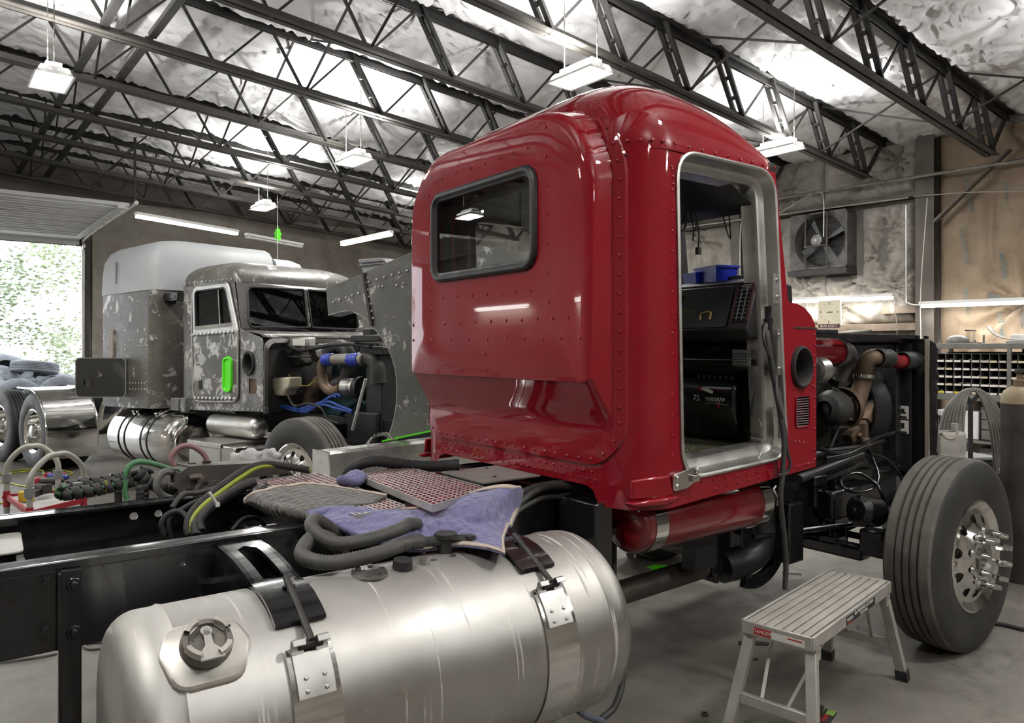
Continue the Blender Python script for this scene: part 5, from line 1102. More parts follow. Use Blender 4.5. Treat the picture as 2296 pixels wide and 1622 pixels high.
poly_plate(m, dp, [rrect(.38, .48, 1.20, 1.28, .02)], lambda a, b: hg+dv*a+Vector((0, 0, b))); ld = m.build('locker_door', _sanded('dark_locker_skin', .66, 14., (.012, .012, .012), (.022, .022, .02), (.45, .45, .43)), GT, smooth=0, solid=.03, offset=0)
m = MB(); poly_plate(m, inset(dp, -.012), [inset(dp, .0)], lambda a, b: hg+dv*a+nv*.0+Vector((0, 0, b))); m.build('edge_seal', PRIMERD, ld, smooth=0, solid=.032, offset=0)
m = MB(); m.box(S0, -3.38, -SW-.004, -SW+.01, 1.10, 1.52); m.build('locker_opening', SATIN, sl, smooth=0)
# chassis, tanks, box
for s in (-.43, .40):
    m = MB(); m.box(-8.2, .9, s-.05, s+.05, .75, .98); m.build('frame_rail', SATIN, GT, smooth=0)
m = MB(); pr = [(-3.72, .001)]+[(-3.72+.07*(1-math.cos(a)), .24+.07*math.sin(a)) for a in [k/6*PI/2 for k in range(7)]]+[(-2.42+.14*math.sin(a), .17+.14*math.cos(a)) for a in [k/8*PI/2 for k in range(9)]]+[(-2.28, .001)]
m.lathe(pr, (0, -.86, .62), (1, 0, 0), 72); ct = m.build('fuel_tank', CHROME, GT, smooth=40)
for x in (-3.38, -2.86):
    for d in (0, .14):
        m = MB(); m.lathe([(x+d-.010, .312), (x+d-.010, .317), (x+d+.010, .317), (x+d+.010, .312)], (0, -.86, .62), (1, 0, 0), 60); m.build('strap', SATIN, ct)
for x in (-3.35, -2.82):
    m = MB(); m.box(x-.04, x+.12, -.85, -.43, .90, .98); m.bar((x, -.85, .96), (x, -1.02, .90), .05, .04); m.bar((x+.1, -.85, .96), (x+.1, -1.02, .90), .05, .04); m.build('tank_bracket', CHROME, GT, bevel=.01)
m = MB(); m.lathe([(a, max(.001, b)) for a, b in tank_profile(-2.02, -1.10, .115, .10)], (0, -.80, .84), (1, 0, 0), 40); m.build('air_tank', ALU, GT, smooth=50)
def _tread():
    t = NT('diamond_plate'); b = t.node('TexChecker', Scale=46.); t.l.new(t.co.outputs['Object'], b.inputs[0]); w = t.node('TexWave', Scale=18., Distortion=0.); t.l.new(t.co.outputs['Object'], w.inputs[0])
    t.set(color=(.72, .71, .68), metal=1., rough=.22); t.bump(w.outputs['Fac'], .5, .004); return t.m
m = MB(); m.box(-1.80, -.98, -1.18, -.62, .42, .70); tb = m.build('tool_box', CHROME, GT, bevel=.015)
m = MB(); m.box(-1.79, -1.22, -1.187, -1.18, .43, .66); m.build('tread_panel', _tread(), tb); m = MB(); m.box(-1.82, -1.20, -1.195, -.62, .70, .715); m.box(-1.82, -1.2, -1.195, -1.188, .668, .70); m.build('box_lid', ALU, tb, bevel=.004)
# wheels and fender
wheel(GT, (0, -1.24, .52), r=.52, nuts='short'); wheel(GT, (0, 1.15, .52), r=.52, face=1, nuts='short')
for x in (-5.80, -7.0):
    wheel(GT, (x, -1.21, .52), r=.52, w=.28, deep=True); m = MB(); m.lathe(tyre_profile(.28, .52, .288), (x, -.88, .52), (0, 1, 0), 40); m.build('inner_tyre', RUBBER, GT)
    m = MB(); m.lathe(tyre_profile(.28, .52, .288), (x, .9, .52), (0, 1, 0), 40); m.build('tyre', RUBBER, GT); m = MB(); m.cyl((x, -.9, .52), (x, 1.1, .52), .12, n=20); m.build('rear_axle', SATIN, GT)
m = MB(); A = [PI/2+.5-k*(PI/2+.5+.12)/14 for k in range(15)]; pth = [(-5.78+.60*math.cos(a) if a < PI/2 else -5.78+.60*math.cos(a)*1.3, .50+.60*math.sin(a) if a < PI/2 else 1.10-.0*(a-PI/2)) for a in A]+[(-5.18, .34), (-5.18, .20)]
def ring4(x, z, dx, dz): return [(x, -1.25, z), (x, -.62, z), (x-dx*.008, -.62, z-dz*.008), (x-dx*.008, -1.25, z-dz*.008)]
m.rings([ring4(x, z, .7, .7) for x, z in pth])
for q in (-1.252, -.618): m.tube([(x, q, z) for x, z in pth], .014, 8, 0)
m.build('fender', CHROME, GT, smooth=40)
m = MB(); m.bar((-5.18, -.6, .55), (-4.75, -.45, .85), .05, .05); m.tube([(-4.95, -.70, .62), (-4.8, -.72, .9), (-4.6, -.7, 1.02)], .03, 8, 5); m.build('fender_bracket', CHROME, GT)
# hood tipped forward, on its nose
HS = gq([(732, 648), (815, 613), (921, 566), (985, 540), (985, 962), (868, 988), (882, 950), (890, 905), (891, 860), (884, 815), (868, 775), (842, 738), (834, 731), (822, 715), (800, 702), (775, 697), (737, 706)], 'y', -1.0)
m = MB(); poly_plate(m, [(p[0], p[2]) for p in HS], [], lambda a, b: (a, -1.0, b)); hd = m.build('hood', SANDH, GT, smooth=0, solid=.01, offset=0)
m = MB(); e = gq([(985, 540), (985, 962)], 'y', -1.0); m.rings([[(e[0][0], -1.0, e[0][2]), (e[1][0], -1.0, e[1][2]), (e[1][0]+.25, .9, e[1][2]), (e[0][0]+.25, .9, e[0][2])], [(e[0][0]+.02, -1.0, e[0][2]), (e[1][0]+.02, -1.0, e[1][2]), (e[1][0]+.27, .9, e[1][2]), (e[0][0]+.27, .9, e[0][2])]]); m.build('hood_top', SANDH, hd, smooth=0)
arc = gq([(737, 706), (775, 697), (800, 702), (822, 715), (834, 731)], 'y', -1.0); arc2 = gq([(836, 733), (842, 738), (868, 775), (884, 815), (891, 860), (890, 905), (882, 950), (868, 988)], 'y', -1.0)
for nm, A, w in (('arch_flange', arc, .09), ('arch_flange', arc2, .13)):
    m = MB(); P = resample(A, 4); n = len(P)
    m.rings([[(p.x-(.0), -1.005, p.z), (p.x, -1.0+.0, p.z), (p.x-w*(.35 if nm and A is arc2 else .1)*math.sin(PI*i/(n-1))-.02, -.86, p.z-.01)] for i, p in enumerate(P)], False, False, False); m.build(nm, BAREALU, hd, smooth=60, solid=.006)
q = gq([(815, 613), (834, 731)], 'y', -1.012); m = MB(); m.bar(q[0], q[1], .03, .02, (0, 1, 0)); m.build('seam_strip', SATIN, hd)
q = gq([(862, 989), (985, 963)], 'y', -1.012); m = MB(); m.bar(q[0], q[1], .012, .055, (0, 1, 0)); m.v = [(x, y, z) for x, y, z in m.v]; m.build('masking_tape', GREEN, hd, label='fluorescent green masking tape along the hood edge')
pts = [gp_(x, y, 'y', -1.007) for x, y in [(748+14*k, 678-5*k) for k in range(5)]+[(828+17*k, 632-5*k) for k in range(8)]+[(825, 640+14*k) if 0 else (822+3*k, 634+16*k) for k in range(6)]+[(850, 643), (858, 643), (890, 640), (905, 636)]]
rivets(hd, pts, (0, -1, 0), GT, BAREALU, .008)
m = MB(); w = gq([(803, 582), (855, 578), (868, 590), (858, 604), (815, 612)], 'y', -.75); m.prism([(p[0], p[2]) for p in w], lambda a, b, h: (a, -.75+h, b), 0, .9); gl = m.build('grille_surround', PRIMER, hd, smooth=0)
m = MB(); m.bar(gp_(808, 588, 'y', -.76), gp_(860, 583, 'y', -.76), .03, .02); m.bar(gp_(806, 596, 'y', -.76), gp_(862, 590, 'y', -.76), .03, .012); m.build('grille_bar', PRIMERD, gl)
# engine bay
m = MB(); m.box(-.85, .10, -.25, .35, .80, 1.30); m.box(-.8, .05, -.2, .3, 1.30, 1.52); m.build('engine_block', mat('teal_engine_paint', (.020, .055, .060), .5, .1, .4, 7, bump=.2), GT, bevel=.04)
def gtube(name, mt, pts, r, n=16, sub=6, ax='y', val=-.45, ribs=None):
    m = MB(); m.tube(gq(pts, ax, val), r, n, sub, ribs=ribs); return m.build(name, mt, GT, smooth=50)
gtube('intake_duct', DUSTBLACK, [(598, 818), (625, 812), (655, 806), (682, 800)], .085, 20)
a, b = gq([(668, 803), (690, 798)], 'y', -.45); boot('intake_boot', a, b, .092, RUBBER, 3).parent = GT
gtube('intake_pipe', BAREALU, [(686, 800), (705, 793), (735, 787)], .078, 20)
a, b = gq([(708, 793), (722, 790)], 'y', -.45); boot('intake_boot', a, b, .084, RUBBER, 2).parent = GT
gtube('intake_elbow', DUSTBLACK, [(745, 783), (765, 778), (782, 795), (780, 820), (775, 850), (750, 868)], .070, 18, val=-.42)
gtube('charge_pipe', mat('warm_grey_pipe', (.33, .31, .27), .45, .5, .15), [(727, 808), (760, 806), (815, 806)], .052, 18, val=-.55)
gtube('charge_pipe', BRASS, [(735, 806), (724, 815), (722, 840), (728, 865), (745, 878), (765, 872)], .050, 18, val=-.52)
BLUEB = mat('blue_silicone', (.02, .05, .42), .45)
for x0, x1 in ((728, 748), (783, 808)):
    a, b = gq([(x0, 808), (x1, 806)], 'y', -.55); o = boot('blue_boot', a, b, .056, BLUEB, 4); o.parent = GT
gtube('cooler_tank', DUSTBLACK, [(810, 806), (832, 805), (845, 820), (848, 860)], .075, 16, val=-.5)
gtube('exhaust_elbow', BRASS, [(735, 850), (712, 862), (698, 885), (695, 920)], .075, 18, val=-.35)
gtube('engine_pipe', mat('teal_pipe', (.02, .07, .08), .4), [(765, 925), (790, 905), (812, 895), (825, 905)], .035, 12, val=-.4)
m = MB(); c = gp_(785, 868, 'y', -.5); m.lathe([(-.07, .05), (-.065, .085), (.03, .085), (.05, .07), (.08, .07), (.085, .02)], c, (1, .0, 0), 28); m.build('alternator', ALU, GT); m = MB(); c = gp_(805, 870, 'y', -.45); m.cyl(c, (c[0]+.06, c[1], c[2]), .11, n=24); m.build('pulley', SATIN, GT)
m = MB(); p = gq([(602, 848), (648, 846), (648, 870), (636, 878), (634, 888), (615, 888), (612, 876), (603, 872)], 'y', -.72); m.prism([(a[0], a[2]) for a in p], lambda a, b, h: (a, -.72+h, b), 0, .16); m.build('coolant_reservoir', mat('cream_plastic', (.60, .55, .42), .5), GT, bevel=.02)
m = MB(); p = gq([(648, 757), (690, 757), (690, 778), (648, 778)], 'y', -.60); m.prism([(a[0], a[2]) for a in p], lambda a, b, h: (a, -.60+h, b), 0, .10); m.build('control_module', ALU, GT, bevel=.012); m = MB(); p = gq([(656, 760), (684, 760), (684, 775), (656, 775)], 'y', -.607); m.prism([(a[0], a[2]) for a in p], lambda a, b, h: (a, -.607+h, b), 0, .006); m.build('module_label', PAPER, GT)
m = MB()
BLH = mat('blue_hose', (.02, .07, .32), .5)
for k in range(4): m.tube(gq([(630+4*k, 912-3*k), (670, 922-4*k), (720+10*k, 908-7*k), (750+12*k, 915-4*k), (790, 925-3*k)] if k < 2 else [(640, 905+3*k), (680, 912+4*k), (700, 912+2*k), (725+8*k, 898-4*k), (735+10*k, 890)], 'y', -.62), .014, 8, 5)
m.build('blue_hoses', BLH, GT)
gtube('hood_strut', BAREALU, [(790, 965), (820, 850)], .014, 8, 0, val=-.8)
gtube('wire_loom', RUBBER, [(640, 770), (670, 785), (700, 782), (740, 775), (790, 772), (830, 778)], .02, 8, val=-.6); gtube('wire_loom', RUBBER, [(612, 770), (640, 790), (650, 800), (700, 800)], .012, 6, val=-.6); gtube('wire_loom', RUBBER, [(645, 885), (660, 910), (690, 905), (720, 915), (735, 940), (760, 950)], .012, 6, val=-.7); gtube('wire_loom', mat('yellow_lead', (.4, .3, .04), .5), [(648, 840), (660, 860), (690, 865), (710, 850)], .005, 6, val=-.6)
m = MB(); m.box(.10, .32, -.50, .45, .70, 1.60); m.box(.05, .36, -.53, .48, 1.58, 1.66); m.box(-.1, .3, -.56, -.50, .75, 1.05); m.build('radiator', SATIN, GT, bevel=.012)
m = MB(); m.bar(gp_(795, 760, 'y', -.6), gp_(862, 758, 'y', -.6), .10, .06); m.cbox(gp_(830, 752, 'y', -.58), .12, .08, .12); m.build('radiator_support', SATIN, GT, bevel=.01)
for k in range(9):
    m = MB(); c = (-.75+.13*k, -.30+.12*(k % 2), 1.50+.03*(k % 3)); m.cyl(c, (c[0], c[1], c[2]+.13), .04, .03, 10); m.build('engine_fitting', DUSTBLACK, GT)
m = MB(); m.box(-.9, .3, -.42, -.36, .70, .98); m.cbox((-.30, -.62, .86), .30, .30, .14); m.cyl((-.1, -.7, .62), (-.1, -.5, .62), .09, n=18); m.box(-.06, .06, -.95, .95, .38, .5); m.build('steering_gear', SATIN, GT, bevel=.01)
# the chrome bumper, off the truck on two stands
BP = thing('chrome_bumper', 'mirror-polished chrome bumper on low stands before the stripped truck', 'bumper', Frame((-1.32, 5.30, 0), math.atan2(.70, .66)))
m = MB(); pf = [(0, .60), (-.015, .62), (-.03, .76), (-.02, .885), (0, .905), (.10, .91), (.10, .90), (.005, .893), (-.012, .88), (-.02, .76), (-.005, .63), (.0, .61)]
m.prism(pf, lambda a, b, h: (h, a, b), 0, 2.1); m.box(0, .006, -.02, .20, .60, .905); m.box(2.094, 2.1, -.02, .20, .60, .905); m.build('face_bar', mat('bright_polished_bumper', (.85, .84, .81), .30, .75, .05, 3), BP, smooth=30)
for x in (.22, 1.85):
    m = MB(); m.cbox((x, .05, .30), .05, .05, .6); m.cbox((x, .05, .015), .3, .35, .03); m.bar((x, .05, .6), (x, .05, .86), .04, .03); m.build('stand', DUSTBLACK, BP)
m = MB(); m.tube([(.38, .05, .915), (.42, .02, .98), (.55, .04, .99), (.62, .06, .93)], .008, 6, 5); m.tube([(.40, .09, .915), (.45, .08, .96), (.56, .09, .97), (.66, .09, .925)], .008, 6, 5); m.build('tow_pin_bracket', CHROME, BP)
# ================================================================ wall fan
def wp(px, py, ax, val): return W.on(px, py, ax, val)
fn = thing('wall_fan', 'big square exhaust fan in the end wall with a round white motor grille', 'fan', B, (XR-.02, 5.62, 3.21), rot=PI)   # x looks into the room
FANM = mat('dusty_fan_housing', (.13, .125, .115), .65, .2, .35, 9)
m = MB(); sq = []; ci = []
for k in range(64):
    t_ = 2*PI*k/64+PI/4; c_ = math.cos(t_); s_ = math.sin(t_); e = max(abs(c_)/.44, abs(s_)/.41); sq.append((c_/e, s_/e)); ci.append((.365*c_, .365*s_))
m.rings([[(.0, a, b) for a, b in sq], [(.26, a, b) for a, b in sq], [(.26, a, b) for a, b in inset(sq, .02)], [(.22, a, b) for a, b in [(c*1.06, d*1.06) for c, d in ci]], [(.05, a, b) for a, b in ci]], False, False); m.build('housing', FANM, fn, smooth=30)
m = MB()
for k in range(9): z = -.36+k*.085; m.bar((.012, -.38, z), (.012, .38, z), .004, .088); m.bar((.02, -.38, z+.04), (.02, .38, z+.04), .012, .006)
m.build('shutter', DUSTBLACK, fn)
for k in range(4):
    a = k*PI/2+.5; m = MB(); m.rings([[(.10+dx, r*math.cos(a+da), r*math.sin(a+da)) for da, dx in ((-.2/(.6+r*2), .03), (.2/(.6+r*2), -.04), (.2/(.6+r*2), -.034), (-.2/(.6+r*2), .036))] for r in (.06, .2, .35)]); m.build('blade', GREYP, fn)
m = MB(); m.cyl((.08, 0, 0), (.30, 0, 0), .075, n=24); mo = m.build('motor', FANM, fn, bevel=.01)
m = MB(); m.lathe([(.0, .082), (.025, .078), (.034, .06), (.036, 0)], (.29, 0, 0), (1, 0, 0), 28); mg = m.build('motor_grille', WHITE, mo)
m = MB()
for r in (.02, .035, .05, .064): m.lathe([(.325, r), (.330, r+.0045), (.325, r+.008)], (0, 0, 0), (1, 0, 0), 24)
m.build('grille_slots', BLACKINK, mg)
m = MB()
for y in (-.16, .17): m.tube([(.20, y, .42), (.30, y, .39), (.31, y, .30), (.31, y, -.36), (.24, y, -.41)], .011, 8, 3)
m.bar((.31, -.18, -.085), (.31, .19, -.085), .05, .018); m.build('motor_mount', COLUMN, fn)
m = MB(); m.box(.0, .30, -.45, .45, -.50, -.42); m.build('sill', DUSTBLACK, fn)

# ================================================================ clock
cl = thing('wall_clock', 'square advertising clock lit from behind by the tube lamp', 'clock', B, (XR-.46, 5.35, 2.12), rot=PI)
CLK = mat('cream_clock_face', (.72, .66, .50), .5, 0, .06)
cp = [(-.172, -.155), (.172, -.155), (.160, .20), (-.160, .20)]
m = MB(); m.prism(cp, lambda a, b, h: (h, -a, b), -.04, .0); cf = m.build('case', CLK, cl, smooth=0, bevel=.006)
m = MB(); m.box(-.30, -.04, -.02, .02, .05, .09); m.build('hanger', COLUMN, cl)
for s, a, b in (('12', 0, .155), ('3', .122, .03), ('6', 0, -.105), ('9', -.122, .03)): text(s, 'numeral', BLACKINK, cl, (.002, a, b), .05, (1, 0, 0), (0, 1, 0))
m = MB()
for k in range(12):
    if k % 3: a = k*PI/6; m.bar((.002, .115*math.sin(a), .03+.115*math.cos(a)), (.002, .130*math.sin(a), .03+.130*math.cos(a)), .003, .003)
m.build('minute_marks', BLACKINK, cl)
m = MB(); m.bar((.005, 0, .03), (.005, .055, .034), .010, .004); m.build('clock_hand', BLACKINK, cl); m = MB(); m.bar((.007, -.03, .03), (.007, .02, .038), .008, .004); m.build('clock_hand', BLACKINK, cl)
m = MB(); m.box(.0, .004, -.155, .155, -.190, -.135); m.build('name_plate', mat('dark_red_plate', (.06, .012, .012), .4), cl)
text('BUD LIGHT', 'lettering', PAPER, cl, (.005, 0, -.163), .05, (1, 0, 0), (0, 1, 0))

# ================================================================ parts shelf by the right wall
SH = thing('parts_shelf', 'steel parts shelf with rows of pigeonholes against the kraft paper wall', 'shelf', B, (9.72, 3.86, 0), rot=-PI/2)    # x runs along the wall to the right, y out from the front to the back
SHM = mat('grey_shelf_steel', (.16, .155, .14), .55, .3, .3, 5)
L = 2.1
m = MB(); m.box(0, L, 0, .55, 1.635, 1.70); m.build('top_board', SHM, SH, bevel=.004)
for x in (.0, .80, 1.62, 2.06):
    m = MB(); m.box(x, x+.04, .0, .04, 0, 1.635); m.box(x, x+.04, .50, .54, 0, 1.635); m.build('post', SHM, SH)
for z0 in (1.02, .52, .12):
    m = MB(); m.box(0, L, .0, .55, z0, z0+.075 if z0 > 1 else z0+.03); m.build('shelf_board', SHM, SH, bevel=.003)
m = MB(); m.box(.04, L, .36, .37, 1.1, 1.6); m.build('back_panel', DUSTBLACK, SH)
nx, nz, cw, ch = 17, 5, .095, .094
for i in range(nx+1):
    m = MB(); m.box(.045+i*cw, .049+i*cw, .02, .36, 1.105, 1.580); m.build('divider', SHM, SH, smooth=0)
for j in range(nz+1):
    m = MB(); m.box(.045, .045+nx*cw, .02, .36, 1.105+j*ch, 1.110+j*ch); m.build('tray', SHM, SH, smooth=0)
lab = None
LAB = [PAPER, mat('yellowed_label', (.55, .48, .33), .6), mat('grey_label', (.45, .44, .40), .6)]
for j in range(nz):
    for i in range(nx):
        m = MB(); w = cw*R.uniform(.72, .9); x = .05+i*cw+.004; m.box(x, x+w, .012, .018, 1.100+j*ch, 1.124+j*ch); m.build('bin_label', LAB[0 if R.random() < .7 else R.choice((1, 2))] if not (j == 0 and i in (0, 2)) else mat('yellow_tag', (.6, .5, .06), .6), SH, smooth=0)
m = MB()
for j in range(nz):
    for i in range(nx):
        for q in range(R.choice((0, 1, 3, 5))):
            c = (.05+i*cw+R.uniform(.02, cw-.02), R.uniform(.05, .2), 1.112+j*ch+R.uniform(.008, .02)); s = R.uniform(.008, .022); m.cbox(c, s*1.8, s, s, Matrix.Rotation(R.random()*3, 3, 'Z'))
m.build('small_parts', mat('mixed_small_parts', (.22, .20, .17), .5, .4, .6, 30), SH, smooth=0, kind='stuff')
# things on and in the shelf
def SHW(x, y, z): return B.wor(9.72+y, 3.86-x, z)
def on_shelf(name, lab, cat, x, y, z, rot=0, group=None): return thing(name, lab, cat, Frame(SHW(x, y, z), B.ang-PI/2), (0, 0, 0), rot, group)
t = on_shelf('welding_helmet', 'grey face shield with a clear visor lying on top of the parts shelf', 'helmet', .32, .18, 1.702)
HELM = mat('grey_helmet_shell', (.16, .155, .145), .4, 0, .2)
m = MB(); m.rings([[(.0-.10*c+.0, .10*s_*1.0, z) if 0 else (-.10+.16*u*0-.13*math.cos(a)*w, .10*math.sin(a)*w, z) for a in [2*PI*k/24 for k in range(24)]] for z, w, u in ((0, .95, 0), (.03, 1.0, 0), (.06, .92, 0), (.085, .7, 0), (.1, .35, 0), (.104, .05, 0))]); m.build('crown', HELM, t, smooth=60)
m = MB(); m.rings([[(.02+.02*k/6+.12*math.cos(a)*(1-.05*k)*.5+.10*(k/6)*0, .115*math.sin(a), .012+.14*(k/6)) for a in [-1.7+3.4*q/16 for q in range(17)]] for k in range(7)], False, False, False); m.build('visor', glassmat('clear_visor', (.80, .82, .82), .08, .6), t, smooth=60)
m = MB(); m.tube([(.035+.06*math.cos(a)*.8, .118*math.sin(a), .155) for a in [-1.8+3.6*q/16 for q in range(17)]], .008, 6, 0); m.bar((.0, .1, .01), (.15, .03, .004), .02, .012); m.build('visor_band', SATIN, t)
for x, h in ((.05, .05), (.16, .045), (.44, .04), (.53, .10)):
    t = on_shelf('bolt_stub', {.05: 'short bolt stub at the left end of the parts shelf top', .16: 'short bolt stub left of the face shield', .44: 'short bolt stub right of the face shield', .53: 'tall bolt standing right of the face shield on the shelf'}[x], 'bolt', x, .10, 1.702)
    m = MB(); m.cyl((0, 0, 0), (0, 0, .012), .022, n=6); m.cyl((0, 0, .012), (0, 0, h), .011, n=12); m.build('shank', STEEL, t)
t = on_shelf('curved_fender_piece', 'dark curved sheet-metal piece lying on the shelf top by the right edge', 'metal piece', .78, .15, 1.702)
m = MB(); P = [(-.22+.055*k, .17*math.exp(-k*.55)+.02) for k in range(14)]; m.rings([[(x, -.06, z), (x, .10, z), (x, .10, z+.012), (x, -.06, z+.012-.012*0)] for x, z in P]); m.box(-.02, .50, -.06, .1, 0, .022); m.build('sheet', STEEL, t, smooth=60)
t = on_shelf('white_tray', 'bright white plastic tray behind the curved metal piece', 'tray', .85, .38, 1.702); m = MB(); m.box(-.12, .3, -.05, .05, 0, .10); m.box(-.025, .0, -.055, -.05, 0, .1); m.build('body', WHITE, t, bevel=.004)  # white box added for a bright divided rectangle, taken as a window
t = on_shelf('wire_cage', 'white pet-carrier style crate with a wire front on the shelf below the pigeonholes', 'crate', .03, .05, .552); m = MB(); m.box(.0, .46, .02, .4, .0, .34); m.build('shell', WHITE, t, bevel=.015)
m = MB()
for k in range(9): m.box(.01+k*.018, .013+k*.018, -.005, .015, .05, .27)
for k in range(8): m.box(.005, .165, -.008, -.002, .05+k*.03, .053+k*.03)
m.build('wire_door', SATIN, t)
for i, (x, z) in enumerate(((.52, .552), (.95, .552), (1.38, .552), (.5, .17))):
    t = on_shelf('drawer_unit', ('grey steel drawer unit right of the white crate', 'second steel drawer unit under the pigeonholes', 'steel drawer unit furthest right under the pigeonholes', 'grey steel drawer box on the lowest shelf board')[i], 'drawer unit', x, .04, z); m = MB(); m.box(0, .40, .0, .45, 0, .40 if z > .5 else .3); m.build('carcass', DUSTBLACK, t, bevel=.005)
    for k in range(3):
        m = MB(); m.box(.01, .39, -.008, .0, .02+k*.12, .125+k*.12) if k < 2 or z > .5 else None
        if m.v: d = m.build('drawer', SHM, t, bevel=.003); m = MB(); m.box(.13, .27, -.025, -.008, .06+k*.12, .085+k*.12); m.build('handle', ALU, d)
# gas cylinder, hose hanger, jug
t = thing('gas_cylinder', 'tall brown gas cylinder with a tan shoulder at the right edge', 'gas cylinder', Frame((3.60, 5.25, 0), 0))
m = MB(); m.lathe([(0, .0), (0, .108), (.02, .118), (.6, .118), (1.255, .118)], (0, 0, 0), (0, 0, 1), 48); m.build('body', mat('brown_cylinder_paint', (.055, .045, .040), .45, .2, .35, 4), t)
m = MB(); m.lathe([(1.255, .118), (1.30, .114), (1.34, .098), (1.365, .07), (1.375, .045), (1.375, .0)], (0, 0, 0), (0, 0, 1), 48); m.build('shoulder', mat('tan_shoulder_paint', (.30, .24, .15), .55, 0, .25, 8), t)
m = MB(); m.lathe([(1.375, .042), (1.42, .040), (1.43, .02), (1.47, .018)], (0, 0, 0), (0, 0, 1), 24); m.cyl((0, 0, 1.44), (.07, -.02, 1.44), .018, n=12); m.build('valve', BRASS, t); m = MB(); m.lathe([(1.47, .0), (1.47, .030), (1.485, .034), (1.50, .030), (1.50, 0)], (0, 0, 0), (0, 0, 1), 16); m.build('hand_wheel', DUSTBLACK, t)
m = MB(); m.cbox((.055, -.10, 1.47), .025, .02, .16); m.build('regulator_stem', PAPER, t)
t = thing('hose_hanger', 'steel post with forked top hung with grey cables, behind the front tyre', 'hose stand', Frame((3.56, 5.75, 0), 0))
m = MB(); m.cyl((0, 0, 0), (0, 0, 1.24), .018, n=12); m.cbox((0, 0, .01), .4, .4, .02); m.bar((0, 0, 1.22), (-.07, -.02, 1.30), .03, .03); m.bar((0, 0, 1.22), (.06, -.02, 1.30), .03, .03); m.bar((-.18, -.03, .62), (.18, -.03, .62), .02, .02); m.build('post', DUSTBLACK, t)
CAB = mat('grey_welding_cable', (.20, .195, .175), .6, 0, .2)
for k in range(7):
    w = .11+.026*k; o = .02*(k-3); m = MB()
    m.tube([(-w-.03, -.05+o*.4, .72-.05*(k % 3)), (-w, -.05+o*.4, .95), (-w*.75, -.04+o*.3, 1.18), (-w*.3, -.03, 1.30+.008*(k % 3)), (w*.3, -.03, 1.30+.008*((k+1) % 3)), (w*.8, -.04+o*.4, 1.15), (w+.02, -.05+o*.5, .85), (w+.02-.05*(k % 4), -.06+o*.5, .45), (w-.10-.06*(k % 4), -.07+o, .40-.02*k+.06*(k % 2)), (-.02, -.08+o, .45+.05*k)], .012, 8, 5)
    m.build('cable', CAB, t)
m = MB(); m.cbox((-.155, -.09, .66), .07, .03, .10, Matrix.Rotation(.5, 3, 'Y')); m.build('electrode_clamp', ALU, t)
t = thing('plastic_jug', 'dusty white plastic jug with a cut-out grip behind the front tyre', 'jug', Frame((3.13, 5.32, .15), 0))
JUG = mat('dusty_white_jug', (.42, .40, .36), .6, 0, .2, 8)
m = MB(); oz = rrect(-.10, .10, -.075, .075, .03, 4); m.rings([[(x, y, z) for x, y in inset(oz, i)] for z, i in ((.66, .0), (.72, -.003), (.74, .002), (.76, -.003), (.87, -.002), (.90, .004))], True, False)
m.build('body', JUG, t, smooth=40, solid=.004)
m = MB(); m.tube([(-.09, -.07, .90), (-.05, -.075, .86), (.0, -.075, .86), (.03, -.07, .90)], .010, 8, 5); m.build('grip', JUG, t); m = MB(); m.cyl((.05, 0, .90), (.05, 0, .955), .025, n=14); m.build('neck', JUG, t)
t = thing('tool_stand', 'dark steel stand that carries the white jug', 'stand', Frame((3.13, 5.32, 0), 0)); m = MB(); m.box(-.16, .16, -.14, .14, .78, .81)
for a in (-.13, .13):
    for b in (-.11, .11): m.box(a-.015, a+.015, b-.015, b+.015, 0, .78)
m.build('frame', DUSTBLACK, t)
t = thing('welder', 'dark welding machine standing low behind the cable stand', 'welder', Frame((3.62, 6.25, 0), .2)); m = MB(); m.box(-.35, .35, -.2, .25, .10, .72); m.build('cabinet', DUSTBLACK, t, bevel=.02); m = MB(); m.box(-.37, .37, -.22, .27, .72, .75); m.build('lid', GREYP, t, bevel=.01)
for s in (-.25, .25):
    m = MB(); m.cyl((s, -.25, .08), (s, -.20, .08), .08, n=20); m.build('wheel', RUBBER, t); m = MB(); m.cyl((s, .25, .08), (s, .30, .08), .08, n=20); m.build('wheel', RUBBER, t)

# ================================================================ work stool
c0, c1, c2s, c3s = [Vector(wp(x, y, 'z', .50)) for x, y in ((1664, 1386), (1823, 1434), (1994, 1301), (1860.5, 1279.5))]
ctr = (c0+c1+c2s+c3s)/4; ux = ((c3s-c0)+(c2s-c1)).normalized(); LEN = ((c3s-c0).length+(c2s-c1).length)/2; WID = ((c1-c0).length+(c2s-c3s).length)/2
st = thing('step_stool', 'dusty aluminium step stool with slatted top beside the front tyre', 'stool', Frame((ctr.x, ctr.y, 0), math.atan2(ux.y, ux.x)))
SM = mat('dusty_stool_aluminium', (.50, .48, .44), .5, .55, .14, 9); SMD = mat('stool_slat_dust', (.42, .395, .35), .6, .3, .18, 7)
n = 7; hw = WID/2; hl = LEN/2; zt = .50
for i in range(n):
    y = -hw+.012+(WID-.024)*(i+.5)/n; w = (WID-.024)/n*.80; m = MB(); m.box(-hl+.01, hl-.01, y-w/2, y+w/2, zt-.014, zt-.002); m.build('slat', SMD, st, bevel=.002)
m = MB()
for s in (-1, 1): m.box(-hl, hl, s*hw-.006, s*hw+.006, zt-.055, zt); m.box(s*hl-.006, s*hl+.006, -hw, hw, zt-.055, zt)
m.build('apron', SM, st, bevel=.003)
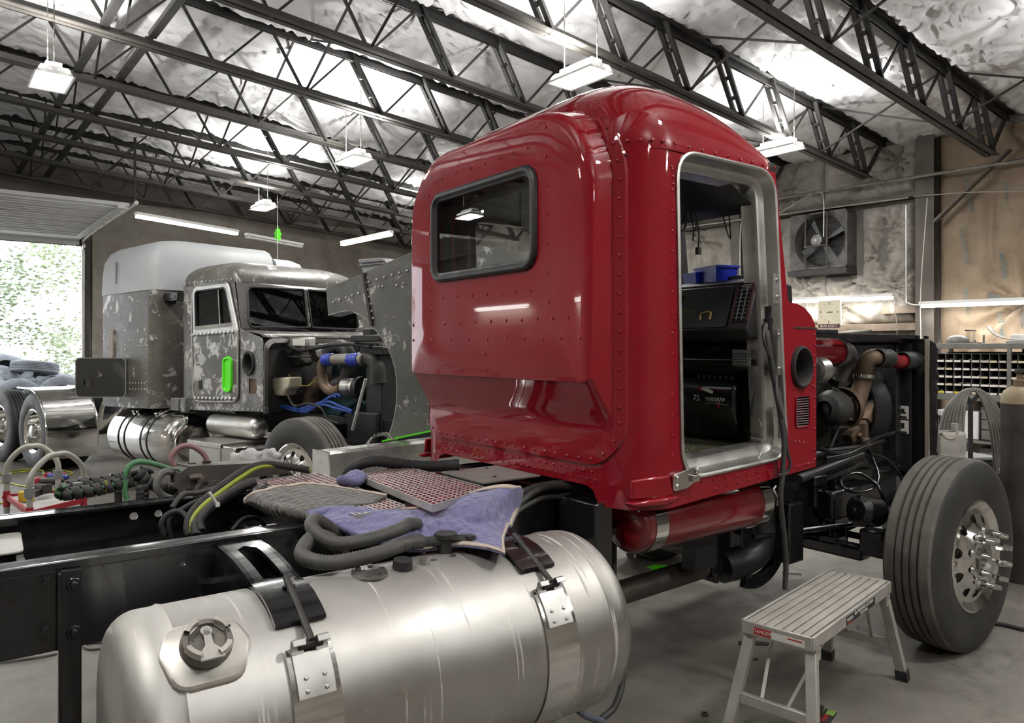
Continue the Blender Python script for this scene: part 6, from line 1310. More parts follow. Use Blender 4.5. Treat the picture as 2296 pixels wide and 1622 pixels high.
for sx in (-1, 1):
    for sy in (-1, 1):
        m = MB(); a = (sx*(hl-.045), sy*(hw-.02), zt-.05); b = (sx*(hl+.075), sy*(hw+.035), .02); m.bar(a, b, .034, .045, (0, sy, 0)); lg = m.build('leg', SM, st, bevel=.004)
        m = MB(); m.bar((sx*(hl+.068), sy*(hw+.032), .055), (sx*(hl+.077), sy*(hw+.036), .0), .046, .056, (0, sy, 0)); m.build('rubber_foot', RUBBER, lg, bevel=.003)
        m = MB(); m.cbox((sx*(hl-.048), sy*(hw+.002), zt-.075), .05, .008, .06); m.bolt((sx*(hl-.055), sy*(hw+.006), zt-.06), (0, sy, 0), .006, .004); m.build('leg_plate', SM, lg)
    f = .62; xa = sx*(hl-.045+.12*f); m = MB(); m.box(xa-.012, xa+.012, -hw-.01, hw+.01, zt-.05-.43*f-.022, zt-.05-.43*f+.022); m.build('leg_rung', SM, st, bevel=.003)
    for sy in (-1, 1):
        m = MB(); m.bar((xa, sy*(hw*.35), zt-.05-.43*f), (sx*(hl-.26), sy*(hw-.03), zt-.05), .014, .004); m.build('brace', SM, st)
REDL = mat('red_warning_label', (.45, .02, .02), .5)
m = MB(); m.box(-hl-.0075, -hl-.006, .020, .095, zt-.046, zt-.018); dl = m.build('danger_label', REDL, st, smooth=0); text('DANGER', 'lettering', PAPER, st, (-hl-.009, .057, zt-.032), .020, (-1, 0, 0), (0, -1, 0))
m = MB(); m.box(-hl-.0075, -hl-.006, -.12, .018, zt-.048, zt-.02); m.build('instruction_label', PAPER, st, smooth=0); m = MB(); m.box(-hl-.0085, -hl-.007, -.11, -.05, zt-.030, zt-.025); m.build('red_line', REDL, st, smooth=0)
m = MB(); m.box(-.13, .24, -hw-.0075, -hw-.006, zt-.05, zt-.012); m.build('name_label', mat('black_label', (.03, .03, .03), .5), st, smooth=0)
text('40in WORKING PLATFORM', 'lettering', PAPER, st, (.085, -hw-.009, zt-.022), .020, (0, -1, 0), (1, 0, 0)); text('STEP STOOL', 'lettering', PAPER, st, (.085, -hw-.009, zt-.040), .018, (0, -1, 0), (1, 0, 0)); m = MB(); m.box(-.125, -.06, -hw-.0085, -hw-.0075, zt-.047, zt-.042); m.build('red_swoosh', REDL, st, smooth=0); text('RAMLIN', 'lettering', PAPER, st, (-.09, -hw-.009, zt-.028), .020, (0, -1, 0), (1, 0, 0))
# small things on the floor
m = MB(); q = wp(1842, 1606, 'z', 0); t = thing('blister_pack', 'black blister pack with red lettering on the floor under the stool', 'package', Frame(q, .9)); m.prism(rrect(-.075, .075, -.05, .05, .012), lambda a, b, h: (a, b, h), 0, .004); m.build('card', BLACKINK, t, bevel=.001); m = MB(); m.box(-.05, .05, -.005, .03, .004, .03); m.build('bubble', glassmat('clear_blister', (.8, .8, .8), .05, .5), t, bevel=.01); text('FH4', 'lettering', REDL, t, (-.02, -.02, .0045), .042, (0, 0, 1), (1, 0, 0)); m = MB(); m.box(.02, .07, -.045, -.01, .004, .0055); m.build('print', mat('lime_print', (.16, .30, .04), .6), t, smooth=0)
q = wp(1580, 1606, 'z', 0); m = MB(); m.lathe([(0, .008), (0, .016), (.014, .016), (.014, .008)], (0, 0, 0), (0, 0, 1), 6); o = m.build('hex_nut', RUST, None); o.location = q; tag(o, 'single rusty nut lying on the concrete left of the stool', 'nut')
q = wp(1690, 1444, 'z', 0); m = MB(); m.prism([(-.09, -.02), (.07, -.03), (.09, .0), (.0, .035), (-.08, .02)], lambda a, b, h: (a, b, h), 0, .006); o = m.build('rubber_scrap', RUBBER, None); o.location = q; tag(o, 'flat black rubber scrap lying behind the stool', 'scrap')
q = wp(1695, 1481, 'z', 0); m = MB(); m.cbox((0, 0, .004), .02, .012, .008); o = m.build('chip', DUSTBLACK, None); o.location = q; tag(o, 'tiny dark chip on the floor just left of the stool leg', 'chip')
q = wp(1775, 1288, 'z', 0); m = MB(); m.tube([(-.06, .03, .004), (0, 0, .004), (.06, -.01, .004), (.05, -.03, .004)], .003, 6, 4); o = m.build('wire_scrap', DUSTBLACK, None); o.location = q; tag(o, 'bent wire scrap on the floor beside the hanging harness', 'wire')
t = thing('floor_tape', 'patch of fluorescent green tape on the floor under the red tank', 'tape', Frame(wp(1477, 1272, 'z', 0), .6)); m = MB(); m.prism([(-.09, -.05), (.03, -.06), (.08, .0), (.02, .05), (-.08, .05)], lambda a, b, h: (a, b, h), 0, .003); m.build('strip', GREEN, t, smooth=0)
for i, (px, py) in enumerate(((1413, 1252), (1432, 1248))):
    t = thing('caster', ('left', 'right')[i]+' of two grey casters seen under the red air tank', 'caster', Frame(wp(px, py, 'z', 0), .3*i)); m = MB(); m.cyl((0, -.012, .032), (0, .012, .032), .032, n=18); m.build('wheel', GREYP, t); m = MB(); m.cbox((.0, 0, .075), .05, .05, .05); m.cyl((0, 0, .09), (0, 0, .16), .01, n=8); m.build('fork', STEEL, t)
q = [W.on(x, y, 'z', .008) for x, y in ((1900, 1395), (2010, 1330), (2250, 1392), (2400, 1420))]
m = MB(); m.tube([W.on(x, y, 'z', .012) for x, y in ((2215, 1396), (2255, 1402), (2296, 1412), (2360, 1420))], .012, 8, 5); tag(m.build('floor_cable', RUBBER, None), 'black cable on the floor at the right edge behind the front tyre', 'cable')
m = MB(); m.tube([W.on(x, y, 'z', .008) for x, y in ((-40, 1492), (60, 1478), (135, 1464), (185, 1445), (235, 1440), (232, 1452), (200, 1456), (190, 1446), (215, 1436), (240, 1434))], .007, 8, 5); tag(m.build('floor_cable', GREYHOSE, None), 'thin grey cable looped on the floor below the frame rail', 'cable')

# ================================================================ red cart with bent hoops
HZ = .75; CP = [Vector(wp(x/4.991, 960+y/4.991, 'z', HZ)) for x, y in ((75, 545), (330, 710), (935, 580), (650, 505))]
ca_ = sum(CP, Vector())/4; ct = thing('hoop_cart', 'small red-framed cart with two bent conduit hoops left of the frame', 'cart', Frame((ca_.x, ca_.y, 0), 0))
CQ = [p-Vector((ca_.x, ca_.y, 0)) for p in CP]; HOOP = mat('grey_conduit', (.42, .41, .36), .5, .3, .15); CRED = mat('red_cart_paint', (.33, .02, .03), .45, 0, .15)
for a, b in ((0, 3), (1, 2)):
    A, Bq = CQ[a], CQ[b]; d = Bq-A; m = MB(); m.tube([A+Vector((0, 0, -.02)), A+Vector((0, 0, .06)), A+d*.10+Vector((0, 0, .13)), A+d*.32+Vector((0, 0, .195)), A+d*.5+Vector((0, 0, .203)), A+d*.68+Vector((0, 0, .195)), A+d*.9+Vector((0, 0, .13)), Bq+Vector((0, 0, .06)), Bq+Vector((0, 0, -.02))], .018, 12, 6); m.build('hoop', HOOP, ct)
TZ = .64
for i, p in enumerate(CQ):
    m = MB(); m.cyl((p.x, p.y, HZ-.035), (p.x, p.y, HZ+.02), .030, n=20); m.build('coupling', GREYP, ct)
    m = MB(); m.cyl((p.x, p.y, .0), (p.x, p.y, HZ-.02), .018, n=14); pl_ = m.build('post', HOOP, ct)
    m = MB(); m.cyl((p.x, p.y, TZ-.10), (p.x, p.y, TZ+.01), .022, n=14); m.bolt((p.x, p.y-.022, TZ-.03), (0, -1, 0), .011, .006); m.build('sleeve', CRED, pl_)
    q = CQ[(i+1) % 4]; m = MB(); m.bar((p.x, p.y, TZ-.03), (q.x, q.y, TZ-.03), .016, .035); m.build('rail', CRED, ct)
m = MB(); m.add([(p.x*.96, p.y*.96, TZ-.04) for p in CQ]+[(p.x*.96, p.y*.96, TZ-.03) for p in CQ], [(0, 1, 2, 3), (7, 6, 5, 4), (0, 1, 5, 4), (1, 2, 6, 5), (2, 3, 7, 6), (3, 0, 4, 7)]); m.build('tray', mat('light_grey_tray', (.42, .415, .40), .5, 0, .1), ct, smooth=0)
def cdrill(name, lab, px, py, rot, body, acc, label_bat):
    p = W.on(px, py, 'z', TZ-.03); t = thing(name, lab, 'power tool', Frame(p, rot))
    m = MB(); m.cyl((-.05, 0, .065), (.07, 0, .065), .030, .028, 16); m.cyl((.07, 0, .065), (.11, 0, .065), .024, .014, 16); m.build('motor_body', body, t); m = MB(); m.bar((-.02, 0, .05), (-.06, .11, .04), .035, .04); m.build('grip', SATIN, t)
    m = MB(); m.cbox((-.07, .14, .04), .08, .06, .07, Matrix.Rotation(.3, 3, 'Z')); m.build('battery', acc, t, bevel=.008); m = MB(); m.cbox((-.052, .0, .065), .02, .066, .066); m.build('end_cap', label_bat, t, bevel=.006)
cdrill('power_drill', 'red and black cordless drill on the hoop cart', 105, 1100, .35, DUSTBLACK, CRED, CRED)
cdrill('power_drill', 'second red cordless drill lying behind the first on the cart', 122, 1090, -.1, mat('blue_tool', (.03, .04, .25), .5), CRED, CRED)
cdrill('impact_driver', 'black impact driver with a yellow battery on the cart edge', 96, 1116, 2.6, DUSTBLACK, mat('yellow_battery', (.55, .36, .02), .5), DUSTBLACK)
YH = mat('yellow_green_air_hose', (.40, .42, .04), .5)
for lab, P in (('yellow-green air hose looped on the floor behind the hoop cart', ((-30, 1072), (15, 1060), (60, 1053), (110, 1052), (155, 1058), (160, 1064), (130, 1066), (100, 1063), (96, 1055), (75, 1056), (20, 1062), (-30, 1070))), ('yellow-green air hose running to the left of the hoop cart', ((-30, 1079), (10, 1082), (60, 1092), (110, 1098), (180, 1104))), ('yellow-green air hose at the lower left under the hoop cart', ((-30, 1130), (10, 1128), (40, 1126), (120, 1120)))):
    m = MB(); m.tube([W.on(x, y, 'z', .010) for x, y in P], .009, 8, 6); tag(m.build('air_hose', YH, None), lab, 'hose')

# ================================================================ hoses, bracket and bags behind the far rail
def tq(pts, val): return [T.on(p[0], p[1], 'y', p[2] if len(p) > 2 else val) for p in pts]
GH = mat('green_air_line', (.07, .20, .09), .5, 0, .2)
def wrap(parent, pts, r, n_turn, w):
    P = resample(pts, 10); L = [0]
    for a, b in zip(P, P[1:]): L.append(L[-1]+(b-a).length)
    m = MB(); N = n_turn*14; vs = []
    def at(s):
        s = max(0, min(L[-1], s))
        for i in range(len(L)-1):
            if L[i+1] >= s: return P[i].lerp(P[i+1], (s-L[i])/max(1e-6, L[i+1]-L[i])), (P[i+1]-P[i]).normalized()
        return P[-1], (P[-1]-P[-2]).normalized()
    for k in range(N+1):
        s = L[-1]*k/N; a = 2*PI*k/14; row = []
        for d in (-w/2, w/2):
            p, tt = at(s+d); u, v = basis(tt); row.append(p+u*r*math.cos(a)+v*r*math.sin(a))
        vs.append(row)
    m.rings([row+[row[1]*.999+row[0]*.001, row[0]*.999+row[1]*.001] for row in vs], False, False, False); return m.build('spiral_wrap', RUBBER, parent, smooth=60, solid=.002)
t = thing('air_line_bundle', 'spiral-wrapped bundle of green and black air lines lying over the far frame rail', 'hose bundle', T, (0, 0, 0))
P1 = tq([(300, 1078), (262, 1088), (215, 1099), (170, 1106), (138, 1109), (131, 1101), (142, 1094)], .62); P2 = tq([(142, 1094), (180, 1090), (230, 1082), (270, 1073), (310, 1066), (340, 1060)], .68)
for P, nm in ((P1, GH), (P2, GREYHOSE)):
    for k in range(3):
        o = Vector((.008*math.cos(k*2.1), .008*math.sin(k*2.1), .012*math.cos(k*2.1+1))); m = MB(); m.tube([Vector(p)+o for p in P], .011, 8, 6); m.build('hose', (nm, RUBBER, nm)[k], t)
wrap(t, P1, .026, 8, .032); wrap(t, P2, .026, 8, .032)
m = MB(); m.tube(tq([(283, 1078), (283, 1060), (290, 1046), (305, 1037), (325, 1036), (350, 1042), (380, 1052), (405, 1058)], .62), .012, 10, 6); m.build('hose', GH, t)
m = MB(); m.tube(tq([(283, 1078), (280, 1100), (285, 1120)], .60), .012, 10, 6); m.build('hose', GH, t)
m = MB(); m.tube(tq([(310, 1065), (330, 1072), (352, 1080)], .60), .012, 10, 6); m.build('hose', GH, t)
P3 = tq([(304, 1052), (316, 1068), (335, 1084), (365, 1093), (395, 1100)], .60); m = MB(); m.tube(P3, .018, 10, 6); m.build('hose', GREYHOSE, t); wrap(t, P3, .026, 7, .030)
P3 = tq([(318, 1085), (320, 1105), (318, 1122)], .58); m = MB(); m.tube(P3, .016, 10, 6); m.build('hose', RUBBER, t); wrap(t, P3, .024, 4, .030)
m = MB(); m.tube(tq([(400, 1060), (372, 1058), (356, 1072), (352, 1095), (365, 1112), (385, 1120)], .52), .016, 10, 6); m.build('hose', GREYHOSE, t)
m = MB(); m.cbox(tq([(174, 1090)], .66)[0], .035, .03, .03); m.build('connector', ALU, t); m = MB(); m.tube(tq([(236, 1078), (240, 1090), (237, 1102)], .60), .004, 6, 4); m.build('yellow_tie', YH, t)
t = thing('red_hose_loop', 'faded red air hose arching over the rusty hose bracket', 'hose', T)
m = MB(); m.tube(tq([(390, 1045), (384, 1030), (392, 1012), (410, 1001), (432, 1002), (452, 1014), (462, 1028), (466, 1042)], .50), .012, 10, 6); m.build('hose', mat('faded_red_hose', (.27, .15, .15), .6, 0, .2), t)
m = MB(); m.cyl(tq([(430, 1038)], .5)[0], tq([(430, 1050)], .5)[0], .018, n=12); m.cyl(tq([(463, 1034)], .5)[0], tq([(463, 1048)], .5)[0], .02, n=12); m.build('gladhand', DUSTBLACK, t)
t = thing('hose_bracket', 'rusty channel bracket with a hook standing on the far frame rail', 'bracket', T)
RB = mat('brown_rusty_bracket', (.10, .085, .075), .55, .4, .3, 7)
m = MB(); pl = [(p[0], p[2]) for p in tq([(402, 1062), (425, 1046), (640, 1036), (645, 1062), (560, 1072), (470, 1088), (402, 1100)], .42)]
m.prism(pl, lambda a, b, h: (a, .42+h, b), 0, .008); m.prism([(pl[1][0], .0), (pl[2][0], .0), (pl[2][0], .10), (pl[1][0]-.03, .10)], lambda a, b, h: (a, .42+b, pl[1][1]+(pl[2][1]-pl[1][1])*(a-pl[1][0])/(pl[2][0]-pl[1][0])+h), -.006, .0); m.box(pl[0][0]-.0, pl[0][0]+.006, .42, .52, pl[6][1], pl[0][1]); m.box(-3.6, -3.4, .36, .46, 1.0, 1.03); m.box(-3.55, -3.5, .40, .44, 1.02, 1.07); m.build('channel', RB, t, bevel=.003)
m = MB(); p = tq([(424, 1072), (446, 1070), (452, 1078), (446, 1090), (441, 1098), (440, 1115)], .40); m.tube(p, .014, 8, 4); m.bolt(tq([(450, 1078)], .395)[0], (0, -1, 0), .01, .014); m.build('hook', RB, t)
t = thing('cable_bundle', 'arched bundle of black and yellow-green cables tied above the frame', 'cable bundle', T)
def cab_(pts, r, mt, ribs=None): m = MB(); m.tube(tq(pts, .1), r, 10, 7, ribs=ribs); m.build('cable', mt, t, smooth=60)
YC = mat('yellow_green_cable', (.28, .33, .03), .45)
cab_([(425, 1200, .1), (420, 1180, .12), (430, 1150, .15), (460, 1120, .2), (510, 1080, .25), (560, 1050, .28), (600, 1041, .3), (640, 1046, .3), (690, 1054, .3)], .016, RUBBER)
cab_([(430, 1195, .08), (432, 1165, .1), (455, 1135, .14), (500, 1100, .2), (545, 1068, .25), (580, 1048, .28), (620, 1045, .3), (660, 1048, .3), (695, 1056, .3)], .010, YC)
cab_([(440, 1200, .05), (440, 1175, .08), (470, 1140, .12), (520, 1105, .16), (558, 1088, .2), (555, 1100, .2)], .020, RUBBER, .007)
cab_([(452, 1190, .05), (450, 1165, .08), (480, 1130, .12), (530, 1098, .16), (570, 1082, .2)], .017, RUBBER, .007)
cab_([(368, 1200, .2), (362, 1175, .2), (375, 1155, .2), (400, 1147, .18), (418, 1160, .15), (428, 1190, .1), (435, 1205, .1)], .011, RUBBER)
cab_([(385, 1140, .22), (410, 1110, .26), (445, 1105, .28), (500, 1095, .25), (560, 1108, .2), (590, 1095, .2), (600, 1085, .2)], .011, DUSTBLACK)
cab_([(385, 1205, .2), (378, 1180, .2), (385, 1158, .2), (440, 1125, .2), (480, 1115, .2)], .010, RUBBER)
cab_([(520, 1190, .02), (545, 1165, .04), (575, 1162, .05), (595, 1180, .04)], .009, RUBBER)
m = MB(); p = tq([(470, 1105), (478, 1118), (488, 1132)], .02); m.tube(p, .006, 6, 3); m.cbox(p[-1], .014, .012, .016); m.build('cable_tie', PAPER, t)
# low table behind the rail with plastic bags, board and chrome shell
tb = thing('work_table', 'low dark work table behind the far frame rail holding the plastic bags', 'table', T, (-3.05, .98, 0)); m = MB(); m.box(-.50, .02, -.14, .25, 1.005, 1.025); m.build('top', DUSTBLACK, tb)
for a in (-.47, -.01):
    for b in (-.11, .22): m = MB(); m.box(a-.02, a+.02, b-.02, b+.02, 0, 1.005); m.build('leg', DUSTBLACK, tb)
BAGM = NT('thin_white_plastic'); BAGM.set(color=(.72, .72, .71), rough=.3, **{'Transmission Weight': .25}); BAGM.bump(BAGM.noise(25, 5, .6, dist=.5), .9, .02); BAGM = BAGM.m
for lab, px, r in (('crumpled clear white plastic bag left of the other on the work table', 553, .062), ('crumpled clear white plastic bag nearer the front wheel', 598, .058)):
    p = T.on(px, 1034, 'y', .95); t = thing('plastic_bag', lab, 'bag', Frame(T.wor(p[0], .95, 1.026), T.ang)); m = MB(); m.ball((0, 0, r*.72), r, 28, (1.25, 1.0, .75))
    rs = random.Random(px); ph = [rs.uniform(0, 6.28) for _ in range(6)]
    m.v = [tuple(Vector((x, y, max(0.001, z)))*(1+.16*math.sin(4*x/r+ph[0])*math.sin(3.5*y/r+ph[1])+.07*math.sin(7*z/r+ph[2]+3*x/r)+.03*math.sin(12*x/r+ph[3]+9*y/r))) for x, y, z in m.v]; m.build('film', BAGM, t, smooth=40)
p = T.on(495, 1040, 'y', .95); t = thing('cardboard_sheet', 'small tan cardboard sheet on the work table beside the bags', 'cardboard', Frame(T.wor(p[0]+.05, .95, 1.026), T.ang)); m = MB(); m.box(-.16, .10, -.12, .1, 0, .008); m.build('sheet', mat('tan_cardboard', (.42, .33, .22), .7), t)
p = W.on(265, 1075, 'z', .55); t = thing('chrome_shell', 'bent chrome housing lying behind the air lines, left of the rail', 'housing', Frame((p[0], p[1], 0), .5)); m = MB(); m.rings([[(x, y*w, .50+z) for x, z in ((-.17, -.02), (-.14, .05), (-.05, .085), (.12, .09), (.18, .07), (.18, .0), (.12, -.02))] for y, w in ((-.11, 1), (.11, 1))]); m.build('shell', CHROME, t, bevel=.02); m = MB(); m.box(-.14, .14, -.09, .09, .46, .485); m.build('base_plate', STEEL, t); m = MB(); m.cyl((0, 0, 0), (0, 0, .46), .03, n=12); m.cbox((0, 0, .01), .25, .25, .02); m.build('stand', DUSTBLACK, t)

# ================================================================ gratings and moving blankets on the frame
GRT = mat('scuffed_red_grating', (.46, .03, .055), .5, .1, .25, 12); GRW = mat('worn_grating_top', (.52, .50, .49), .45, .6, .15, 14)
def grating(lab, pts, z0, n, k, th=.028):
    A, Bq, C_, D = [Vector((p[0], p[1], 0)) for p in pts]     # corners round the plate
    t = thing('deck_grating', lab, 'grating', T, (A.x, A.y, z0)); o = A.copy()
    def q(u, v): return (A+(Bq-A)*u+(D-A)*v+(C_-D-Bq+A)*u*v)-o
    for i in range(n+1):
        m = MB(); a = q(i/n, 0); b = q(i/n, 1); m.bar(a+Vector((0, 0, th*.46)), b+Vector((0, 0, th*.46)), .0035, th*.92); br = m.build('bar', GRW if i in (0, n) else GRT, t, smooth=0)
        m = MB(); m.bar(a+Vector((0, 0, th-.001)), b+Vector((0, 0, th-.001)), .0046, .0025); m.build('worn_edge', GRW, br, smooth=0)
    for j in range(k+1):
        m = MB(); e = j in (0, k); a = q(0, j/k); b = q(1, j/k); m.bar(a+Vector((0, 0, th*(.5 if e else .72))), b+Vector((0, 0, th*(.5 if e else .72))), .004, th if e else th*.5); cr = m.build('cross_bar', GRW if e else GRT, t, smooth=0)
        m = MB(); m.bar(a+Vector((0, 0, th-.001)), b+Vector((0, 0, th-.001)), .0050, .0028); m.build('worn_edge', GRW, cr, smooth=0)
    return t
ug = [T.on(360+x/2.8, 980+y/2.8, 'z', 1.088) for x, y in ((1240, 248), (1530, 192), (2060, 332), (1710, 440))]
lg = [T.on(360+x/2.8, 980+y/2.8, 'z', 1.058) for x, y in ((565, 282), (1000, 236), (1535, 440), (1230, 500))]
grating('scuffed red deck grating on top, nearest the red cab', ug, 1.068, 12, 24)
grating('scuffed red deck grating lying lower, partly under the grey blanket', lg, 1.036, 11, 26)
def _quilt(name, a, b):
    t = NT(name); n = t.noise(4, 6, .7); n2 = t.noise(1.5, 4); c = t.ramp(n, [(.3, a), (.7, b)]); c = t.mix(t.ramp(n2, [(.5, 0.), (.75, .5)]), c, tuple(.5*x+.08 for x in b))
    t.set(color=c, rough=.9, spec=.1, **{'Sheen Weight': .3}); w = t.node('TexWave', Scale=9., Distortion=5., Detail=2.); t.l.new(t.co.outputs['Object'], w.inputs[0]); w2 = t.node('TexWave', Scale=9., Distortion=5., bands_direction='Y'); t.l.new(t.co.outputs['Object'], w2.inputs[0])
    ad = t.node('Math', operation='MINIMUM'); t.l.new(w.outputs['Fac'], ad.inputs[0]); t.l.new(w2.outputs['Fac'], ad.inputs[1]); t.bump(ad.outputs[0], .7, .008); return t.m
PURPLE = _quilt('violet_quilted_cloth', (.150, .142, .27), (.215, .21, .36)); GQ = _quilt('grey_quilted_cloth', (.085, .082, .075), (.15, .145, .13)); HEM = mat('cream_hem', (.52, .44, .37), .85, 0, .12, 20)
def blanket(name, lab, rows, mt, wr=.010, seed=1, hems=((0, 1), (2, 3))):
    """cloth through a net of measured points (rows of (px, py, height)); hem strips along its edges"""
    P = [[Vector(T.on(a, b, 'z', z)) for a, b, z in r] for r in rows]
    rows_ = [resample(r, 7) for r in P]; cols = list(zip(*rows_)); fine = [resample(list(c), 7) for c in cols]; nu = len(fine); nv = len(fine[0])
    rs = random.Random(seed); f = [(rs.uniform(20, 60), rs.uniform(20, 60), rs.uniform(0, 6)) for _ in range(5)]
    t = thing(name, lab, 'blanket', T)
    def g(i, j): p = fine[i][j]; return (p.x, p.y, p.z+sum(math.sin(a*p.x+b*p.y+c) for a, b, c in f)*wr/4)
    m = MB(); m.grid(g, list(range(nu)), list(range(nv))); m.build('cloth', mt, t, smooth=180, solid=.008, offset=0)
    for e in hems:
        if e == 'u0': L_ = [g(0, j) for j in range(nv)]; L2 = [g(2, j) for j in range(nv)]
        elif e == 'u1': L_ = [g(nu-1, j) for j in range(nv)]; L2 = [g(nu-3, j) for j in range(nv)]
        elif e == 'v0': L_ = [g(i, 0) for i in range(nu)]; L2 = [g(i, 2) for i in range(nu)]
        else: L_ = [g(i, nv-1) for i in range(nu)]; L2 = [g(i, nv-3) for i in range(nu)]
        m = MB(); m.rings([[Vector(a)+Vector((0, 0, .006)), Vector(a).lerp(Vector(b), min(1, .026/max(.001, (Vector(a)-Vector(b)).length)))+Vector((0, 0, .006))] for a, b in zip(L_, L2)], False, False, False); m.build('hem', HEM, t, smooth=60, solid=.006, offset=0)
    return t
# violet one: from its rolled left end across the tank bracket to the right corner
blanket('moving_blanket', 'violet quilted moving blanket draped from the gratings over the fuel tank', [
    [(690, 1148, 1.045), (760, 1130, 1.055), (850, 1136, 1.055), (960, 1135, 1.062), (1040, 1108, 1.085), (1110, 1095, 1.10), (1160, 1092, 1.10), (1172, 1104, 1.06)],
    [(692, 1168, 1.05), (755, 1150, 1.065), (850, 1150, 1.055), (960, 1150, 1.05), (1040, 1128, 1.085), (1095, 1120, 1.085), (1140, 1130, 1.045), (1162, 1145, 1.00)],
    [(700, 1172, 1.03), (752, 1172, 1.05), (845, 1180, 1.03), (945, 1175, 1.03), (1030, 1155, 1.055), (1080, 1150, 1.06), (1125, 1160, 1.02), (1148, 1178, .985)],
    [(730, 1165, 1.03), (775, 1195, 1.02), (850, 1215, 1.0), (940, 1205, 1.0), (1020, 1185, 1.02), (1080, 1180, 1.02), (1115, 1190, 1.0), (1130, 1205, .98)],
    [(765, 1175, 1.02), (800, 1212, .99), (870, 1235, .97), (950, 1232, .97), (1025, 1222, .99), (1080, 1230, .99), (1110, 1240, .985), (1133, 1248, .975)]],
    PURPLE, .012, 4, ('u1', 'v1', 'v0'))
m = MB(); P = tq([(705, 1165, -.40), (715, 1150, -.40), (760, 1142, -.40), (800, 1146, -.40)], 0)
bl = bpy.data.objects['moving_blanket']; m.tube([T.on(692, 1160, 'z', 1.05), T.on(720, 1150, 'z', 1.06), T.on(770, 1143, 'z', 1.06), T.on(830, 1142, 'z', 1.055)], lambda t: .024*(1-.7*t), 12, 6); m.build('rolled_edge', PURPLE, bl, smooth=60)
blanket('moving_blanket', 'grey quilted moving blanket with a cream hem lying over the lower grating', [
    [(548, 1120, 1.055), (575, 1105, 1.085), (630, 1093, 1.085), (690, 1087, 1.08), (760, 1094, 1.078), (868, 1113, 1.075)],
    [(548, 1128, 1.04), (590, 1120, 1.08), (650, 1112, 1.082), (710, 1108, 1.078), (780, 1112, 1.075), (850, 1122, 1.07)],
    [(560, 1132, 1.02), (610, 1140, 1.06), (670, 1138, 1.07), (730, 1130, 1.07), (780, 1125, 1.068), (835, 1130, 1.065)],
    [(600, 1150, 1.0), (650, 1165, 1.02), (700, 1160, 1.045), (730, 1148, 1.055), (770, 1138, 1.06), (810, 1135, 1.06)],
    [(660, 1172, .975), (690, 1176, .99), (705, 1170, 1.02), (725, 1158, 1.045), (750, 1145, 1.05), (780, 1140, 1.05)]],
    GQ, .006, 9, ('u0', 'v0', 'v1'))
m = MB(); p = T.on(793, 1075, 'z', 1.09); t = thing('shop_rag', 'small violet rag wrapped round the end of the corrugated hose', 'rag', Frame(T.wor(p[0], p[1], 1.06), T.ang)); m.ball((0, 0, .03), .055, 20, (1.3, .9, .6)); m.v = [(x*(1+.15*math.sin(40*y)), y*(1+.12*math.sin(50*x)), z+.008*math.sin(60*x+30*y)) for x, y, z in m.v]; m.build('cloth', PURPLE, t, smooth=60)
# ================================================================ blue bins on the dash
BIN = mat('blue_bin_plastic', (.010, .030, .42), .35, 0, .06); BINL = PAPER
def bin_(lab, px, py, s, rot, zoff=0.):
    p = T.on(px, py, 'x', -1.22); t = thing('parts_bin', lab, 'bin', T, (-1.22, p[1], 1.984+zoff), rot)
    o = [(-.075*s, -.05*s), (.075*s, -.05*s), (.075*s, .05*s), (-.075*s, .05*s)]
    m = MB(); a = .045*s; rg = [[(x*.85, y*.85, 0) for x, y in o], [(x, y, (.065 if x > 0 or True else .03)*s) for x, y in o], [(x*.94, y*.94, .065*s) for x, y in o], [(x*.8, y*.8, .004) for x, y in o]]; m.rings(rg, True, True); m.build('tub', BIN, t, smooth=0, bevel=.002); m = MB(); m.rings([[(x*1.06, y*1.06, .058*s) for x, y in o], [(x*1.06, y*1.06, .066*s) for x, y in o], [(x, y, .066*s) for x, y in o]], False, False); m.build('rim', BIN, t, smooth=0)
    m = MB()
    for q in (-.04, .0, .04): m.box(q*s-.002, q*s+.002, -.052*s, -.046*s, .01, .055*s)
    m.build('rib', BIN, t, smooth=0); return t
bin_('large bright blue parts bin on the dashboard', 1606, 633, 1.35, 1.25); t = bin_('small blue parts bin with a white label left of the large one', 1563, 634, 1.0, 1.2)
m = MB(); m.box(-.045, .0, -.040, -.037, .012, .04); m.build('label', PAPER, t, smooth=0)
m = MB(); p = T.on(1668, 622, 'x', -1.2); m.cbox((-1.2, p[1], 2.0), .08, .14, .035); m.build('dash_pod', VINYL, TR, bevel=.008)
# ================================================================ green paper leaf on a string
p = G.on(622, 524, 'y', .55); t = thing('paper_ornament', 'bright green leaf-shaped paper ornament hanging on a string over the grey truck', 'ornament', Frame(G.wor(p[0], p[1], 0), 0)); z0 = p[2]
lf = [(0, .10), (.025, .06), (.04, .05), (.035, .02), (.06, .0), (.04, -.03), (.05, -.07), (.02, -.08), (.01, -.11), (-.01, -.07), (-.05, -.06), (-.03, -.02), (-.055, .0), (-.03, .03), (-.035, .06), (-.01, .06)]
m = MB(); m.prism(lf, lambda a, b, h: (a*.9, h+.15*abs(a), z0+b), 0, .003); m.build('leaf', GREEN, t, smooth=0); m = MB(); m.cyl((0, 0, z0-.45), (0, 0, z0+.5), .0025, n=6); m.build('string', PAPER, t)
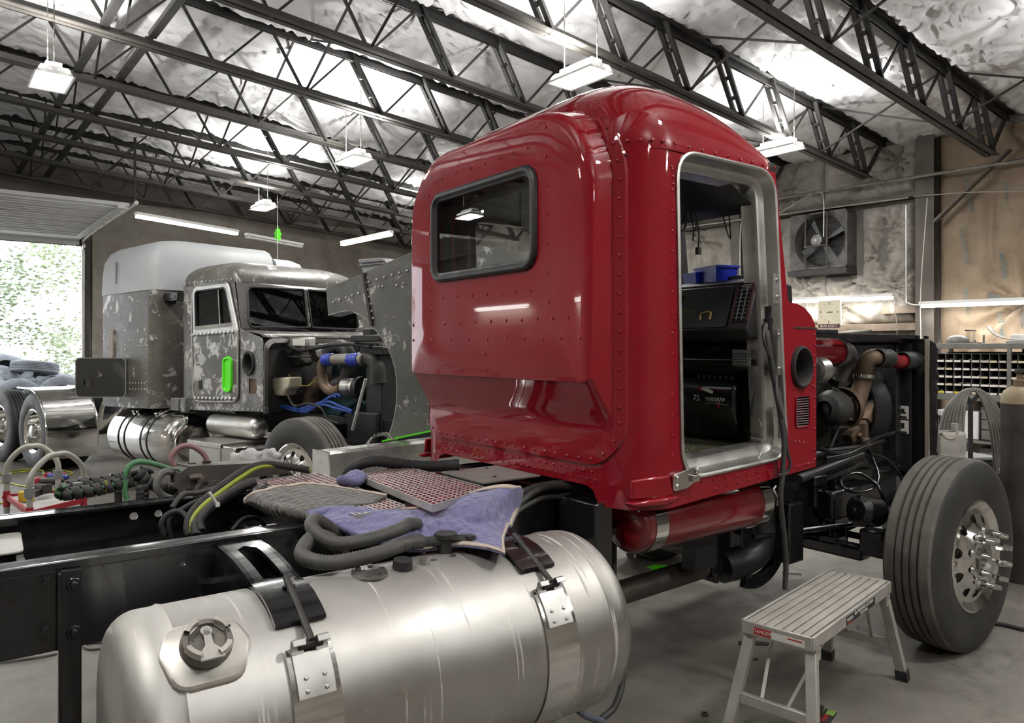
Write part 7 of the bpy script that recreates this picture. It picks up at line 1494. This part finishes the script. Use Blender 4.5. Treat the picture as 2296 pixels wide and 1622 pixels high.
# ================================================================ outside the overhead door
m = MB(); m.box(-22, 14, YF+.35, 60, -.2, -.02); m.build('ground', mat('pale_yard_gravel', (.42, .40, .37), .9, 0, .2, 2), frame=B, smooth=0, kind='structure')
TYO = mat('sunlit_grey_rubber', (.16, .17, .185), .75, 0, .25, 6)  # mottled mid grey shared by all the yard tyres
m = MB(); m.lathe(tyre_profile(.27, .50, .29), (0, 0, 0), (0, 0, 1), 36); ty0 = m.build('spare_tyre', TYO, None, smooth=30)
m = MB()
spots = [(.35, 19.7, .0, 0, 0, 'lying flat, lowest of the pair at the left end of the heap'), (.4, 19.75, .28, 0, .06, 'lying flat on another at the left end of the heap'), (2.55, 19.7, .50, 1.32, .45, 'standing upright with its hole facing the open door'), (1.75, 19.75, .44, 1.15, -.45, 'leaning in front of the heap'), (2.15, 20.7, 1.06, -.12, .1, 'topmost of the heap outside the door')]
rs = random.Random(21)
for k in range(22):
    x = 1.0+.44*(k % 7)+rs.uniform(-.1, .1); L_ = k//7; spots.append((x+.2*L_, 20.3+.3*rs.random()+.2*L_, .02+.27*L_, rs.uniform(-.2, .75)*(1 if L_ else .3), rs.uniform(-.35, .35), None))
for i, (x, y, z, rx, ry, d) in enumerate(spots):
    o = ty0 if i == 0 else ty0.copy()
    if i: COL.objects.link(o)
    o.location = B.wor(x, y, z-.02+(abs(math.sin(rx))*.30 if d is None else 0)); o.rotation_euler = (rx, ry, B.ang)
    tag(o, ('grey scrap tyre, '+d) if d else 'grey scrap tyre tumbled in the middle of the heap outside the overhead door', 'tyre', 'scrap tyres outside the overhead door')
m = MB(); m.box(-.7, .7, -.35, .35, 0, .25); o = m.build('pallet_box', mat('pale_box', (.6, .58, .55), .7), None); o.location = B.wor(2.9, 19.0, -.02); o.rotation_euler = (0, 0, B.ang); tag(o, 'pale box on the ground right of the tyre pile', 'box')
LEAF = [mat('pale_leaf', (.34, .40, .25), .6, 0, .3, 3), mat('dark_leaf', (.22, .28, .17), .6, 0, .3, 3)]; BARK = mat('bark', (.12, .09, .07), .8)
for i, (x, y, h, w, k, d) in enumerate(((-3, 27, 6, 2.6, 0, 'at the left of the doorway'), (1.2, 26, 4.2, 2.0, 1, 'low in the middle of the doorway'), (4.2, 27, 6.5, 2.6, 0, 'right of the middle of the doorway'), (6.8, 30, 7.5, 3.0, 1, 'beside the right door jamb'), (0, 33, 8.5, 3.4, 0, 'tall and far behind the middle of the doorway'), (9.5, 34, 8, 3.2, 0, 'farthest right behind the door jamb'), (-7, 31, 8, 3.2, 1, 'farthest left beyond the doorway'))):
    t = thing('tree', 'pale leafy tree outside the open door, '+d, 'tree', B, (x, y, -.02), group='trees beyond the overhead door')
    m = MB(); m.tube([(0, 0, 0), (.1, 0, h*.4), (-.05, .1, h*.8)], lambda q: .16*(1-.7*q), 10, 4); m.build('trunk', BARK, t)
    rs = random.Random(i); m = MB(); cl_ = [(rs.gauss(0, w*.35), rs.gauss(0, w*.35), h*rs.uniform(.15, 1.0)) for _ in range(26)]
    for _ in range(2600):
        c = rs.choice(cl_); p = Vector((c[0]+rs.gauss(0, .34), c[1]+rs.gauss(0, .34), max(.05, c[2]+rs.gauss(0, .3)))); a = Vector((rs.gauss(0, 1), rs.gauss(0, 1), rs.gauss(0, 1))).normalized(); u, v = basis(a); s = rs.uniform(.05, .11); m.add([p-u*s, p+v*s*.5, p+u*s, p-v*s*.5], [(0, 1, 2, 3)])
    m.build('foliage', LEAF[k], t, smooth=0, fix=False)
